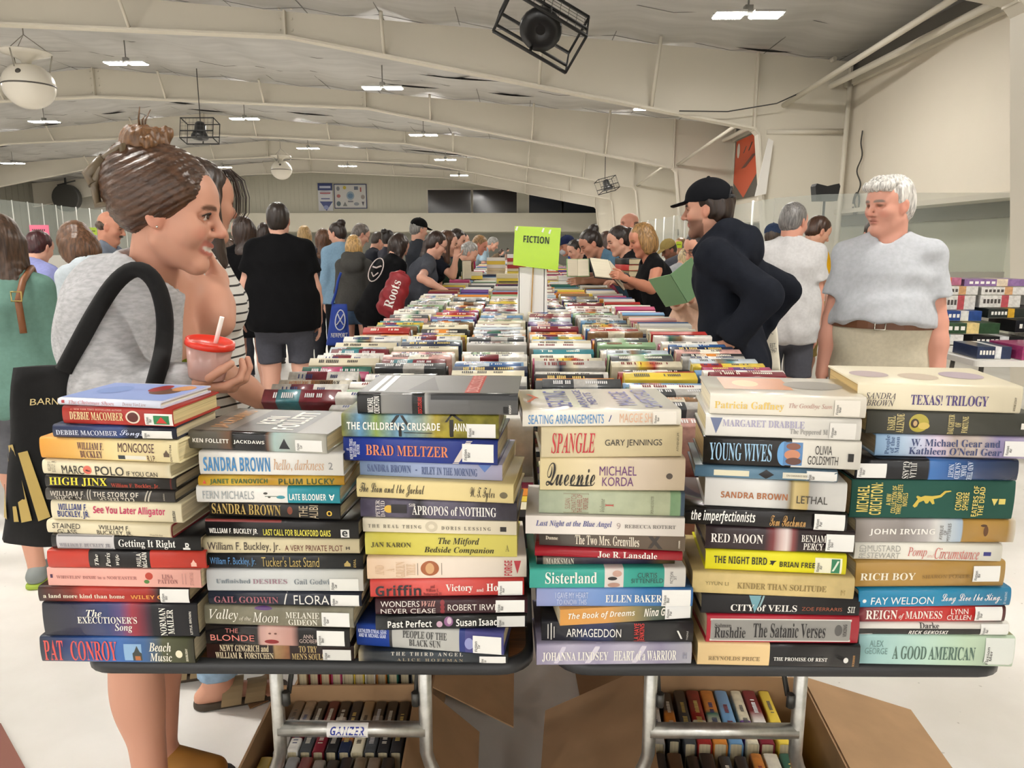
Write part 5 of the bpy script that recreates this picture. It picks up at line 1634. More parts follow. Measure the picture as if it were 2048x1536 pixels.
def head_into(F, T, fem, smile=0, jaw=1.0, age=0):
    """T maps head coordinates (x right, y forward, z up; crown .12, chin -.12) to figure space"""
    R = T[1]

    def g(x, y, z):
        return T[0] + R @ V3(x, y, z) * T[2]
    k = T[2]

    def el(c, r, kk, op=1, RR=None):
        F.el(g(*c), np.array(r) * k, R if RR is None else R @ RR, kk * k, op=op)

    def rc(a, b, ra, rb, kk, op=1):
        F.rc(g(*a), g(*b), ra * k, rb * k, kk * k, op=op)
    el((0, -.014, .036), (.074, .092, .084), .02)
    el((0, .018, -.038), (.062, .066, .078), .03)
    el((0, .045, .035), (.06, .044, .05), .03)
    for s in (-1, 1):
        rc((s * .054 * jaw, -.006, -.058), (s * .014, .06, -.104), .014, .012, .03)
        el((s * .04, .052, -.022), (.024, .026, .022), .03)
        el((s * .031, .078, .006), (.02, .02, .014), .012, -1)
        el((s * .031, .071, .006), (.0145, .0125, .0125), .004)
        rc((s * .014, .083, .021), (s * .046, .068, .022), .007, .006, .016)
        el((s * .075, -.008, -.006), (.008, .019, .031), .008, RR=rot3(yaw=-s * 22, nod=-12))
        el((s * .084, -.002, -.002), (.006, .009, .015), .006, -1)
        el((s * .012, .089, -.033), (.0085, .010, .0075), .006)
    el((0, .066, -.1), (.019, .016, .016), .024)
    rc((0, .083, .014), (0, .106, -.024), .0075, .0105, .012)
    el((0, .105, -.028), (.0105, .0105, .0095), .008)
    if smile:
        rc((-.031, .066, -.058), (0, .086, -.066), .004, .007, .006, -1)
        rc((.031, .066, -.058), (0, .086, -.066), .004, .007, .006, -1)
        rc((-.03, .068, -.0545), (0, .0865, -.0575), .004, .0055, .005)
        rc((.03, .068, -.0545), (0, .0865, -.0575), .004, .0055, .005)
        rc((-.03, .068, -.060), (0, .084, -.0745), .0045, .0065, .006)
        rc((.03, .068, -.060), (0, .084, -.0745), .0045, .0065, .006)
        for s in (-1, 1):
            el((s * .042, .054, -.036), (.018, .02, .018), .02)
    else:
        el((0, .08, -.0555), (.023, .009, .0058), .006)
        el((0, .0785, -.066), (.019, .009, .0068), .006)
        rc((-.02, .082, -.061), (.02, .082, -.061), .0022, .0022, .004, -1)
    F.rc(g(0, -.03, -.05), T[3], (.05 if fem else .056) * k * T[5], T[4], k=.03 if T[5] == 1 else .016)


def skin_lin(c):
    c = np.array(lin(c))
    return c * .8 + .2 * np.array([.62, .42, .36]) * c.mean() / .38


def head_colors(V, T, skin, brow, lips, smile=0, beard=None, eyes=True, fine=False):
    R = T[1]
    q = ((V - T[0]) @ R) / T[2]
    x, y, z = np.abs(q[:, 0]), q[:, 1], q[:, 2]
    C = np.tile(skin_lin(skin), (len(V), 1))

    def put(m, c, a=1.0):
        m = (np.clip(m, 0, 1) * a)[:, None]
        C[:] = C * (1 - m) + m * np.array(lin(c))
    near = (np.linalg.norm(q, axis=1) < .2)
    put(near * np.clip(1 - (((x - .045) / .022) ** 2 + ((z + .03) / .02) ** 2 + ((y - .06) / .04) ** 2), 0, 1), 'd88070', .45)
    put(near * np.clip(1.3 - (((x - .075) / .02) ** 2 + ((z + .01) / .035) ** 2 + ((y + .005) / .025) ** 2), 0, 1), 'd88a74', .4)
    put(near * np.clip(1.3 - ((x / .016) ** 2 + ((z + .03) / .014) ** 2 + ((y - .105) / .018) ** 2), 0, 1), 'd88070', .3)
    if beard:
        put(near * (y > .01) * np.clip((-.035 - z) / .012, 0, 1) * np.clip((z + .14) / .02, 0, 1) * (x < .07), beard, .75)
        put(near * (y > .07) * (np.abs(z + .044) < .008) * (x < .03), beard, .8)
    lz = -.0605
    if smile:
        w = np.clip(1.5 - ((x / .033) ** 4 + ((z + .0635 - 8 * x * x) / .0155) ** 4), 0, 1) * (y > .055) * near
        put(w, lips, .75)
        t = np.clip(1.5 - ((x / .025) ** 4 + ((z + .0655 - 8 * x * x) / .0046) ** 4), 0, 1) * (y > .055) * near
        put(t, 'd9cdc0')
    else:
        w = np.clip(1.4 - ((x / .022) ** 2 + ((z - lz) / .0115) ** 2), 0, 1) * (y > .06) * near
        put(w, lips, .8)
    b = np.clip(1.6 - (((x - .031) / .021) ** 4 + ((z - .024 + 6 * (x - .031) ** 2) / .0052) ** 2), 0, 1) * (y > .045) * near
    put(b, brow, .9)
    if eyes:
        e = np.clip(1.5 - (((x - .031) / .0145) ** 2 + ((z - .0055) / .0062) ** 2), 0, 1) * (y > .055) * near
        put(e, '4a342a' if not fine else '6a4a3a', .9)
    return C


def person(label, px, Y, face=0, lean=0, side=0, H=None, bw=1.0, fem=False, hyaw=0, nod=0, tilt=0, R=None, L=None, hair='short', hc='3a2a20', skin='d9a288', top=('tee', '222222'), bot=('pants', '33343a'), shoes='4a4a4a', res=.012, hres=.006, beard=None, smile=0, brow=None, lips='c4786c', cat='person', feet=((.11, 0), (-.11, 0)), belly=0.0, hoodz=0, fine=False, curlR=.35, curlL=.35, thR=None, thL=None, fdR=None, fdL=None, group=None, extra=None, sl=None, hem=None, sag=0.0, hsc=1.0, armc=None, name='person', botlen=None, neckfwd=0.0, waist=.06, fold=.003, clear=.19, neckr=1.0):
    """one figure; px is the photo position of the head's centre, Y its distance; arms are (upper, fore) directions
    or ('to', elbow point, wrist point) in world space"""
    hw = np.array(P(px[0], px[1], Y=Y))
    fa = math.radians(face)
    lr, sr = math.radians(lean), math.radians(side)
    u = unit((math.sin(sr), math.sin(lr), math.cos(lr) * math.cos(sr)))
    rt = unit(np.cross((0, 1, 0), u)) if abs(u[1]) < .99 else V3(1, 0, 0)
    rt = unit(V3(1, 0, 0) - u * u[0])
    fw = np.cross(u, rt)
    hipc = V3(0, -.16 * math.sin(lr), .93 - .02 * abs(math.sin(lr)))
    nb = hipc + u * .525
    HR = rot3(hyaw, nod, tilt)
    hcn = nb + unit(u * .55 + HR[:, 2] * .45) * .125 + HR[:, 1] * (.018 + neckfwd)
    s = hw[2] / hcn[2]
    hcn_s = hcn * s
    cf, sf = math.cos(fa), math.sin(fa)
    # heading vector (sin, cos): local x -> (cos,-sin), local y -> (sin, cos)
    off = np.array([hcn_s[0] * cf + hcn_s[1] * sf, -hcn_s[0] * sf + hcn_s[1] * cf])
    base = hw[:2] - off
    if clear:
        ext = np.array([math.sin(fa), math.cos(fa)])
        for _ in range(40):
            if not (-.72 - clear < base[0] < .83 + clear):
                break
            if lean < 49:
                lean += 2
            else:
                Y *= 1.02
            return person(label, px, Y, face, lean, side, H, bw, fem, hyaw, nod, tilt, R, L, hair, hc, skin, top, bot, shoes, res, hres, beard, smile, brow, lips, cat, feet, belly, hoodz, fine, curlR, curlL, thR, thL, fdR, fdL, group, extra, sl, hem, sag, hsc, armc, name, botlen, neckfwd, waist, fold, clear, neckr)
    root = thing(name, label, cat, (base[0], base[1], 0), -fa, group)

    def w2l(p):
        d = np.array([p[0] - base[0], p[1] - base[1]])
        return V3(d[0] * cf - d[1] * sf, d[0] * sf + d[1] * cf, p[2]) / s
    g = bw
    sw = (.132 if fem else .15) * (.72 + .28 * g)
    sh = {1: hipc + u * .44 + rt * sw, -1: hipc + u * .44 - rt * sw}
    arm = {}
    for sd, A, fd, th in ((1, R, fdR, thR), (-1, L, fdL, thL)):
        if A is None:
            A = ((sd * .13, .0, -1), (sd * .02, .22, -1))
        if A[0] == 'to':
            e, w = w2l(A[1]), w2l(A[2])
        else:
            e = sh[sd] + unit(A[0]) * .285
            w = e + unit(A[1]) * .25
        if fd is not None and fd[0] == 'w':
            fd, th = [(v[0] * cf - v[1] * sf, v[0] * sf + v[1] * cf, v[2]) for v in fd[1:]]
        fdv = unit(w - e) if fd is None else unit(fd)
        thv = th if th is not None else (V3(0, 1, .25) if abs(fdv[1]) < .8 else V3(-sd * .3, 0, 1))
        arm[sd] = (e, w, fdv, np.asarray(thv, float))
    hips, knees, ank = {}, {}, {}
    for sd, ft in ((1, feet[0]), (-1, feet[1])):
        hips[sd] = hipc + V3(sd * .088 * (.5 + .5 * g), 0, -.03)
        ank[sd] = V3(ft[0], ft[1] - .03, .075)
        m = (hips[sd] + ank[sd]) / 2
        knees[sd] = V3(m[0], m[1] + .025 + .10 * math.sin(lr) * 0, m[2] + .02)
    # ---------------- bare body
    F = Field()
    T0 = (hcn, HR, .97 * hsc if fem else 1.0 * hsc, nb - u * .03 + fw * .0, (.058 if fem else .066) * neckr, neckr)
    ik = .985

    AG = armc if armc else (.85 + .15 * g) * (.88 if fem else 1.0)

    def torso(F, e, cuts, k=.045, chestonly=False):
        hp = (.158 if fem else .152) * g
        wa = (.118 if fem else .142) * g
        ch = (.138 if fem else .163) * (.6 + .4 * g)
        F.ec(hipc - u * .05, hipc + u * .04, (hp + e, .108 * g + e), (hp * .97 + e, .108 * g + e), rt, k, cuts)
        F.ec(hipc + u * .04, hipc + u * .2, (hp * .97 + e, .105 * g + e), (wa + e, .092 * g + e), rt, k, cuts)
        F.ec(hipc + u * .2, hipc + u * .36, (wa + e, .092 * g + e), (ch + e, .108 * (.6 + .4 * g) + e), rt, k, cuts)
        F.ec(hipc + u * .36, hipc + u * .43, (ch + e, .104 * (.6 + .4 * g) + e), (sw * .74 + e, .07 + e), rt, k, cuts)
        for sd in (1, -1):
            F.rc(hipc + u * .44, sh[sd], .052 + e, .043 * AG + e, k, cuts)
            F.rc(nb + u * .0, sh[sd] + u * .005, .04 + e * .7, .03 + e, k, cuts)
            if fem:
                F.el(hipc + u * .34 + rt * sd * .068 + fw * .075, (.062 + e, .055 + e, .062 + e), None, .035, cuts)
            F.el(hipc - u * .07 + rt * sd * .07 - fw * .06, (.085 * g + e, .075 * g + e, .09 + e), None, .04, cuts)
        if belly and e > 0:
            F.el(hipc + u * .14 + fw * .06, (.15 * g + e, .09 + belly + e, .16 + e), None, .07, cuts)

    def upper(F, sd, e, to=1.0, cuts=(), k=.03):
        a, b = sh[sd], arm[sd][0]
        b2 = a + (b - a) * to
        F.rc(a, b2, .05 * AG + e, (.05 + (.04 - .05) * to) * AG + e, k, cuts)

    def fore(F, sd, e, to=1.0, cuts=(), k=.025):
        a, b = arm[sd][0], arm[sd][1]
        F.rc(a, a + (b - a) * min(to, .35), .04 * AG + e, .041 * AG + e, k, cuts)
        F.rc(a + (b - a) * .3, a + (b - a) * to, .041 * AG + e, (.041 - .014 * to) * AG + e, k, cuts)

    def leg(F, sd, e, to=1.0, cuts=(), k=.04, flare=0.0, thin=1.0):
        a, b, c = hips[sd], knees[sd], ank[sd]
        lg = (.7 + .3 * g)
        F.rc(a, b, .086 * lg + e, .058 * lg + e + flare * .5, k, cuts)
        if to > .52:
            F.rc(b, c, .054 * lg + e + flare, .036 * lg + e + flare, k, cuts)
            F.el(b + (c - b) * .3 - V3(0, .018, 0), (.05 * lg + e + flare, .054 * lg + e + flare, .11), None, .04, cuts)
    torso(F, -.012, ())
    for sd in (1, -1):
        upper(F, sd, 0)
        fore(F, sd, 0)
        leg(F, sd, 0)
        f0 = ank[sd]
        F.rc(f0 + V3(0, .0, -.03), f0 + V3(0, .13, -.05), .034, .026, .03)
        if shoes is None:
            F.rc(f0 + V3(0, -.05, -.045), f0, .03, .034, .03)
            for k_ in range(5):
                x_ = sd * (-.03 + .0155 * k_)
                F.rc(f0 + V3(x_, .12, -.05), f0 + V3(x_ * 1.12, .178 - .006 * k_, -.052), .0125 if k_ == 0 else .0095, .011 if k_ == 0 else .0085, .006)
    Vb, Qb = F.mesh(res)
    Hf = Field()
    head_into(Hf, T0, fem, smile)
    Vh, Qh = Hf.mesh(hres)
    parts = [(Vb, Qb, None), (Vh, Qh, 'h')]
    for sd in (1, -1):
        Ff = Field()
        e_, w_, fd_, th_ = arm[sd]
        hand_into(Ff, w_, fd_, th_, sd > 0, curlR if sd > 0 else curlL, (.9 if fem else 1.0))
        Ff.rc(w_ - unit(w_ - e_) * .07, w_, .032 * AG, .0265 * AG, k=.015)
        v, q_ = Ff.mesh(min(hres, .0045) if not fine else .003)
        parts.append((v, q_, None))
    VV, QQ, CC, n0 = [], [], [], 0
    for v, q_, kd in parts:
        c = head_colors(v, T0, skin, brow or hc, lips, smile, beard, True, fine) if kd == 'h' else np.tile(skin_lin(skin), (len(v), 1))
        VV.append(v)
        QQ.append(q_ + n0)
        CC.append(c)
        n0 += len(v)
    link('body', np_mesh('body', np.concatenate(VV) * s, np.concatenate(QQ), np.concatenate(CC)), SKIN, root)
    # ---------------- clothes
    tk, tcol = top[0], top[1]
    e = {'tee': .012, 'tank': .008, 'long': .016, 'hoodie': .024, 'dress': .012, 'blouse': .018}.get(tk, .012) + sag
    hemz = hem if hem is not None else {'tee': -.1, 'tank': -.08, 'long': -.08, 'hoodie': -.1, 'dress': -.1, 'blouse': -.1}.get(tk, -.1)
    if tk:
        F = Field()
        hc_ = [(hipc + u * hemz, -u)]
        if tk == 'dress':
            hc_ = [(hipc + V3(0, 0, -.3), V3(0, 0, -1))]
        torso(F, e, hc_)
        if tk == 'dress':
            F.ec(hipc - u * .02, hipc - V3(0, 0, .34), (.165 * g + e, .12 * g + e), (.185 * g + e, .15 * g + e), rt, .05, hc_)
        if sag or tk in ('hoodie', 'tee', 'long', 'blouse'):
            F.ec(hipc + u * .1, hipc + u * (hemz - .03), ((.15 if fem else .158) * g + e, .11 * g + e), ((.158 if fem else .155) * g + e, .115 * g + e), rt, .05, hc_)
        to = sl if sl is not None else {'tee': .62, 'tank': 0, 'long': 2, 'hoodie': 2, 'dress': .6, 'blouse': .7}[tk]
        for sd in (1, -1):
            if to <= 0:
                continue
            a, b, w = sh[sd], arm[sd][0], arm[sd][1]
            if to <= 1:
                c = a + (b - a) * to
                dd = unit(b - a)
                cut = [(c, dd)]
                F.rc(a, a + (b - a) * (to + .15), .048 * AG + e, .05 * AG + e + .008, .03, cut)
            else:
                F.rc(a, b, .052 * AG + e, .045 * AG + e, .03)
                q = b + (w - b) * (to - 1)
                F.rc(b, b + (w - b) * (to - 1 + .1), .045 * AG + e, .032 * AG + e + .004, .025, [(q, unit(w - b))])
        if tk != 'hoodie':
            nd = {'tank': .035}.get(tk, .012)
            F.rc(nb - u * nd + fw * .012, nb + u * .1 + fw * .03, .057 if fem else .062, .085, .012, op=-1)
        if tk == 'hoodie':
            F.ec(nb + u * .01 - fw * .06 - rt * .065, nb + u * .01 - fw * .06 + rt * .065, (.06, .062), (.06, .062), u, .03)
            F.el(nb - u * .07 - fw * .125, (.125, .07, .095), None, .03)
            for sd in (1, -1):
                F.rc(nb + rt * sd * .085 - fw * .04 + u * .015, nb + rt * sd * .055 + fw * .085 - u * .05, .042, .028, .025)
            F.el(nb + u * .045 + fw * .005, (.062, .075, .055), None, .02, op=-1)
        v, q_ = F.mesh(res * .9, folds(fold), smooth=1)
        link({'tee': 't_shirt', 'tank': 'tank_top', 'long': 'long_sleeved_top', 'hoodie': 'hoodie', 'dress': 'dress', 'blouse': 'blouse'}[tk], np_mesh('top', v * s, q_), top[2] if len(top) > 2 else cloth_mat(tcol), root)
    bk_, bcol = bot[0], bot[1]
    if bk_:
        F = Field()
        eb = .012
        top_cut = (hipc + u * waist, u)
        zc = {'shorts': knees[1][2] + .04, 'short_shorts': hipc[2] - .2, 'pants': .06, 'jeans': .06, 'cropped': .22}[bk_] if botlen is None else botlen
        cuts = [(V3(0, 0, zc), V3(0, 0, -1))]
        hp = (.158 if fem else .152) * g
        F.ec(hipc - u * .06, hipc + u * (waist + .03), (hp + eb, .11 * g + eb), (hp * .98 + eb + .002 + belly * .3, .106 * g + eb + .002 + belly), rt, .04, [top_cut])
        for sd in (1, -1):
            F.el(hipc - u * .07 + rt * sd * .07 - fw * .055, (.085 * g + eb, .08 * g + eb, .1 + eb), None, .05)
            leg(F, sd, eb, 1.0, cuts, .03, flare=.014 if bk_ in ('shorts', 'pants', 'jeans', 'cropped') else .006)
        v, q_ = F.mesh(res, folds(fold, .8))
        link({'shorts': 'shorts', 'short_shorts': 'denim_shorts', 'pants': 'trousers', 'jeans': 'jeans', 'cropped': 'cropped_trousers'}[bk_], np_mesh('bottom', v * s, q_), bot[2] if len(bot) > 2 else cloth_mat(bcol), root)
    if shoes:
        for sd in (1, -1):
            f0 = ank[sd]
            two = isinstance(shoes, tuple)
            F, G = Field(), Field()
            F.rc(f0 + V3(0, -.03, -.025), f0 + V3(0, .15, -.045), .042, .034, .02, [(V3(0, 0, .0), V3(0, 0, -1))])
            if two:
                F.el(f0 + V3(0, .02, .0), (.042, .06, .03), None, .02)
            G.rc(f0 + V3(0, -.035, -.068), f0 + V3(0, .165, -.068), .044, .042, .006, [(V3(0, 0, .0), V3(0, 0, -1)), (V3(0, 0, .025), V3(0, 0, 1))])
            v, q_ = F.mesh(.008)
            o_ = link('shoe', np_mesh('shoe', v * s, q_), mat(shoes[0] if two else shoes, rough=.75), root)
            v, q_ = G.mesh(.008)
            link('sole', np_mesh('sole', v * s, q_), mat(shoes[1] if two else '3a352f', rough=.7), o_)
    # ---------------- hair and hats
    hk = T0[2]

    def hg(x, y, z):
        return hcn + HR @ V3(x, y, z) * hk

    def hang(x, y, z, dx, dy, dz):
        return hg(x, y, z) + V3(dx, dy, dz)
    if hair:
        F = Field()

        def hel(c, r, k=.02, op=1):
            F.el(hg(*c), np.array(r) * hk, HR, k, op=op)
        if hair != 'bald':
            hel((0, -.018, .042), (.0795, .099, .089))
            hel((0, -.05, -.012), (.0725, .062, .07), .03)
            hel((0, .085, -.03), (.064, .062, .088), .02, -1)
            hel((0, .088, .03), (.048, .05, .045), .02, -1)
        else:
            hel((0, -.045, .0), (.081, .066, .05))
            hel((0, -.03, .09), (.06, .09, .06), .02, -1)
        if hair == 'bob':
            hel((0, -.055, -.045), (.085, .058, .085), .03)
            for sd in (1, -1):
                hel((sd * .075, -.005, -.035), (.022, .05, .085), .025)
        if hair in ('long', 'longside'):
            a = hg(0, -.05, 0)
            F.ec(a, a + V3(0, -.03, -.2), (.084, .055), (.092, .04), V3(1, 0, 0), .05)
            F.ec(a + V3(0, -.03, -.2), a + V3(0, -.03, -.4), (.092, .04), (.055, .018), V3(1, 0, 0), .05)
            for sd in (1, -1):
                hel((sd * .074, -.01, -.03), (.02, .045, .08), .03)
        if hair == 'shoulder':
            a = hg(0, -.04, 0)
            F.ec(a, a + V3(0, -.035, -.2), (.088, .06), (.1, .04), V3(1, 0, 0), .05)
            for sd in (1, -1):
                F.rc(hg(sd * .076, -.01, -.0), hg(sd * .08, -.005, 0) + V3(0, 0, -.18), .026, .03, .03)
        if hair in ('bun', 'pony'):
            hel((0, -.085, .1) if hair == 'bun' else (0, -.11, .05), (.05, .05, .045) if hair == 'bun' else (.03, .03, .03), .012)
        if hair == 'pony':
            a = hg(0, -.115, .05)
            F.rc(a, a + V3(0, -.05, -.08), .03, .038, .02)
            F.rc(a + V3(0, -.05, -.08), a + V3(0, -.03, -.3), .036, .014, .02)
        if hair == 'lowpony':
            a = hg(0, -.1, -.03)
            F.rc(a, a + V3(0, -.02, -.12), .03, .036, .02)
            F.rc(a + V3(0, -.02, -.12), a + V3(0, .0, -.36), .036, .012, .02)
        amp = {'curly': .006}.get(hair, .0018)
        v, q_ = F.mesh(hres * .9, strands(amp, .55 if hair == 'curly' else 1.0))
        link('hair', np_mesh('hair', v * s, q_), hair_mat(hc), root)
    if extra:
        extra(dict(root=root, s=s, hg=hg, HR=HR, hcn=hcn, hk=hk, arm=arm, sh=sh, hipc=hipc, u=u, rt=rt, fw=fw, nb=nb, knees=knees, ank=ank, torso=torso, upper=upper, fore=fore, w2l=w2l, res=res, base=base, fa=fa, T0=T0, leg=leg, hips=hips))
    return root


def ball_cap(col, logo=None, back=False, nm='cap'):
    def fn(d):
        F = Field()
        hk, HR = d['hk'], d['HR']
        c = d['hg'](0, -.01, .055)
        cutp = (d['hg'](0, 0, .035), -HR[:, 2])
        F.el(c, np.array((.088, .106, .088)) * hk, HR, .01, [cutp])
        f = d['hg'](0, .085, .042)
        b = d['hg'](0, .155, .028)
        F.ec(f, b, (.07, .006), (.05, .006), HR[:, 0], .012)
        v, q = F.mesh(.0055)
        link(nm, np_mesh(nm, v * d['s'], q), cloth_mat(col), d['root'])
        q = MB()
        q.lathe([(.004, 0), (.009, .002), (.006, .006), (.001, .008)], 10, rot=Matrix(HR.tolist()), c=Vector((d['hg'](0, -.01, .141) * d['s']).tolist()))
        q.build('cap_button', cloth_mat(col), d['root'])
    return fn


def glasses(col='2a2624'):
    def fn(d):
        q = MB()
        for sd in (1, -1):
            pts = [Vector((d['hg'](sd * .033 + .021 * math.cos(a), .092 - .25 * abs(sd * .033 + .021 * math.cos(a)) ** 1.6, .004 + .016 * math.sin(a)) * d['s']).tolist()) for a in [2 * PI * k / 14 for k in range(14)]]
            q.tube(pts, .0015, 5, closed=True)
            q.tube([Vector((d['hg'](*p) * d['s']).tolist()) for p in ((sd * .054, .082, .008), (sd * .076, .06, .008), (sd * .08, -.005, .01))], .0014, 5)
        q.tube([Vector((d['hg'](*p) * d['s']).tolist()) for p in ((-.012, .094, .008), (0, .098, .009), (.012, .094, .008))], .0014, 5)
        q.build('glasses', mat(col, rough=.3), d['root'])
    return fn


def both(*fs):
    def fn(d):
        for f in fs:
            f(d)
    return fn
# ---------------------------------------------------------------- people
def W(x, y, Y):
    return tuple(P(x, y, Y=Y))


def ribbon(name, pts, r, m, parent, local=None):
    q = MB()
    q.tube([local(p) if local else p for p in pts], r, 8)
    return q.build(name, m, parent)


def loc_fn(d):
    return lambda p: Vector((np.array(d['w2l'](np.array(p))) * d['s']).tolist())


# --- the smiling young woman in the grey hoodie
def w1_extra(d):
    u, rt, fw, nb, s = d['u'], d['rt'], d['fw'], d['nb'], d['s']
    hipc, arm, sh = d['hipc'], d['arm'], d['sh']
    F = Field()
    d['torso'](F, .006, [(hipc + u * .33, u), (hipc - u * .05, -u)])
    v, q = F.mesh(.008, folds(.002))
    link('tank_top', np_mesh('top', v * s, q), cloth_mat('5a6414'), d['root'])
    F = Field()
    n = unit(fw * .62 - rt * .8)
    op = [(nb + fw * .035 - u * .05, n), (hipc - u * .12, -u)]
    d['torso'](F, .03, op)
    F.ec(hipc + u * .12, hipc - u * .14, (.165, .135), (.18, .15), rt, .05, op)
    a, b, w = sh[1], arm[1][0], arm[1][1]
    F.rc(a - u * .01, b, .078, .072, .04)
    F.rc(b, b + (w - b) * .9, .07, .05, .035)
    F.rc(b + (w - b) * .84, b + (w - b) * .99, .042, .04, .01, [(b + (w - b) * .99, unit(w - b))])
    # hood fallen on the back, collar folds
    F.el(nb - u * .125 - fw * .085, (.125, .07, .105), None, .04)
    F.el(nb - u * .2 - fw * .11, (.11, .055, .1), None, .05)
    F.ec(nb - fw * .045 - rt * .07 - u * .05, nb - fw * .045 + rt * .07 - u * .05, (.04, .045), (.04, .045), u, .025)
    F.rc(nb + rt * .085 - fw * .04 - u * .045, nb + rt * .075 + fw * .05 - u * .08, .036, .03, .025)
    F.rc(nb + rt * .08 + fw * .05 - u * .05, hipc + rt * .07 + fw * .15 + u * .12, .03, .026, .02)
    F.rc(hipc + rt * .07 + fw * .15 + u * .12, hipc + rt * .075 + fw * .15 - u * .1, .026, .026, .02)
    F.el(nb + u * .04 + fw * .015, (.066, .085, .085), None, .015, op=-1)
    v, q = F.mesh(.0065, folds(.0042, .75), smooth=2)
    link('hoodie', np_mesh('hoodie', v * s, q), mat('b0b0b2', rough=.95, noise=.14, scale=55, stretch=(1, 1, 3), bump=.3), d['root'])
    # claw clip and loose bun
    hg, HR, hk = d['hg'], d['HR'], d['hk']
    hv = lambda *p: Vector((hg(*p) * s).tolist())
    F = Field()
    F.el(hg(0, -.066, .128), np.array((.045, .047, .038)) * hk, HR, .01)
    F.rc(hg(.03, -.07, .10), hg(-.02, -.03, .158), .016, .013, .015)
    F.rc(hg(.036, -.045, .13), hg(-.01, -.10, .14), .015, .013, .015)
    v, q = F.mesh(.003, strands(.0028, 1.6))
    link('hair_bun', np_mesh('hair_bun', v * s, q), mat('6b4a2c', rough=.4, noise=.4, scale=60, stretch=(3, 3, .6), bump=.4), d['root'])
    q = MB()
    for dx, top in ((-.01, .2), (.012, .198), (.0, .185)):
        q.tube([hv(dx, -.07, .15), hv(dx * 1.6, -.073, .175), hv(dx * 2.6, -.068, top)], [.0028, .002, .0008], 5)
    q.build('loose_strand', hair_mat('6a4a2c'), d['root'])
    F = Field()
    hel = lambda c, r, k=.02, op=1: F.el(hg(*c), np.array(r) * hk, HR, k, op=op)
    hel((0, -.022, .044), (.085, .101, .093))
    for sd in (1, -1):
        hel((sd * .058, -.004, .052), (.03, .066, .042), .03)
        hel((sd * .062, -.035, .02), (.024, .05, .042), .03)
    hel((0, -.06, .0), (.077, .058, .058), .03)
    hel((0, -.085, .055), (.068, .06, .075), .03)
    hel((0, .094, -.018), (.095, .066, .074), .015, -1)
    hel((0, .02, -.075), (.11, .07, .062), .02, -1)
    ST = lambda g: .0011 * (np.sin(900 * (g[..., 2] - .55 * g[..., 1]) + 30 * g[..., 0] + 3 * np.sin(40 * g[..., 1])) + .8 * np.sin(430 * (g[..., 2] - .4 * g[..., 1]) + 160 * np.abs(g[..., 0] - d['hcn'][0])))
    v, q = F.mesh(.003, ST)
    link('hair', np_mesh('hair', v * s, q), mat('4a3222', rough=.36, noise=.4, scale=40, stretch=(2.5, .5, 2.2), bump=.3), d['root'])
    for sd, nm in ((1, 'hair_clip'), (-1, 'hair_clip')):
        q = MB()
        x = sd * .038
        ring = [(x, -.088, .115), (x, -.125, .085), (x, -.142, .03), (x, -.132, -.01), (x, -.098, .0), (x, -.075, .06)]
        ring = [hv(x_ + .012 * sd * (1 if k in (0, 5, 4) else 0), y_, z_) for k, (x_, y_, z_) in enumerate(ring)]
        q.tube(ring, .0085, 8, closed=True)
        q.tube([ring[1], (ring[1] + ring[2]) / 2 + (ring[2] - ring[5]) * .35, ring[2]], .012, 8)
        for k in range(3):
            p = ring[5].lerp(ring[4], k / 2)
            q.tube([p, p + (ring[5] - ring[1]) * .25], [.006, .003], 6)
        q.build(nm, mat('62543f', rough=.35), d['root'])
    q = MB()
    for sd in (1, -1):
        q.lathe([(.001, -.0105), (.008, -.008), (.011, 0), (.008, .008), (.001, .0105)], 14, c=hv(sd * .031, .0742, .0055))
    q.build('eye', mat('cfc4ba', rough=.15), d['root'])
    q = MB()
    for sd in (1, -1):
        q.tube([hv(sd * x, y, z) for x, y, z in ((.0155, .081, .006), (.022, .0865, .0115), (.031, .0885, .0128), (.04, .0845, .0105), (.0475, .0765, .005))], [.0008, .0016, .0019, .0017, .001], 5)
    q.build('eyelashes', mat('2a1c16', rough=.7), d['root'])
    q = MB()
    for sd in (1, -1):
        q.lathe([(.0005, .0016), (.0058, .001), (.0058, -.002)], 14, c=hv(sd * .0315, .0846, .0055), rot=Matrix(np.stack([HR[:, 0], HR[:, 2], HR[:, 1]], 1).tolist()))
    q.build('iris', mat('3a2416', rough=.1), d['root'])
    LF = loc_fn(d)
    q = MB()
    ear = hv(.077, .0, -.03)
    q.lathe([(.0005, -.003), (.003, 0), (.0005, .003)], 8, c=ear)
    q.build('ear_stud', mat('d8d4cc', rough=.2, metal=.8), d['root'])


E = W(236, 800, 1.40)
person('smiling young woman in a grey hoodie leaning over the leftmost stacks with a cup', (343, 424), 1.56, face=98, lean=24, side=13, hyaw=-14, nod=10, tilt=2, fem=True, hair=None, hc='46301f', skin='cf957a', top=(None, ''), bot=('short_shorts', '5a6f8a'), shoes='9a6a24', res=.008, hres=.0032, smile=1, fine=True, brow='4a3020', lips='b9685e', neckr=.86, clear=0, feet=((.1, .04), (-.09, -.06)),
       R=('to', E, W(382, 772, 1.37)), L=('to', W(434, 642, 1.70), W(434, 552, 1.80)), fdR=('w', (1, .12, -.05), (0, -1, .25)), curlR=.75, fdL=('w', (-.35, -.1, .9), (-.5, .6, 0)), curlL=.5, extra=w1_extra, waist=-.02)

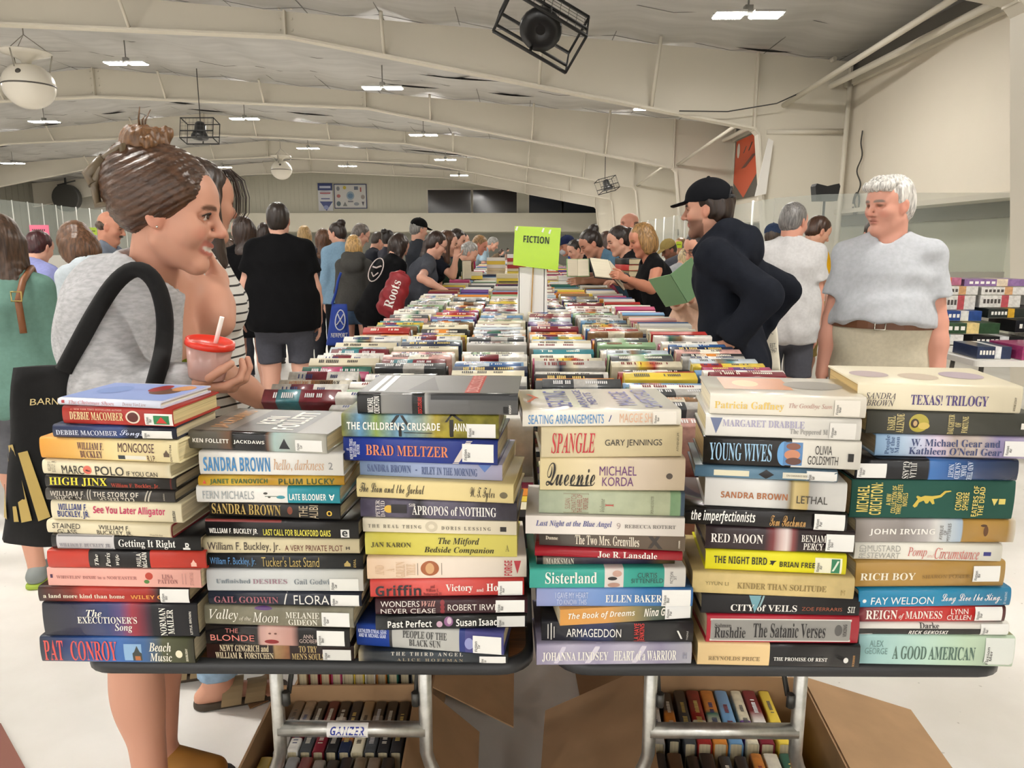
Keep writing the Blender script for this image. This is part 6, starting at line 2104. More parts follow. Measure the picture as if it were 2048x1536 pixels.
# --- her friend behind in the striped t-shirt
STRIPE, nt, b = node_mat('striped_cotton')
tc = nt.nodes.new('ShaderNodeTexCoord')
sp_ = nt.nodes.new('ShaderNodeSeparateXYZ')
mm = nt.nodes.new('ShaderNodeMath')
mm.operation = 'MODULO'
mm.inputs[1].default_value = .026
m2 = nt.nodes.new('ShaderNodeMath')
m2.operation = 'LESS_THAN'
m2.inputs[1].default_value = .0055
mx = nt.nodes.new('ShaderNodeMix')
mx.data_type = 'RGBA'
mx.inputs[6].default_value = (*lin('dfdcd6'), 1)
mx.inputs[7].default_value = (*lin('33302e'), 1)
b.inputs['Roughness'].default_value = .9
for a_, z_ in ((tc.outputs['Object'], sp_.inputs[0]), (sp_.outputs['Z'], mm.inputs[0]), (mm.outputs[0], m2.inputs[0]), (m2.outputs[0], mx.inputs[0]), (mx.outputs[2], b.inputs['Base Color'])):
    nt.links.new(a_, z_)


def sandals(d):
    s = d['s']
    for sd in (1, -1):
        f = d['ank'][sd]
        F = Field()
        F.rc(f + V3(0, -.04, -.068), f + V3(sd * -.006, .165, -.068), .042, .05, .004, [(V3(0, 0, .024), V3(0, 0, 1)), (V3(0, 0, 0), V3(0, 0, -1))])
        v, q = F.mesh(.006)
        me = np_mesh('sole', v * s, q)
        link('sandal', me, mat('3f3428', rough=.8), d['root'])
        for y in (.035, .105):
            q = MB()
            pts = [Vector(((f + V3(.052 * math.cos(a), y + .01 * math.sin(a), -.06 + (.062 if y < .05 else .042) * math.sin(a))) * s).tolist()) for a in [PI * k / 10 for k in range(11)]]
            for k in range(10):
                w = Vector((0, .03 * s, 0))
                a0, a1 = pts[k], pts[k + 1]
                o_ = Vector((0, 0, .004))
                q.quad(a0 - w, a1 - w, a1 + w, a0 + w)
                q.quad(a0 - w + o_, a1 - w + o_, a1 + w + o_, a0 + w + o_)
            q.build('sandal_strap', mat('8f7c5c', rough=.85), d['root'])


def w2_extra(d):
    sandals(d)
    LF = loc_fn(d)
    hv = lambda *p: Vector((d['hg'](*p) * d['s']).tolist())
    q = MB()
    for k in range(26):
        x = -.055 + .0045 * k
        y_ = .012 * math.sin(k * 2.3)
        q.tube([hv(x * .6, .07, .11), hv(x * .9, .1 + y_, .08), hv(x * 1.1, .112 + y_, .03), hv(x * 1.15 + .01, .106 + y_, -.02), hv(x * 1.1 + .012, .09 + y_, -.05)], [.0016, .0016, .0014, .001, .0005], 4)
    q.build('loose_strand', hair_mat('33241b'), d['root'])
    hp = d['hipc'] + d['u'] * .02
    q = MB()
    c = hp + d['rt'] * .19 + d['fw'] * .05
    q.tube([Vector(((c + V3(.006, .02 * math.cos(a), .045 * math.sin(a) - .04)) * d['s']).tolist()) for a in [2 * PI * k / 12 for k in range(12)]], .0028, 6, closed=True)
    q.build('carabiner', mat('c9c9c6', rough=.3, metal=.8), d['root'])


person('woman in a striped t-shirt and light jeans half hidden behind the smiling woman', (404, 404), 2.25, clear=0, face=72, lean=2, hyaw=-30, nod=6, fem=True, bw=1.1, hair='shoulder', hc='33241b', skin='c98f72', top=('tee', '', STRIPE), bot=('cropped', '', mat('8fa9c0', rough=.95, noise=.22, scale=22, bump=.3, spec=.1)), shoes=None, res=.01, hres=.005, extra=w2_extra, feet=((.1, .02), (-.1, -.16)), botlen=.1, R=((.2, .2, -1), (.0, .6, -.5)))


# --- woman with the brown backpack straps at the left edge
def w3_extra(d):
    hv = lambda p: Vector((p * d['s']).tolist())
    q = MB()
    n, u, fw, rt = d['nb'], d['u'], d['fw'], d['rt']
    q.tube([hv(n + rt * .1 + fw * .1 - u * .06), hv(n + rt * .115 + fw * .0 + u * .01), hv(n + rt * .11 - fw * .1 - u * .05), hv(n + rt * .1 - fw * .145 - u * .14), hv(n + rt * .115 - fw * .16 - u * .28)], .013, 8)
    q.build('backpack_strap', mat('7a4a26', rough=.5), d['root'])
    q = MB()
    c = n + rt * .102 - fw * .155 - u * .12
    q.tube([hv(c + rt * x - fw * .012 + u * z) for x, z in ((-.02, -.02), (.02, -.02), (.02, .02), (-.02, .02))], .0035, 6, closed=True)
    q.build('strap_buckle', mat('b09a5a', rough=.3, metal=.8), d['root'])


person('long haired woman in a green sweater and grey shorts seen from behind', (4, 484), 3.1, face=-14, lean=4, fem=True, bw=1.05, hair='shoulder', hc='463224', skin='cf957a', top=('long', '688a7f'), bot=('shorts', '66676c'), shoes=('7f8482', '93a83a'), res=.01, hres=.006, extra=w3_extra, feet=((.15, .14), (.04, -.08)), hem=-.12)

person('bald-crowned man with a moustache in a slate blue shirt', (222, 455), 5.9, face=82, lean=6, nod=16, hair='bald', hc='4a382a', skin='c58466', top=('tee', '76808f'), beard=None, brow='3a2a20', res=.014, hres=.006, extra=lambda d: link('moustache', np_mesh('moustache', *[(lambda v, q: (v * d['s'], q))(*Field().rc(d['hg'](-.022, .084, -.052), d['hg'](.022, .084, -.052), .006, .006).rc(d['hg'](-.01, .094, -.047), d['hg'](.01, .094, -.047), .006, .006).mesh(.004))][0]), hair_mat('3a2a20'), d['root']))
person('woman with a brown bob bending over the side table', (153, 492), 3.9, face=-62, lean=34, nod=38, fem=True, hair='bob', hc='5a3d28', top=('blouse', 'b9c2c8'), res=.013, hres=.006)
person('woman in a lavender top with dark red hair seen from behind', (80, 496), 5.2, face=12, lean=24, nod=22, fem=True, bw=1.5, hair='short', hc='3a1518', top=('blouse', '9095c9'), res=.014, hres=.007)

person('large man in a black t-shirt and grey shorts seen from behind', (557, 441), 5.6, face=-8, bw=1.5, hair='short', hc='241a14', top=('tee', '0f0f11'), bot=('shorts', '4a4b53'), skin='d39f88', sag=.012, R=((.24, 0, -1), (.05, .1, -1)), L=((-.34, 0, -1), (-.22, .12, -1)), shoes='2f2f30', hem=-.13,
       extra=lambda d: link('wristwatch', MB().tube([Vector(((d['arm'][-1][1] - unit(d['arm'][-1][1] - d['arm'][-1][0]) * .01 + V3(.036 * math.cos(a), .034 * math.sin(a), 0)) * d['s']).tolist()) for a in [2 * PI * k / 12 for k in range(12)]], .011, 6, closed=True).mesh(), mat('1c1c1e', rough=.4), d['root']))
person('woman in a black dress with very long straight hair', (484, 462), 6.7, face=-18, hyaw=-42, fem=True, bw=1.15, hair='longside', hc='33241c', top=('dress', '111113'), bot=(None, ''), skin='d3a08a', shoes='2a2a2a', hsc=1.05)
person('girl with long brown hair behind the denim jacket woman', (645, 478), 8.6, face=-35, fem=True, hair='long', hc='5a3c28', top=('long', '3a3a40'))
person('woman with a top bun in a light denim jacket', (674, 468), 7.95, face=-32, hyaw=-35, nod=14, fem=True, hair='bun', hc='2a1d18', top=('long', '86a6bf'), bot=('pants', '1c1c20'), sag=.008)
person('blonde bobbed girl in a dark grey hoodie and denim shorts', (708, 493), 7.4, face=0, fem=True, nod=8, hair='bob', hc='b8925a', top=('hoodie', '4d4c49'), bot=('short_shorts', '4c6078'), shoes='8a8a88', hem=-.02)
person('man with glasses and cropped grey hair in a black t-shirt', (722, 470), 9.1, face=62, lean=26, nod=30, hair='short', hc='6a625c', top=('tee', '14161d'), extra=glasses('8a3a30'))


def emblem(d):
    c = d['nb'] - d['u'] * .2 - d['fw'] * .135
    M = np.stack([d['rt'], d['u'], -d['fw']], 1)
    q = MB()
    pt = lambda x, y: Vector(((c + M @ V3(x, y, .012)) * d['s']).tolist())
    q.tube([pt(.1 * math.cos(a), .12 * math.sin(a)) for a in [2 * PI * k / 20 for k in range(20)]], .005, 5, closed=True)
    q.tube([pt(-.06, .03), pt(.0, .02), pt(.06, .04)], .008, 5)
    q.tube([pt(-.05, -.03), pt(.0, -.07), pt(.05, -.03)], .006, 5)
    q.build('printed_emblem', mat('d8c8c4', rough=.8), d['root'])


person('long dark haired woman in a black top with a white round emblem', (799, 493), 6.95, face=42, lean=26, nod=30, fem=True, bw=1.1, hair='longside', hc='2b1d17', top=('tee', '121214'), bot=('pants', '131315'), extra=emblem)
person('grey haired man in a black baseball cap above the crowd', (838, 460), 9.0, face=55, nod=10, hair='short', hc='7d7a76', top=('tee', '33363c'), extra=ball_cap('141414'))
person('ponytailed woman in a charcoal t-shirt reaching onto the book rows', (873, 490), 6.75, face=72, lean=20, nod=26, fem=True, bw=1.2, hair='lowpony', hc='2e1f19', top=('tee', '474a52'), bot=('pants', '2a2b30'), skin='d39c84', R=('to', W(842, 556, 6.25), W(893, 583, 6.3)), fdR=('w', (1, .1, -.15), (0, .8, .3)), extra=glasses('3a2018'))
person('brown haired woman holding her fingers to her mouth', (896, 487), 7.3, face=88, lean=22, nod=16, fem=True, hair='shoulder', hc='4a3020', top=('tee', '1c1e26'), R=('to', W(905, 552, 7.1), W(912, 515, 7.1)), curlR=.6)
person('dark haired person in a navy t-shirt holding a black book upright', (914, 480), 8.8, face=90, lean=20, nod=20, hair='short', hc='2a2019', top=('tee', '2c3550'))
person('grey haired woman in a dark green top bending over the books', (938, 507), 8.3, face=82, lean=34, nod=34, fem=True, hair='curly', hc='9f9d99', top=('tee', '2c3a31'), R=('to', W(946, 556, 8.4), W(962, 566, 8.4)))
person('woman in a magenta t-shirt with white lettering', (960, 490), 9.6, face=100, lean=18, nod=26, fem=True, hair='lowpony', hc='8a6a44', top=('tee', '94204f'), skin='c9826a')
person('grey haired man in a pale blue shirt at the far books', (986, 488), 11.5, face=95, lean=30, nod=30, hair='short', hc='8f8d88', top=('tee', '9fb6c6'))
person('dark haired woman bending low at the far end of the table', (1003, 504), 12.5, face=105, lean=40, nod=40, fem=True, hair='bob', hc='3a2a20', top=('tee', '6a5a4a'))
person('woman with a dark top knot far beyond the sign', (1016, 500), 15, face=110, lean=20, nod=20, fem=True, hair='bun', hc='2a2019', top=('tee', '8a8580'))
person('blonde woman with sunglasses on her head behind the large man', (609, 470), 9.8, face=-10, fem=True, hair='bob', hc='a98a5a', top=('tee', '5a5a60'))
person('dark haired girl between the black dress and the large man', (528, 466), 9.0, face=-30, fem=True, hair='shoulder', hc='2e201a', top=('tee', '4a3a3a'))
person('dark haired person behind the man with glasses', (757, 482), 10.5, face=60, lean=20, nod=20, hair='short', hc='3a302a', top=('tee', '23252c'))
person('person with black hair beyond the long haired woman', (778, 478), 10.0, face=40, fem=True, hair='bun', hc='1e1613', top=('tee', '3a3a42'))
person('dark haired person far behind the magenta t-shirt', (927, 481), 12.0, face=90, lean=10, hair='short', hc='201814', top=('tee', '2a2a2e'))
person('curly haired person between the smiling woman and the black dress', (462, 497), 7.8, face=-40, fem=True, hair='curly', hc='4a3424', top=('tee', '2a2a2c'))

person('older man in a navy cap with a pale face mask', (1134, 492), 8.4, face=252, lean=12, nod=14, hair='short', hc='8a8784', top=('tee', '1f3a86'), skin='c98a6e', extra=both(ball_cap('232a4a'), lambda d: link('face_mask', np_mesh('mask', *(lambda v, q: (v * d['s'], q))(*Field().el(d['hg'](0, .072, -.06), V3(.052, .045, .042), d['HR']).mesh(.006))), mat('c9ccd0', rough=.9), d['root'])))
person('man in a black jersey beside the navy cap man', (1150, 500), 9.5, face=245, lean=25, nod=25, hair='short', hc='2a2420', top=('tee', '16181f'))
person('woman with a top bun in a slate blue t-shirt reading', (1181, 488), 6.9, face=258, lean=24, nod=30, fem=True, hair='bun', hc='231915', skin='c08468', top=('tee', '55758c'), L=('to', W(1207, 560, 6.6), W(1166, 562, 6.5)), R=('to', W(1190, 556, 7.2), W(1158, 550, 7.0)))
person('person in a pink and purple top behind the slate blue t-shirt', (1212, 486), 7.55, face=300, lean=10, fem=True, hair='bob', hc='4a342a', top=('tee', 'c9647a'))
person('dark haired woman in black clutching a pile of books', (1237, 482), 6.2, face=264, lean=8, nod=18, fem=True, hair='pony', hc='241813', skin='cf9a80', top=('tee', '18181b'), L=('to', W(1262, 570, 6.0), W(1233, 565, 5.85)), R=('to', W(1250, 560, 6.5), W(1228, 560, 6.2)))
person('tall balding man behind the short haired blonde', (1258, 449), 8.6, face=255, hair='bald', hc='6a4a38', skin='c98a70', top=('tee', '6a6a70'))
person('short haired blonde woman in a black tank top holding an open book', (1284, 480), 5.4, face=263, lean=9, nod=20, fem=True, bw=1.2, hair='bob', hc='8f6c40', skin='c57f60', top=('tank', '151517'), bot=('pants', '151517'), L=('to', W(1303, 578, 5.2), W(1250, 556, 5.05)), R=('to', W(1278, 570, 5.7), W(1240, 555, 5.35)), curlL=.8,
       extra=lambda d: link('wristwatch', MB().tube([Vector(((d['arm'][-1][1] + V3(.0, .03 * math.cos(a), .03 * math.sin(a))) * d['s']).tolist()) for a in [2 * PI * k / 12 for k in range(12)]], .009, 6, closed=True).mesh(), mat('1c1c1e', rough=.4), d['root']))
person('woman with glasses in a peach top holding a green book', (1398, 497), 4.35, face=246, clear=0, side=-9, lean=3, nod=22, fem=True, bw=1.35, hair='short', hc='2a1e1a', skin='cf9478', top=('long', 'dcb9a2'), bot=('pants', 'dcbda8'), L=('to', W(1416, 610, 4.2), W(1382, 598, 4.1)), R=('to', W(1385, 612, 4.7), W(1352, 606, 4.3)), extra=glasses('4a4a4a'))


def hoodman(d):
    ball_cap('15161a')(d)
    hv = lambda *p: Vector((d['hg'](*p) * d['s']).tolist())
    q = MB()
    HR = d['HR']
    q.lathe([(.001, .002), (.011, .001), (.011, -.001), (.001, -.002)], 14, c=hv(.026, -.109, .062), rot=Matrix(np.stack([HR[:, 0], HR[:, 2], -HR[:, 1]], 1).tolist()))
    q.build('cap_badge', mat('d8d6d0', rough=.4), d['root'])
    q = MB()
    q.tube([hv(.038 * math.cos(a), -.104 - .006 * math.sin(a), .052 + .04 * math.sin(a)) for a in [PI * k / 12 for k in range(13)]], .004, 6)
    q.tube([hv(-.045, -.105, .05), hv(0, -.117, .05), hv(.045, -.105, .05)], .009, 6)
    q.build('cap_strap', mat('1f2024', rough=.6), d['root'])


person('young man in a black hoodie and black baseball cap turned away', (1414, 420), 3.5, clear=-.1, face=-66, hyaw=-2, nod=4, lean=10, neckfwd=.02, bw=.95, hair='curly', hc='2a1d16', skin='c08a70', top=('hoodie', '1d2028'), bot=('pants', '1c1d22'), res=.009, hres=.0045, extra=hoodman, fold=.0055, hem=-.16, beard='5a4034',
       fdL=('w', (-.55, .25, -.8), (-.6, -.3, .3)), L=('to', W(1532, 590, 3.2), W(1462, 684, 3.26)), R=('to', W(1572, 580, 3.8), W(1505, 675, 3.85)))
person('grey haired man in a white t-shirt and dark grey shorts from behind', (1588, 445), 5.1, face=22, hyaw=30, nod=12, bw=1.2, hair='short', hc='6f6c6a', skin='cf9078', top=('tee', 'c4c3c3'), bot=('shorts', '4a4b52'), sag=.01, R=((.12, .05, -1), (.02, .25, -1)), hem=-.14, fold=.005)
person('boy in a yellow t-shirt and khaki shorts looking down', (1637, 464), 6.2, face=82, lean=5, nod=26, hair='short', hc='40291c', skin='cf9a7e', top=('tee', 'd8a41c'), bot=('shorts', 'a8945c'), R=((.1, .35, -1), (.0, .9, -.25)))
person('person in a navy t-shirt hidden behind the white haired man', (1752, 470), 5.4, face=190, bw=1.25, hair='short', hc='3a3028', top=('tee', '1f2a4c'), bot=('pants', '3a3d48'), R=((.45, .0, -1), (.1, .3, -1)))
person('person in a dark blue cap between the hoodie and the white t-shirt', (1546, 474), 7.5, face=30, hair='short', hc='4a4038', top=('tee', '3a4a6a'), extra=ball_cap('33405a'))
person('man in a tan cap with a dark top', (1337, 500), 8.7, face=250, lean=22, nod=26, hair='short', hc='3a2c22', top=('tee', '20242e'), skin='8a5a42', extra=ball_cap('a8935a'))
person('dark haired man in a grey t-shirt bending forward', (1386, 497), 8.1, face=80, lean=42, nod=30, hair='short', hc='231a15', top=('tee', '4a4c54'))
person('pale blonde woman in a light grey t-shirt bending forward', (1377, 517), 7.45, face=70, lean=40, nod=36, fem=True, hair='shoulder', hc='c9b48a', top=('tee', 'aeb0b4'))
person('person with light brown hair behind the tan cap', (1360, 492), 10.0, face=230, fem=True, hair='bob', hc='8a6a4a', top=('tee', '9a9a98'))

# --- white haired man with belt
def m1_extra(d):
    s = d['s']
    c = d['hipc'] + d['u'] * .15
    q = MB()
    n = 28
    pts = [Vector(((c + d['rt'] * (.208 * math.cos(a)) + d['fw'] * (.148 + (.035 if math.sin(a) > 0 else 0) * math.sin(a)) * math.sin(a)) * s).tolist()) for a in [2 * PI * k / n for k in range(n)]]
    h = Vector((d['u'] * .017 * s).tolist())
    for k in range(n):
        q.quad(pts[k] - h, pts[(k + 1) % n] - h, pts[(k + 1) % n] + h, pts[k] + h)
    q.build('belt', mat('5f3a22', rough=.5), d['root'])
    f = c + d['fw'] * .186
    q = MB()
    q.tube([Vector(((f + d['rt'] * x + d['u'] * z) * s).tolist()) for x, z in ((-.02, -.018), (.02, -.018), (.02, .018), (-.02, .018))], .004, 6, closed=True)
    q.build('belt_buckle', mat('d8d4c8', rough=.25, metal=.8), d['root'])
    hg, HR, hk = d['hg'], d['HR'], d['hk']
    F = Field()
    F.el(hg(0, .03, .095), np.array((.07, .05, .034)) * hk, HR, .02)
    F.el(hg(.02, .07, .083), np.array((.05, .028, .022)) * hk, HR, .02)
    F.el(hg(-.03, .06, .08), np.array((.045, .03, .024)) * hk, HR, .02)
    v, q = F.mesh(.004, strands(.0035, 1.2))
    link('hair_fringe', np_mesh('hair', v * s, q), hair_mat('cbc8c2'), d['root'])


person('white haired man in a pale grey t-shirt and khaki trousers', (1778, 412), 3.3, face=208, lean=-2, hyaw=42, nod=4, bw=1.16, belly=.035, hair='short', hc='c9c5bf', skin='cf907a', top=('tee', 'b4b7bc'), bot=('pants', 'bfb7a2'), shoes='5a4a3c', res=.008, hres=.0038, R=((.16, .0, -1), (.1, .16, -1)), L=((-.18, .02, -1), (-.1, .2, -1)), brow='7d736c', lips='a8685c', hem=.165, waist=.17, fold=.0048, extra=m1_extra, fine=True)
# ---------------------------------------------------------------- things people carry
def frame_at(px, py, Y):
    p = P(px, py, Y=Y)
    return p


def flat_bag(name, label, cat, quad, Y, depth, m, zbase=None):
    """a hanging bag: outline in the photo at distance Y, with real depth; returns root and face mapping"""
    pts = [P(x, y, Y=Y) for x, y in quad]
    c = sum(pts, Vector()) / 4
    zb = min(p.z for p in pts)
    t = thing(name, label, cat, (c.x, Y, zb))
    o = Vector(t.location)
    q = MB()
    n = 10
    bl, br, tr, tl = [p - o for p in pts]

    def S(u, v, side):
        p = bl.lerp(br, u).lerp(tl.lerp(tr, u), v)
        th = depth * .5 * (1 - .55 * v) * (1 - (2 * u - 1) ** 6) * (.6 + .4 * math.sin(PI * min(v + .15, 1)))
        wob = .004 * math.sin(7 * u + 5 * v) + .003 * math.sin(13 * v - 4 * u)
        return Vector((p.x, p.y + side * th + wob, p.z))
    g = {}
    for side in (-1, 1):
        for i in range(n + 1):
            for j in range(n + 1):
                g[side, i, j] = q.bm.verts.new(S(i / n, j / n, side))
    for side in (-1, 1):
        for i in range(n):
            for j in range(n):
                f = q.bm.faces.new((g[side, i, j], g[side, i + 1, j], g[side, i + 1, j + 1], g[side, i, j + 1]))
                f.smooth = True
    for i in range(n):
        for (a, b_) in (((i, 0), (i + 1, 0)), ((i, n), (i + 1, n)), ((0, i), (0, i + 1)), ((n, i), (n, i + 1))):
            q.bm.faces.new((g[-1, a[0], a[1]], g[-1, b_[0], b_[1]], g[1, b_[0], b_[1]], g[1, a[0], a[1]]))
    q.build('bag_body', m, t)
    return t, lambda u, v, off=.002: tuple(S(u, v, -1) - Vector((0, off, 0)))


BLACKC = mat('0c0c0d', rough=.95, noise=.2, scale=90)
GOLD = mat('b39a54', rough=.5, metal=.25)
q4 = [(4, 1078), (150, 1085), (150, 728), (28, 735)]
t, S = flat_bag('tote_bag', 'black canvas tote bag with gold slanted bars hanging from the smiling woman', 'bag', q4, 1.37, .06, BLACKC)
lettering('bag_lettering', 'BARNES', 's', lambda u, v: S(.36 + .62 * u, .79 + .036 * v, .004), mat('d2bd84', rough=.5), t)
for poly in ([(16, 964), (25, 962), (36, 1031), (14, 1034)], [(19.5, 904), (26, 902), (64, 1031), (53, 1033)], [(27, 885), (47, 879), (92, 1025), (70, 1032)], [(62, 894), (80, 890), (124, 1018), (104, 1026)]):
    me = bpy.data.meshes.new('printed_bar')
    uv = [((x - 16 + (1080 - y) * -.035) / 134.0, (1080 - y) / 347.0) for x, y in poly]
    me.from_pydata([S(max(.005, a), b_, .004) for a, b_ in uv], [], [(0, 1, 2, 3)])
    link('printed_bar', me, GOLD, t, label='gold slanted bar')
o = Vector(t.location)


def strap(pts, w, name, m, parent, o):
    q = MB()
    L = [Vector(W(*p)) - o for p in pts]
    # smooth the path
    for _ in range(2):
        L2 = [L[0]]
        for a, b_ in zip(L, L[1:]):
            L2 += [a.lerp(b_, .25), a.lerp(b_, .75)]
        L = L2 + [L[-1]]
    q.tube(L, w, 8)
    return q.build(name, m, parent)


hoodie = next(x for x in bpy.data.objects if x.name == 'hoodie')
bpy.context.view_layer.update()
HV = np.array([tuple(hoodie.matrix_world @ v.co) for v in hoodie.data.vertices])
HC = (HV - np.array([0, 0, CAMH])) @ np.array(RM)
HP = np.stack([1024 + FPX * HC[:, 0] / -HC[:, 2], 768 - FPX * HC[:, 1] / -HC[:, 2]], 1)


def on_sleeve(x, y, lim=1.42):
    m = np.hypot(HP[:, 0] - x, HP[:, 1] - y) < 14
    return min(HV[m, 1].min() - .006, lim) if m.any() else lim


strap([(x, y, on_sleeve(x, y)) for x, y in ((128, 742), (150, 700), (190, 625), (232, 560), (275, 532), (312, 560), (330, 620), (330, 680), (318, 740), (300, 800))], .0155, 'shoulder_strap', BLACKC, t, o)

# cup in her hand
c0 = P(413, 755, Y=1.36)
t = thing('drink_cup', 'clear cup of pink drink with a red lid held by the smiling woman', 'cup', tuple(c0))
t.rotation_euler = (.05, .2, 0)
q = MB()
q.lathe([(.001, .0), (.031, 0), (.032, .003), (.041, .062), (.0395, .062), (.03, .004), (.001, .004)], 28)
q.build('cup_body', mat('e9b9ae', rough=.25, trans=.35, alpha=.85), t)
q = MB()
q.lathe([(.001, .004), (.0295, .0045), (.0375, .05), (.001, .0505)], 24)
q.build('pink_drink', mat('d98a7c', rough=.4), t)
q = MB()
q.lathe([(.001, .0675), (.036, .068), (.038, .0715), (.0425, .0715), (.0435, .066), (.0435, .0605), (.041, .0595), (.041, .064), (.001, .0645)], 28)
q.build('lid', mat('d8321e', rough=.3), t)
q = MB()
q.tube([(.008, .0, .055), (.016, .0, .118)], .0042, 8)
q.build('straw', mat('f0e6e0', rough=.3), t)


def open_book(label, px, py, Y, tilt, yaw, roll, cover, w=.15, h=.22, spread=.55, name='open_book'):
    """an open book: two leaves of pages on two boards, hinged at the spine"""
    t = thing(name, label, 'book', W(px, py, Y))
    t.rotation_euler = (math.radians(tilt), math.radians(roll), math.radians(yaw))
    for sd in (-1, 1):
        a = spread
        R = Matrix.Rotation(-sd * a, 3, 'Z')
        q = MB()
        vs = q.box((0 if sd > 0 else -w, .0, -h / 2), (w if sd > 0 else 0, .003, h / 2))
        for v in vs:
            v.co = R @ v.co
        q.build('cover', mat(cover, rough=.4), t)
        q = MB()
        vs = q.box((.002 if sd > 0 else -w + .006, -.011, -h / 2 + .005), (w - .006 if sd > 0 else -.002, -.0005, h / 2 - .005), bev=.003)
        for v in vs:
            v.co = R @ v.co
        q.build('page_block', pages_mat('e9e0c8'), t)
    return t


open_book('open green book held up by the woman in the peach top', 1358, 577, 3.9, -28, 158, 28, '86ad80', w=.14, h=.19, spread=.5)
open_book('open black covered book held by the blonde woman in the black tank top', 1222, 540, 5.1, -48, 28, 22, '1c1c1e', w=.14, h=.2, spread=-.35)
open_book('pale green book held up in front of the slate blue t-shirt', 1155, 536, 6.4, -10, 10, 0, '9fc98a', w=.1, h=.15, spread=.2)
open_book('black book held upright in front of the grey haired woman', 927, 540, 8.0, 0, 70, 0, '17171a', w=.12, h=.2, spread=.3)
z = None
for i, (cl, nm) in enumerate((('d8cfb4', 'beige'), ('7a6a4a', 'olive'), ('b8322c', 'red'), ('18181a', 'black'))):
    p = P(1248, 565, Y=5.9)
    o, pr = simple_book(cl, 0, .22, .045, .15, 'held_book') if False else (None, None)
    t = thing('held_book', '%s book in the pile clutched by the woman in black' % nm, 'book', (p.x - .02, p.y, p.z + i * .047), -1.2, 'books clutched by the woman in black')
    me, prof = cover_mesh(.22, .045, .15, 'h', .002)
    link('cover', me, mat(cl, rough=.4), t)
    q = MB()
    q.box((-.106, .004, .003), (.106, .146, .042))
    q.build('page_block', pages_mat('d8cba8'), t)

# red backpack, blue tote, cream tote
RED = mat('8f2029', rough=.55, bump=.4, noise=.12, scale=14)
p = P(789, 588, Y=6.3)
t = thing('backpack', 'dark red backpack with white lettering on the long dark haired woman', 'bag', tuple(p), 0)
F = Field()
ax = unit((.35, 0, .94))
F.ec(-ax * .13, ax * .13, (.115, .08), (.095, .07), (1, 0, -.35), .04)
F.ec(-ax * .11 + V3(0, -.05, 0), ax * .02 + V3(0, -.055, 0), (.08, .04), (.075, .035), (1, 0, -.35), .03)
v, qq = F.mesh(.007, folds(.006, 1.3))
link('pack_body', np_mesh('pack', v, qq), RED, t)
pr_ = unit((1, 0, -.35))
lettering('pack_lettering', 'Roots', 'r', lambda u, w_: tuple(Vector((ax * (-.11 + .235 * u) - pr_ * (.03 * w_ - .035 + .045 * w_) + V3(0, -.112 + .02 * abs(u - .35), 0)).tolist())), mat('efece6', rough=.6), t)
q = MB()
q.tube([tuple(ax * .15 + pr_ * -.05), tuple(ax * .2 + pr_ * -.02), tuple(ax * .2 + pr_ * .02), tuple(ax * .15 + pr_ * .05)], .008, 6)
q.build('grab_handle', RED, t)
t, S = flat_bag('tote_bag', 'royal blue tote bag with a round white emblem beside the denim shorts', 'bag', [(652, 690), (700, 690), (694, 608), (664, 608)], 7.0, .1, mat('1d3f9c', rough=.6))
lettering('bag_lettering', 'NEWPORT', 'r', lambda u, v: S(.2 + .75 * u, .2 + .11 * v, .006), mat('e8e8ec', rough=.6), t)
q = MB()
q.tube([S(.62 + .26 * math.cos(a), .62 + .24 * math.sin(a), .006) for a in [2 * PI * k / 20 for k in range(20)]], .006, 5, closed=True)
q.tube([S(.45, .5, .006), S(.62, .62, .008), S(.79, .76, .006)], .006, 5)
q.tube([S(.45, .76, .006), S(.62, .62, .008), S(.79, .5, .006)], .006, 5)
q.build('bag_emblem', mat('d8dcea', rough=.6), t)
o = Vector(t.location)
strap([(664, 608, 7.0), (672, 585, 6.98), (676, 560, 6.96), (682, 545, 6.96)], .012, 'bag_handle', mat('1d3f9c', rough=.6), t, o)
t, S = flat_bag('tote_bag', 'cream canvas tote bag with thin dark lettering behind the black hoodie', 'bag', [(1484, 745), (1562, 742), (1552, 640), (1490, 640)], 3.9, .06, mat('ddd6c4', rough=.8, noise=.05))
lettering('bag_lettering', 'EST.\n1967', 's', lambda u, v: S(.72 + .2 * u, .38 + .18 * v, .004), mat('5a5a58', rough=.6), t)
lettering('bag_lettering', 'OR,', 's', lambda u, v: S(.62 + .22 * u, .72 + .1 * v, .004), mat('3a3a3a', rough=.6), t)
o = Vector(t.location)
strap([(1500, 642, 3.9), (1508, 600, 3.95), (1530, 560, 4.0), (1545, 640, 3.9)], .008, 'bag_handle', mat('ddd6c4', rough=.8), t, o)

# ---------------------------------------------------------------- things hanging under the roof
DARK = mat('1d1c1b', rough=.6)


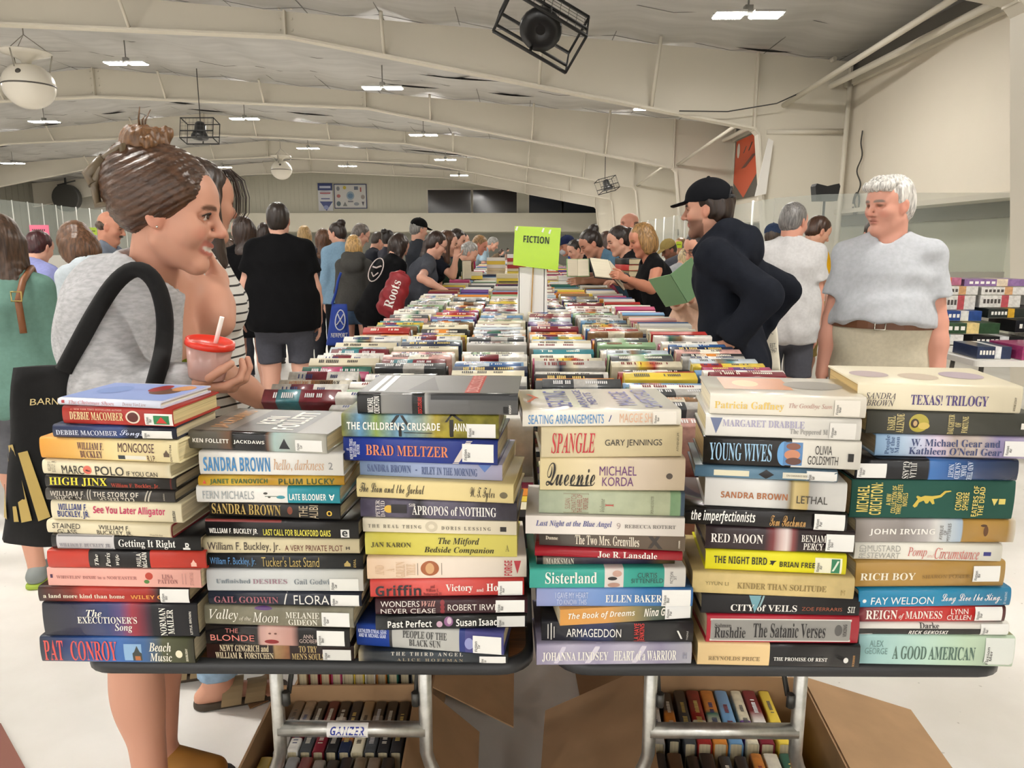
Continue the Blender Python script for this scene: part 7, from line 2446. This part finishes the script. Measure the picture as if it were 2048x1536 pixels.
def caged_speaker(label, px, py, Y, w, roll, yaw, dn=.5):
    p = P(px, py, Y=Y)
    t = thing('caged_speaker', label, 'speaker', tuple(p))
    R = Matrix.Rotation(yaw, 3, 'Z') @ Matrix.Rotation(roll, 3, 'Y') @ Matrix.Rotation(-dn, 3, 'X')
    h, d = w * .62, w * .5
    q = MB()
    pt = lambda x, y, z: R @ Vector((x * w / 2, y * d / 2, z * h / 2))
    r = w * .022
    for a in (-1, 1):
        q.tube([pt(-1, a, -1), pt(1, a, -1), pt(1, a, 1), pt(-1, a, 1)], r, 4, closed=True)
        q.tube([pt(-1, a, -.3), pt(1, a, -.3)], r * .9, 4)
        q.tube([pt(0, a, -1), pt(0, a, -.3)], r * .9, 4)
    for x in (-1, 1):
        for z in (-1, 1):
            q.tube([pt(x, -1, z), pt(x, 1, z)], r, 4)
    q.build('cage', DARK, t)
    q = MB()
    q.lathe([(w * .12, h * .42), (w * .16, h * .3), (w * .17, 0), (w * .26, -h * .28), (w * .25, -h * .36), (w * .1, -h * .4), (w * .06, -h * .33)], 18, rot=R)
    q.build('speaker_horn', mat('161617', rough=.3), t)
    q = MB()
    for k in range(9):
        x = -.9 + 1.8 * k / 8
        q.tube([pt(x, -1, -1), pt(x, -1, 1)], .004, 3)
    for k in range(6):
        z = -.9 + 1.8 * k / 5
        q.tube([pt(-1, -1, z), pt(1, -1, z)], .004, 3)
    q.build('cage_netting', mat('4a4945', rough=.6), t)
    q = MB()
    a = R @ Vector((0, 0, h / 2))
    q.tube([a, (a.x, a.y, roof_z(p.x) - p.z - .05)], .012, 6)
    q.build('hanging_rod', DARK, t)
    return t


caged_speaker('large black speaker in a tilted cage under the roof above the sign', 1084, 48, 10.3, 1.05, .45, .2, .9)
caged_speaker('black caged speaker hanging above the smiling woman', 400, 262, 22, .92, 0, 0, .25)
caged_speaker('black caged speaker hanging near the right wall columns', 1214, 370, 29, .75, -.25, .4, .3)


def globe(label, px, py, Y, dia):
    p = P(px, py, Y=Y)
    t = thing('globe_speaker', label, 'speaker', tuple(p))
    r = dia / 2
    WHT = mat('dcd6c8', rough=.25)
    q = MB()
    prof = [(r * math.cos(a), r * .92 * math.sin(a)) for a in [-PI / 2 + .01 + k * (PI * .82) / 14 for k in range(15)]]
    q.lathe(prof, 28)
    q.build('globe_shell', WHT, t)
    q = MB()
    q.lathe([(r * .16, r * .86), (r * .22, r * 1.0), (r * .62, r * 1.18), (r * .98, r * 1.28), (r * .98, r * 1.32), (r * .1, r * 1.3)], 28)
    q.build('reflector_dish', WHT, t)
    q = MB()
    q.lathe([(r * 1.005, -r * .03), (r * 1.02, 0), (r * 1.005, r * .03)], 28)
    q.lathe([(.01, -.02), (r * .11, -.01), (r * .11, .01), (.01, .02)], 14, c=(r * .15, -r * .86, r * .42), rot=Matrix.Rotation(PI / 2 - .45, 3, 'X'))
    q.build('dark_seam', mat('4a4640', rough=.6), t)
    q = MB()
    for k in range(3):
        a = 2 * PI * k / 3 + .5
        c, s_ = math.cos(a), math.sin(a)
        q.tube([(r * .8 * c, r * .8 * s_, r * .6), (r * .95 * c, r * .95 * s_, r * 1.3)], r * .03, 6)
        q.tube([(r * .95 * c, r * .95 * s_, r * 1.3), (0, 0, r * 2.0)], .008, 4)
    top = roof_z(p.x) - p.z - .05
    q.tube([(0, 0, r * 2.0), (0, 0, top)], .012, 5)
    q.build('hanger', mat('8a857a', rough=.5), t)
    return t


globe('large white globe speaker hanging at the far upper left', 58, 172, 16.4, 1.0)
globe('small white globe speaker hanging in front of the back wall', 563, 340, 34, .9)

# round wall fan, posters, banner
p = P(134, 396, Y=46)
t = thing('wall_fan', 'big round dark fan on the left end wall above the rink glass', 'fan', tuple(p))
q = MB()
q.lathe([(.75, -.2), (.8, -.2), (.8, .2), (.75, .2)], 28, rot=Matrix.Rotation(PI / 2, 3, 'X'))
q.build('fan_shroud', mat('3a3935', rough=.5), t)
q = MB()
for k in range(5):
    a = 2 * PI * k / 5
    R = Matrix.Rotation(a, 3, 'Y')
    q.prism([(.08, -.05), (.7, -.16), (.72, .12), (.1, .06)], 'y', -.02, .02)
    for v in q.bm.verts[-8:]:
        v.co = R @ v.co
q.lathe([(.01, -.1), (.12, -.08), (.12, .08), (.01, .1)], 14, rot=Matrix.Rotation(PI / 2, 3, 'X'))
q.build('fan_blades', mat('24231f', rough=.5), t)
q = MB()
q.tube([(0, 0, .8), (0, 0, 1.6)], .06, 8)
q.tube([(-.5, 0, .75), (.6, 0, 1.0)], .04, 8)
q.build('fan_mount', mat('3a3935', rough=.5), t)

poster('wall_poster', 'narrow blue and white poster on the back wall', -13.75, -12.75, 3.7, 5.55, 'dcdce0', [
    ('box', 0, 1, .74, 1, '27356e'), ('box', .12, .88, .82, .9, 'c9cde0'), ('ellipse', .1, .9, .58, .74, 'c3c3cc'), ('box', .15, .85, .62, .66, 'b0464a'), ('tri2', .1, 1, 0, .34, '2c3c7a'), ('box', .2, .8, .42, .46, '5a6090'), ('ellipse', .35, .7, .05, .2, '8f9ac8')])
poster('wall_poster', 'wide white poster of small round badges on the back wall', -12.65, -10.4, 3.85, 5.5, '2f3860', [
    ('box', .025, .975, .035, .965, 'd2d0cc'), ('ellipse', .38, .62, .35, .7, '8fa0b0'), ('ellipse', .42, .58, .42, .62, '5a7a98'), ('ellipse', .08, .18, .72, .9, '7a7a80'), ('ellipse', .28, .38, .78, .92, 'c9b43a'), ('box', .62, .74, .76, .9, '6a7080'), ('box', .8, .84, .68, .86, 'b0524a'), ('ellipse', .08, .2, .44, .58, 'a05a54'), ('ellipse', .07, .2, .1, .3, '5a6a70'), ('tri', .26, .4, .1, .28, '7a7a7a'), ('ellipse', .6, .76, .12, .26, '8a9098'), ('tri2', .84, .92, .1, .28, '4a4a54'), ('box', .42, .58, .26, .32, '7a7a80'), ('ellipse', .82, .94, .38, .56, '9a9088')])
t = thing('orange_banner', 'orange and dark grey banner on the right wall between two columns', 'banner', (XW - .05, 20.6, 2.72))
q = MB()
q.box((-.02, 0, 0), (.02, 2.4, 1.65))
q.build('panel', mat('4a4740', rough=.5), t)
ban = lambda u, v, o=0: (-.024 - o, 2.4 * (1 - u), 1.65 * v)
for k, it in enumerate((('tri2', .0, .0, .0, .0, 'c2552c'),)):
    pass
me = bpy.data.meshes.new('orange_field')
me.from_pydata([ban(0, .3), ban(.45, .0), ban(1, .42), ban(1, 1), ban(.05, 1)], [], [(0, 1, 2, 3, 4)])
link('orange_field', me, mat('b84a26', rough=.5), t)
for k, it in enumerate((('slant', .3, .9, .5, .68, '5a2a1c'), ('ellipse', .1, .22, .7, .95, 'd8d0c4'), ('slant', .35, .5, .75, .85, '3a2a22'), ('slant', .55, .72, .76, .88, '3a2a22'))):
    decal(t, lambda u, v, o_=0: ban(u, v, .004 + .001 * k), it, 'printed_shape', 0)
t = thing('white_flag', 'white cloth pennant hanging on the right column beside the orange banner', 'pennant', (4.66, 15.25, 2.35))
q = MB()
q.prism([(0, 0), (.22, .05), (.3, 1.05), (.2, 1.1)], 'y', -.01, .01)
q.build('cloth', mat('dfdcd6', rough=.8), t)
t = thing('wall_cable_coil', 'coiled black hose hanging on the right wall', 'hose', (XW - .04, 14.6, 2.0))
q = MB()
q.tube([(-.02, .1 * math.sin(k * .5) * min(1, k / 14) , 1.5 - k * .045) for k in range(34)], .014, 6)
q.tube([(-.03, .13 * math.cos(k * .5), .18 + .2 * math.sin(k * .5)) for k in range(13)], .018, 6)
q.build('hose', mat('3a3834', rough=.6), t)

# ---------------------------------------------------------------- rink boards with glass on the right and on the left
GLASS = mat('cfd8d2', rough=.06, alpha=.22)


def boards(label, pts, h=1.07, gt=2.07, post=1.2):
    t = thing('rink_boards', label, 'rink boards', (pts[0][0], pts[0][1], 0))
    o = Vector((pts[0][0], pts[0][1], 0))
    q, qk, qg, posts = MB(), MB(), MB(), []
    for a, b_ in zip(pts, pts[1:]):
        a, b_ = Vector((*a, 0)) - o, Vector((*b_, 0)) - o
        d = (b_ - a).normalized()
        n = Vector((-d.y, d.x, 0)) * .03

        def slab(Q, z0, z1, m=1.0):
            c = [a - n * m, b_ - n * m, b_ + n * m, a + n * m]
            A = [Q.bm.verts.new((p.x, p.y, z0)) for p in c]
            B = [Q.bm.verts.new((p.x, p.y, z1)) for p in c]
            for k in range(4):
                Q.bm.faces.new((A[k], A[(k + 1) % 4], B[(k + 1) % 4], B[k]))
            Q.bm.faces.new(A[::-1])
            Q.bm.faces.new(B)
        slab(q, .2, h)
        slab(qk, 0, .2, 1.2)
        slab(qg, h, gt, .15)
        L = (b_ - a).length
        for k in range(int(L / post) + 1 if L > 6 else 0):
            p = a + d * min(k * post, L)
            posts.append((p.x, p.y))
    q.build('board_panel', mat('d9d7d0', rough=.4), t)
    qk.build('kick_plate', mat('c9a72c', rough=.5), t)
    qg.build('glass_panel', GLASS, t)
    for x, y in posts:
        qp = MB()
        qp.tube([(x, y, h), (x, y, gt + .02)], .018, 6)
        qp.build('glass_post', mat('dcdad4', rough=.4), t)
    return t


boards('white rink boards with yellow kick plate and clear glass along the right side', [(3.65, 30), (3.65, 11), (4.0, 10.2), (4.7, 9.9), (6.3, 9.9)])
boards('rink boards with clear glass and white posts at the far left', [(-14.5, 19), (-15.5, 26), (-16, 34)], 1.07, 2.7, .95)
t = thing('black_speaker_stand', 'black box on the glass behind the grey haired man', 'speaker', (4.75, 12.0, 2.08))
q = MB()
q.prism([(-.16, 0), (.16, 0), (.19, .22), (.17, .26), (.0, .22), (-.17, .26), (-.19, .22)], 'y', -.1, .1)
q.tube([(0, 0, -2.08), (0, 0, .02)], .02, 6)
q.build('box', mat('18181a', rough=.6), t)
t = thing('yellow_banner', 'yellow banner behind the rink glass at the far left', 'panel', (-19.6, 28, 1.3))
q = MB()
q.box((-.6, -.02, 0), (.35, .02, 1.45))
q.build('panel', mat('b59f34', rough=.6), t)


def card_sign(label, px0, py0, px1, py1, Y, col, rows, tc='3a2a2a'):
    a, c = P(px0, py1, Y=Y), P(px1, py0, Y=Y)
    t = thing('card_sign', label, 'sign', ((a.x + c.x) / 2, Y, a.z))
    w, h = c.x - a.x, c.z - a.z
    q = MB()
    q.box((-w / 2, -.003, 0), (w / 2, .003, h))
    q.build('sign_card', mat(col, rough=.6), t)
    q = MB()
    q.tube([(0, .008, h * .5), (0, .008, -a.z + .001)], .006, 5)
    q.build('sign_stick', mat('b08a52', rough=.7), t)
    for k, (z0, z1) in enumerate(rows):
        q = MB()
        for i in range(7):
            q.quad((-w * .36 + i * w * .1, -.0045, h * z0), (-w * .36 + i * w * .1 + w * .06, -.0045, h * z0), (-w * .36 + i * w * .1 + w * .06, -.0045, h * z1), (-w * .36 + i * w * .1, -.0045, h * z1))
        q.build('illegible_lettering', mat(tc, rough=.6), t)


card_sign('pink card sign above the lavender top', 62, 450, 97, 480, 6.4, 'e0708c', [(.6, .72), (.25, .38)])
card_sign('small lime sign far to the right behind the bending man', 1352, 483, 1364, 496, 9.5, 'c4dc2c', [(.45, .6)])
card_sign('small lime sign beside the man with the moustache', 180, 455, 193, 470, 9.0, 'a9c43a', [(.45, .6)])

# ---------------------------------------------------------------- side tables
def plain_table(label, x0, x1, y0, y1, z=.74, top='d9d6cf'):
    t = thing('side_table', label, 'table', ((x0 + x1) / 2, (y0 + y1) / 2, 0))
    w, d = (x1 - x0) / 2, (y1 - y0) / 2
    q = MB()
    q.prism(rrect(-w, w, -d, d, .04), 'z', z - .035, z)
    q.build('tabletop', mat(top, rough=.45), t)
    for sx in (-1, 1):
        for sy in (-1, 1):
            q = MB()
            q.tube([(sx * (w - .12), sy * (d - .14), z - .035), (sx * (w - .08), sy * (d - .1), .0)], .014, 8)
            q.build('leg', mat('6a6864', rough=.4, metal=.5), t)
    for sx in (-1, 1):
        q = MB()
        q.tube([(sx * (w - .1), -(d - .12), .3), (sx * (w - .1), d - .12, .3)], .01, 6)
        q.build('crossbar', mat('6a6864', rough=.4, metal=.5), t)
    return t


plain_table('side table of books behind the green sweater at the left', -4.6, -2.35, 3.6, 4.3)
random.seed(21)
k = 0
for i in range(16):
    x = -4.45 + i * .135
    if x > -2.45:
        break
    for j in range(2):
        col = random.choice(PAL)
        o, pr = simple_book(col, 1, .23, .04, .15, 'shelf_book')
        o.rotation_euler = (-(PI / 2 + .15), 0, PI / 2)
        o.location = (x, 3.8 + .27 * j, .74 + .155)
        o['label'] = '%s spine up book, %s from the left in the left side table %s row' % (CNAME[col], ORDW[i], ('front', 'back')[j])
        o['category'] = 'book'
        o['group'] = 'books on the left side table'
t = thing('yellow_book', 'thin yellow book lying flat on the left side table', 'book', (-2.62, 3.78, .905), .1)
q = MB()
q.box((-.15, -.1, 0), (.15, .1, .012))
q.build('cover', mat('dfc63a', rough=.4), t)
q = MB()
q.box((-.146, -.096, .012), (.146, .096, .03))
q.build('page_block', pages_mat('e9e0c8'), t)
t = thing('leather_bag_handle', 'brown leather bag with a looped handle on the left side table', 'bag', (-2.75, 3.45, .74))
q = MB()
q.box((-.12, -.06, 0), (.12, .06, .2), bev=.03)
q.build('bag_body', mat('6a4228', rough=.5), t)
q = MB()
q.tube([(-.07, 0, .18), (-.06, 0, .27), (0, 0, .31), (.06, 0, .27), (.07, 0, .18)], .009, 6)
q.build('bag_handle', mat('5a3820', rough=.5), t)

# jigsaw puzzle boxes on the right
PT = plain_table('white table of jigsaw puzzle boxes at the right behind the white haired man', 2.72, 4.4, 4.42, 5.0, .74)
plain_table('dark framed table under the farther puzzle boxes', 2.8, 5.2, 5.04, 5.7, .74, 'cfccc4')
PZ = [  # x, y, level z, width, depth, height, side colour, second colour, name
    (3.12, 4.45, .74, .2, .28, .075, '23304f', 'e8e8e8', 'navy'), (3.45, 4.42, .74, .42, .3, .085, 'a03a6c', 'd07aa0', 'magenta'), (3.92, 4.4, .74, .42, .3, .075, 'a8427a', 'e0c9d8', 'pink and white'),
    (3.72, 4.4, .826, .26, .3, .07, '2f74b4', 'e4e8ec', 'bright blue'), (4.1, 4.4, .826, .36, .28, .075, '4a86c0', 'c9a86a', 'blue and tan'),
    (3.35, 5.72, .745, .3, .26, .07, 'e6e4de', '6fa8b0', 'white and aqua'), (3.72, 5.7, .745, .34, .28, .06, '1a1a1c', 'd8d8d8', 'black lettered'), (4.2, 5.72, .745, .45, .28, .085, 'e4e2dc', 'c9d0b0', 'white'),
    (3.5, 5.72, .82, .46, .28, .075, '2f4a30', 'e0c98a', 'dark green'), (3.98, 5.7, .832, .34, .28, .085, '17171a', 'c8583a', 'black and orange'), (4.45, 5.72, .832, .4, .28, .08, 'e8e6e0', '8a9a6a', 'white and green'),
    (3.5, 5.8, .9, .3, .28, .07, '2a4a8a', 'd8d8d4', 'royal blue'), (3.82, 5.8, .92, .26, .26, .065, '2a2f2a', 'd9a930', 'dark grey'), (4.2, 5.8, .92, .36, .26, .08, 'a9a8b0', '5a5a6a', 'lilac grey'), (4.62, 5.8, .92, .3, .26, .08, 'e8e5dc', '9a4a4a', 'white red trimmed'),
    (3.5, 5.85, .972, .26, .26, .1, 'd9d6cf', 'b04a50', 'pale grey and red'), (3.8, 5.85, .988, .28, .26, .085, 'dcd9d2', 'b8505a', 'cream and red'), (4.25, 5.8, 1.002, .5, .28, .075, 'ebe9e2', 'd9c04a', 'white with a yellow triangle'),
    (3.5, 5.85, 1.075, .28, .26, .06, 'd8d5ce', 'c99a6a', 'pale peach'), (3.82, 5.85, 1.075, .3, .26, .055, 'dedbd4', 'd0a070', 'pale orange'), (4.35, 5.85, 1.08, .5, .26, .035, 'd9d8d4', '3a3a3a', 'slim grey'),
    (3.42, 5.88, 1.137, .24, .24, .055, 'b06a86', 'd9703a', 'pink and orange'), (3.78, 5.88, 1.132, .42, .24, .05, '8a6a9a', 'e0d0b8', 'purple patterned'), (4.15, 5.88, 1.117, .25, .24, .045, '4a9a86', 'e0e0d0', 'teal'), (4.5, 5.88, 1.117, .4, .24, .03, '2a2a2a', 'b8b8b8', 'slim black'),
]
for x, y, z0, w, d, h, c1, c2, nm in PZ:
    x, y = (x - .25, y + .18) if y < 5 else (x - .46, y - .48)
    t = thing('puzzle_box', '%s jigsaw puzzle box in the piles at the right' % nm, 'puzzle box', (x, y, z0 + .001), random.uniform(-.05, .05), 'jigsaw puzzle boxes on the right tables')
    q = MB()
    q.box((-w / 2, -d / 2, .002), (w / 2, d / 2, h), bev=.002)
    q.build('box_lid', band_mat(w, [(0, c1), (.52, c2), (.7, c1)], 'C', .35, .3, .25), t)
    q = MB()
    q.box((-w / 2 + .003, -d / 2 + .003, 0), (w / 2 - .003, d / 2 - .003, .004))
    q.build('box_base', mat('d8d4c8', rough=.6), t)
    q = MB()
    for k in range(5):
        xx = -w * .42 + k * w * .09
        q.quad((xx, -d / 2 - .001, h * .35), (xx + w * .06, -d / 2 - .001, h * .35), (xx + w * .06, -d / 2 - .001, h * .7), (xx, -d / 2 - .001, h * .7))
    q.build('box_lettering', mat('e9e6de' if sum(lin(c1)) < .8 else '4a4440', rough=.5), t)
t = thing('black_chair_frame', 'bent black tube of a folding chair behind the thick cream book', 'chair', (1.66, 4.0, 0))
q = MB()
for sx in (0, .38):
    q.tube([(sx, 0, 0), (sx + .02, .06, .5), (sx + .06, .14, .72), (sx + .12, .2, .8)], .011, 8)
q.tube([(.12, .2, .8), (.31, .2, .8), (.5, .2, .8)], .011, 8)
q.build('chair_tube', mat('222224', rough=.4), t)
q = MB()
q.box((.02, -.3, .42), (.42, .08, .45), bev=.01)
q.build('seat', mat('2a2a2c', rough=.6), t)
t = thing('yellow_bin', 'yellow topped white bin beyond the boy in yellow', 'bin', (2.95, 7.4, 0))
q = MB()
q.box((-.25, -.2, 0), (.25, .2, .72), bev=.02)
q.build('bin_body', mat('d9d6cd', rough=.5), t)
q = MB()
q.box((-.27, -.22, .72), (.27, .22, .86), bev=.02)
q.build('bin_lid', mat('d2ae2c', rough=.5), t)

bpy.data.scenes.remove(TXT)
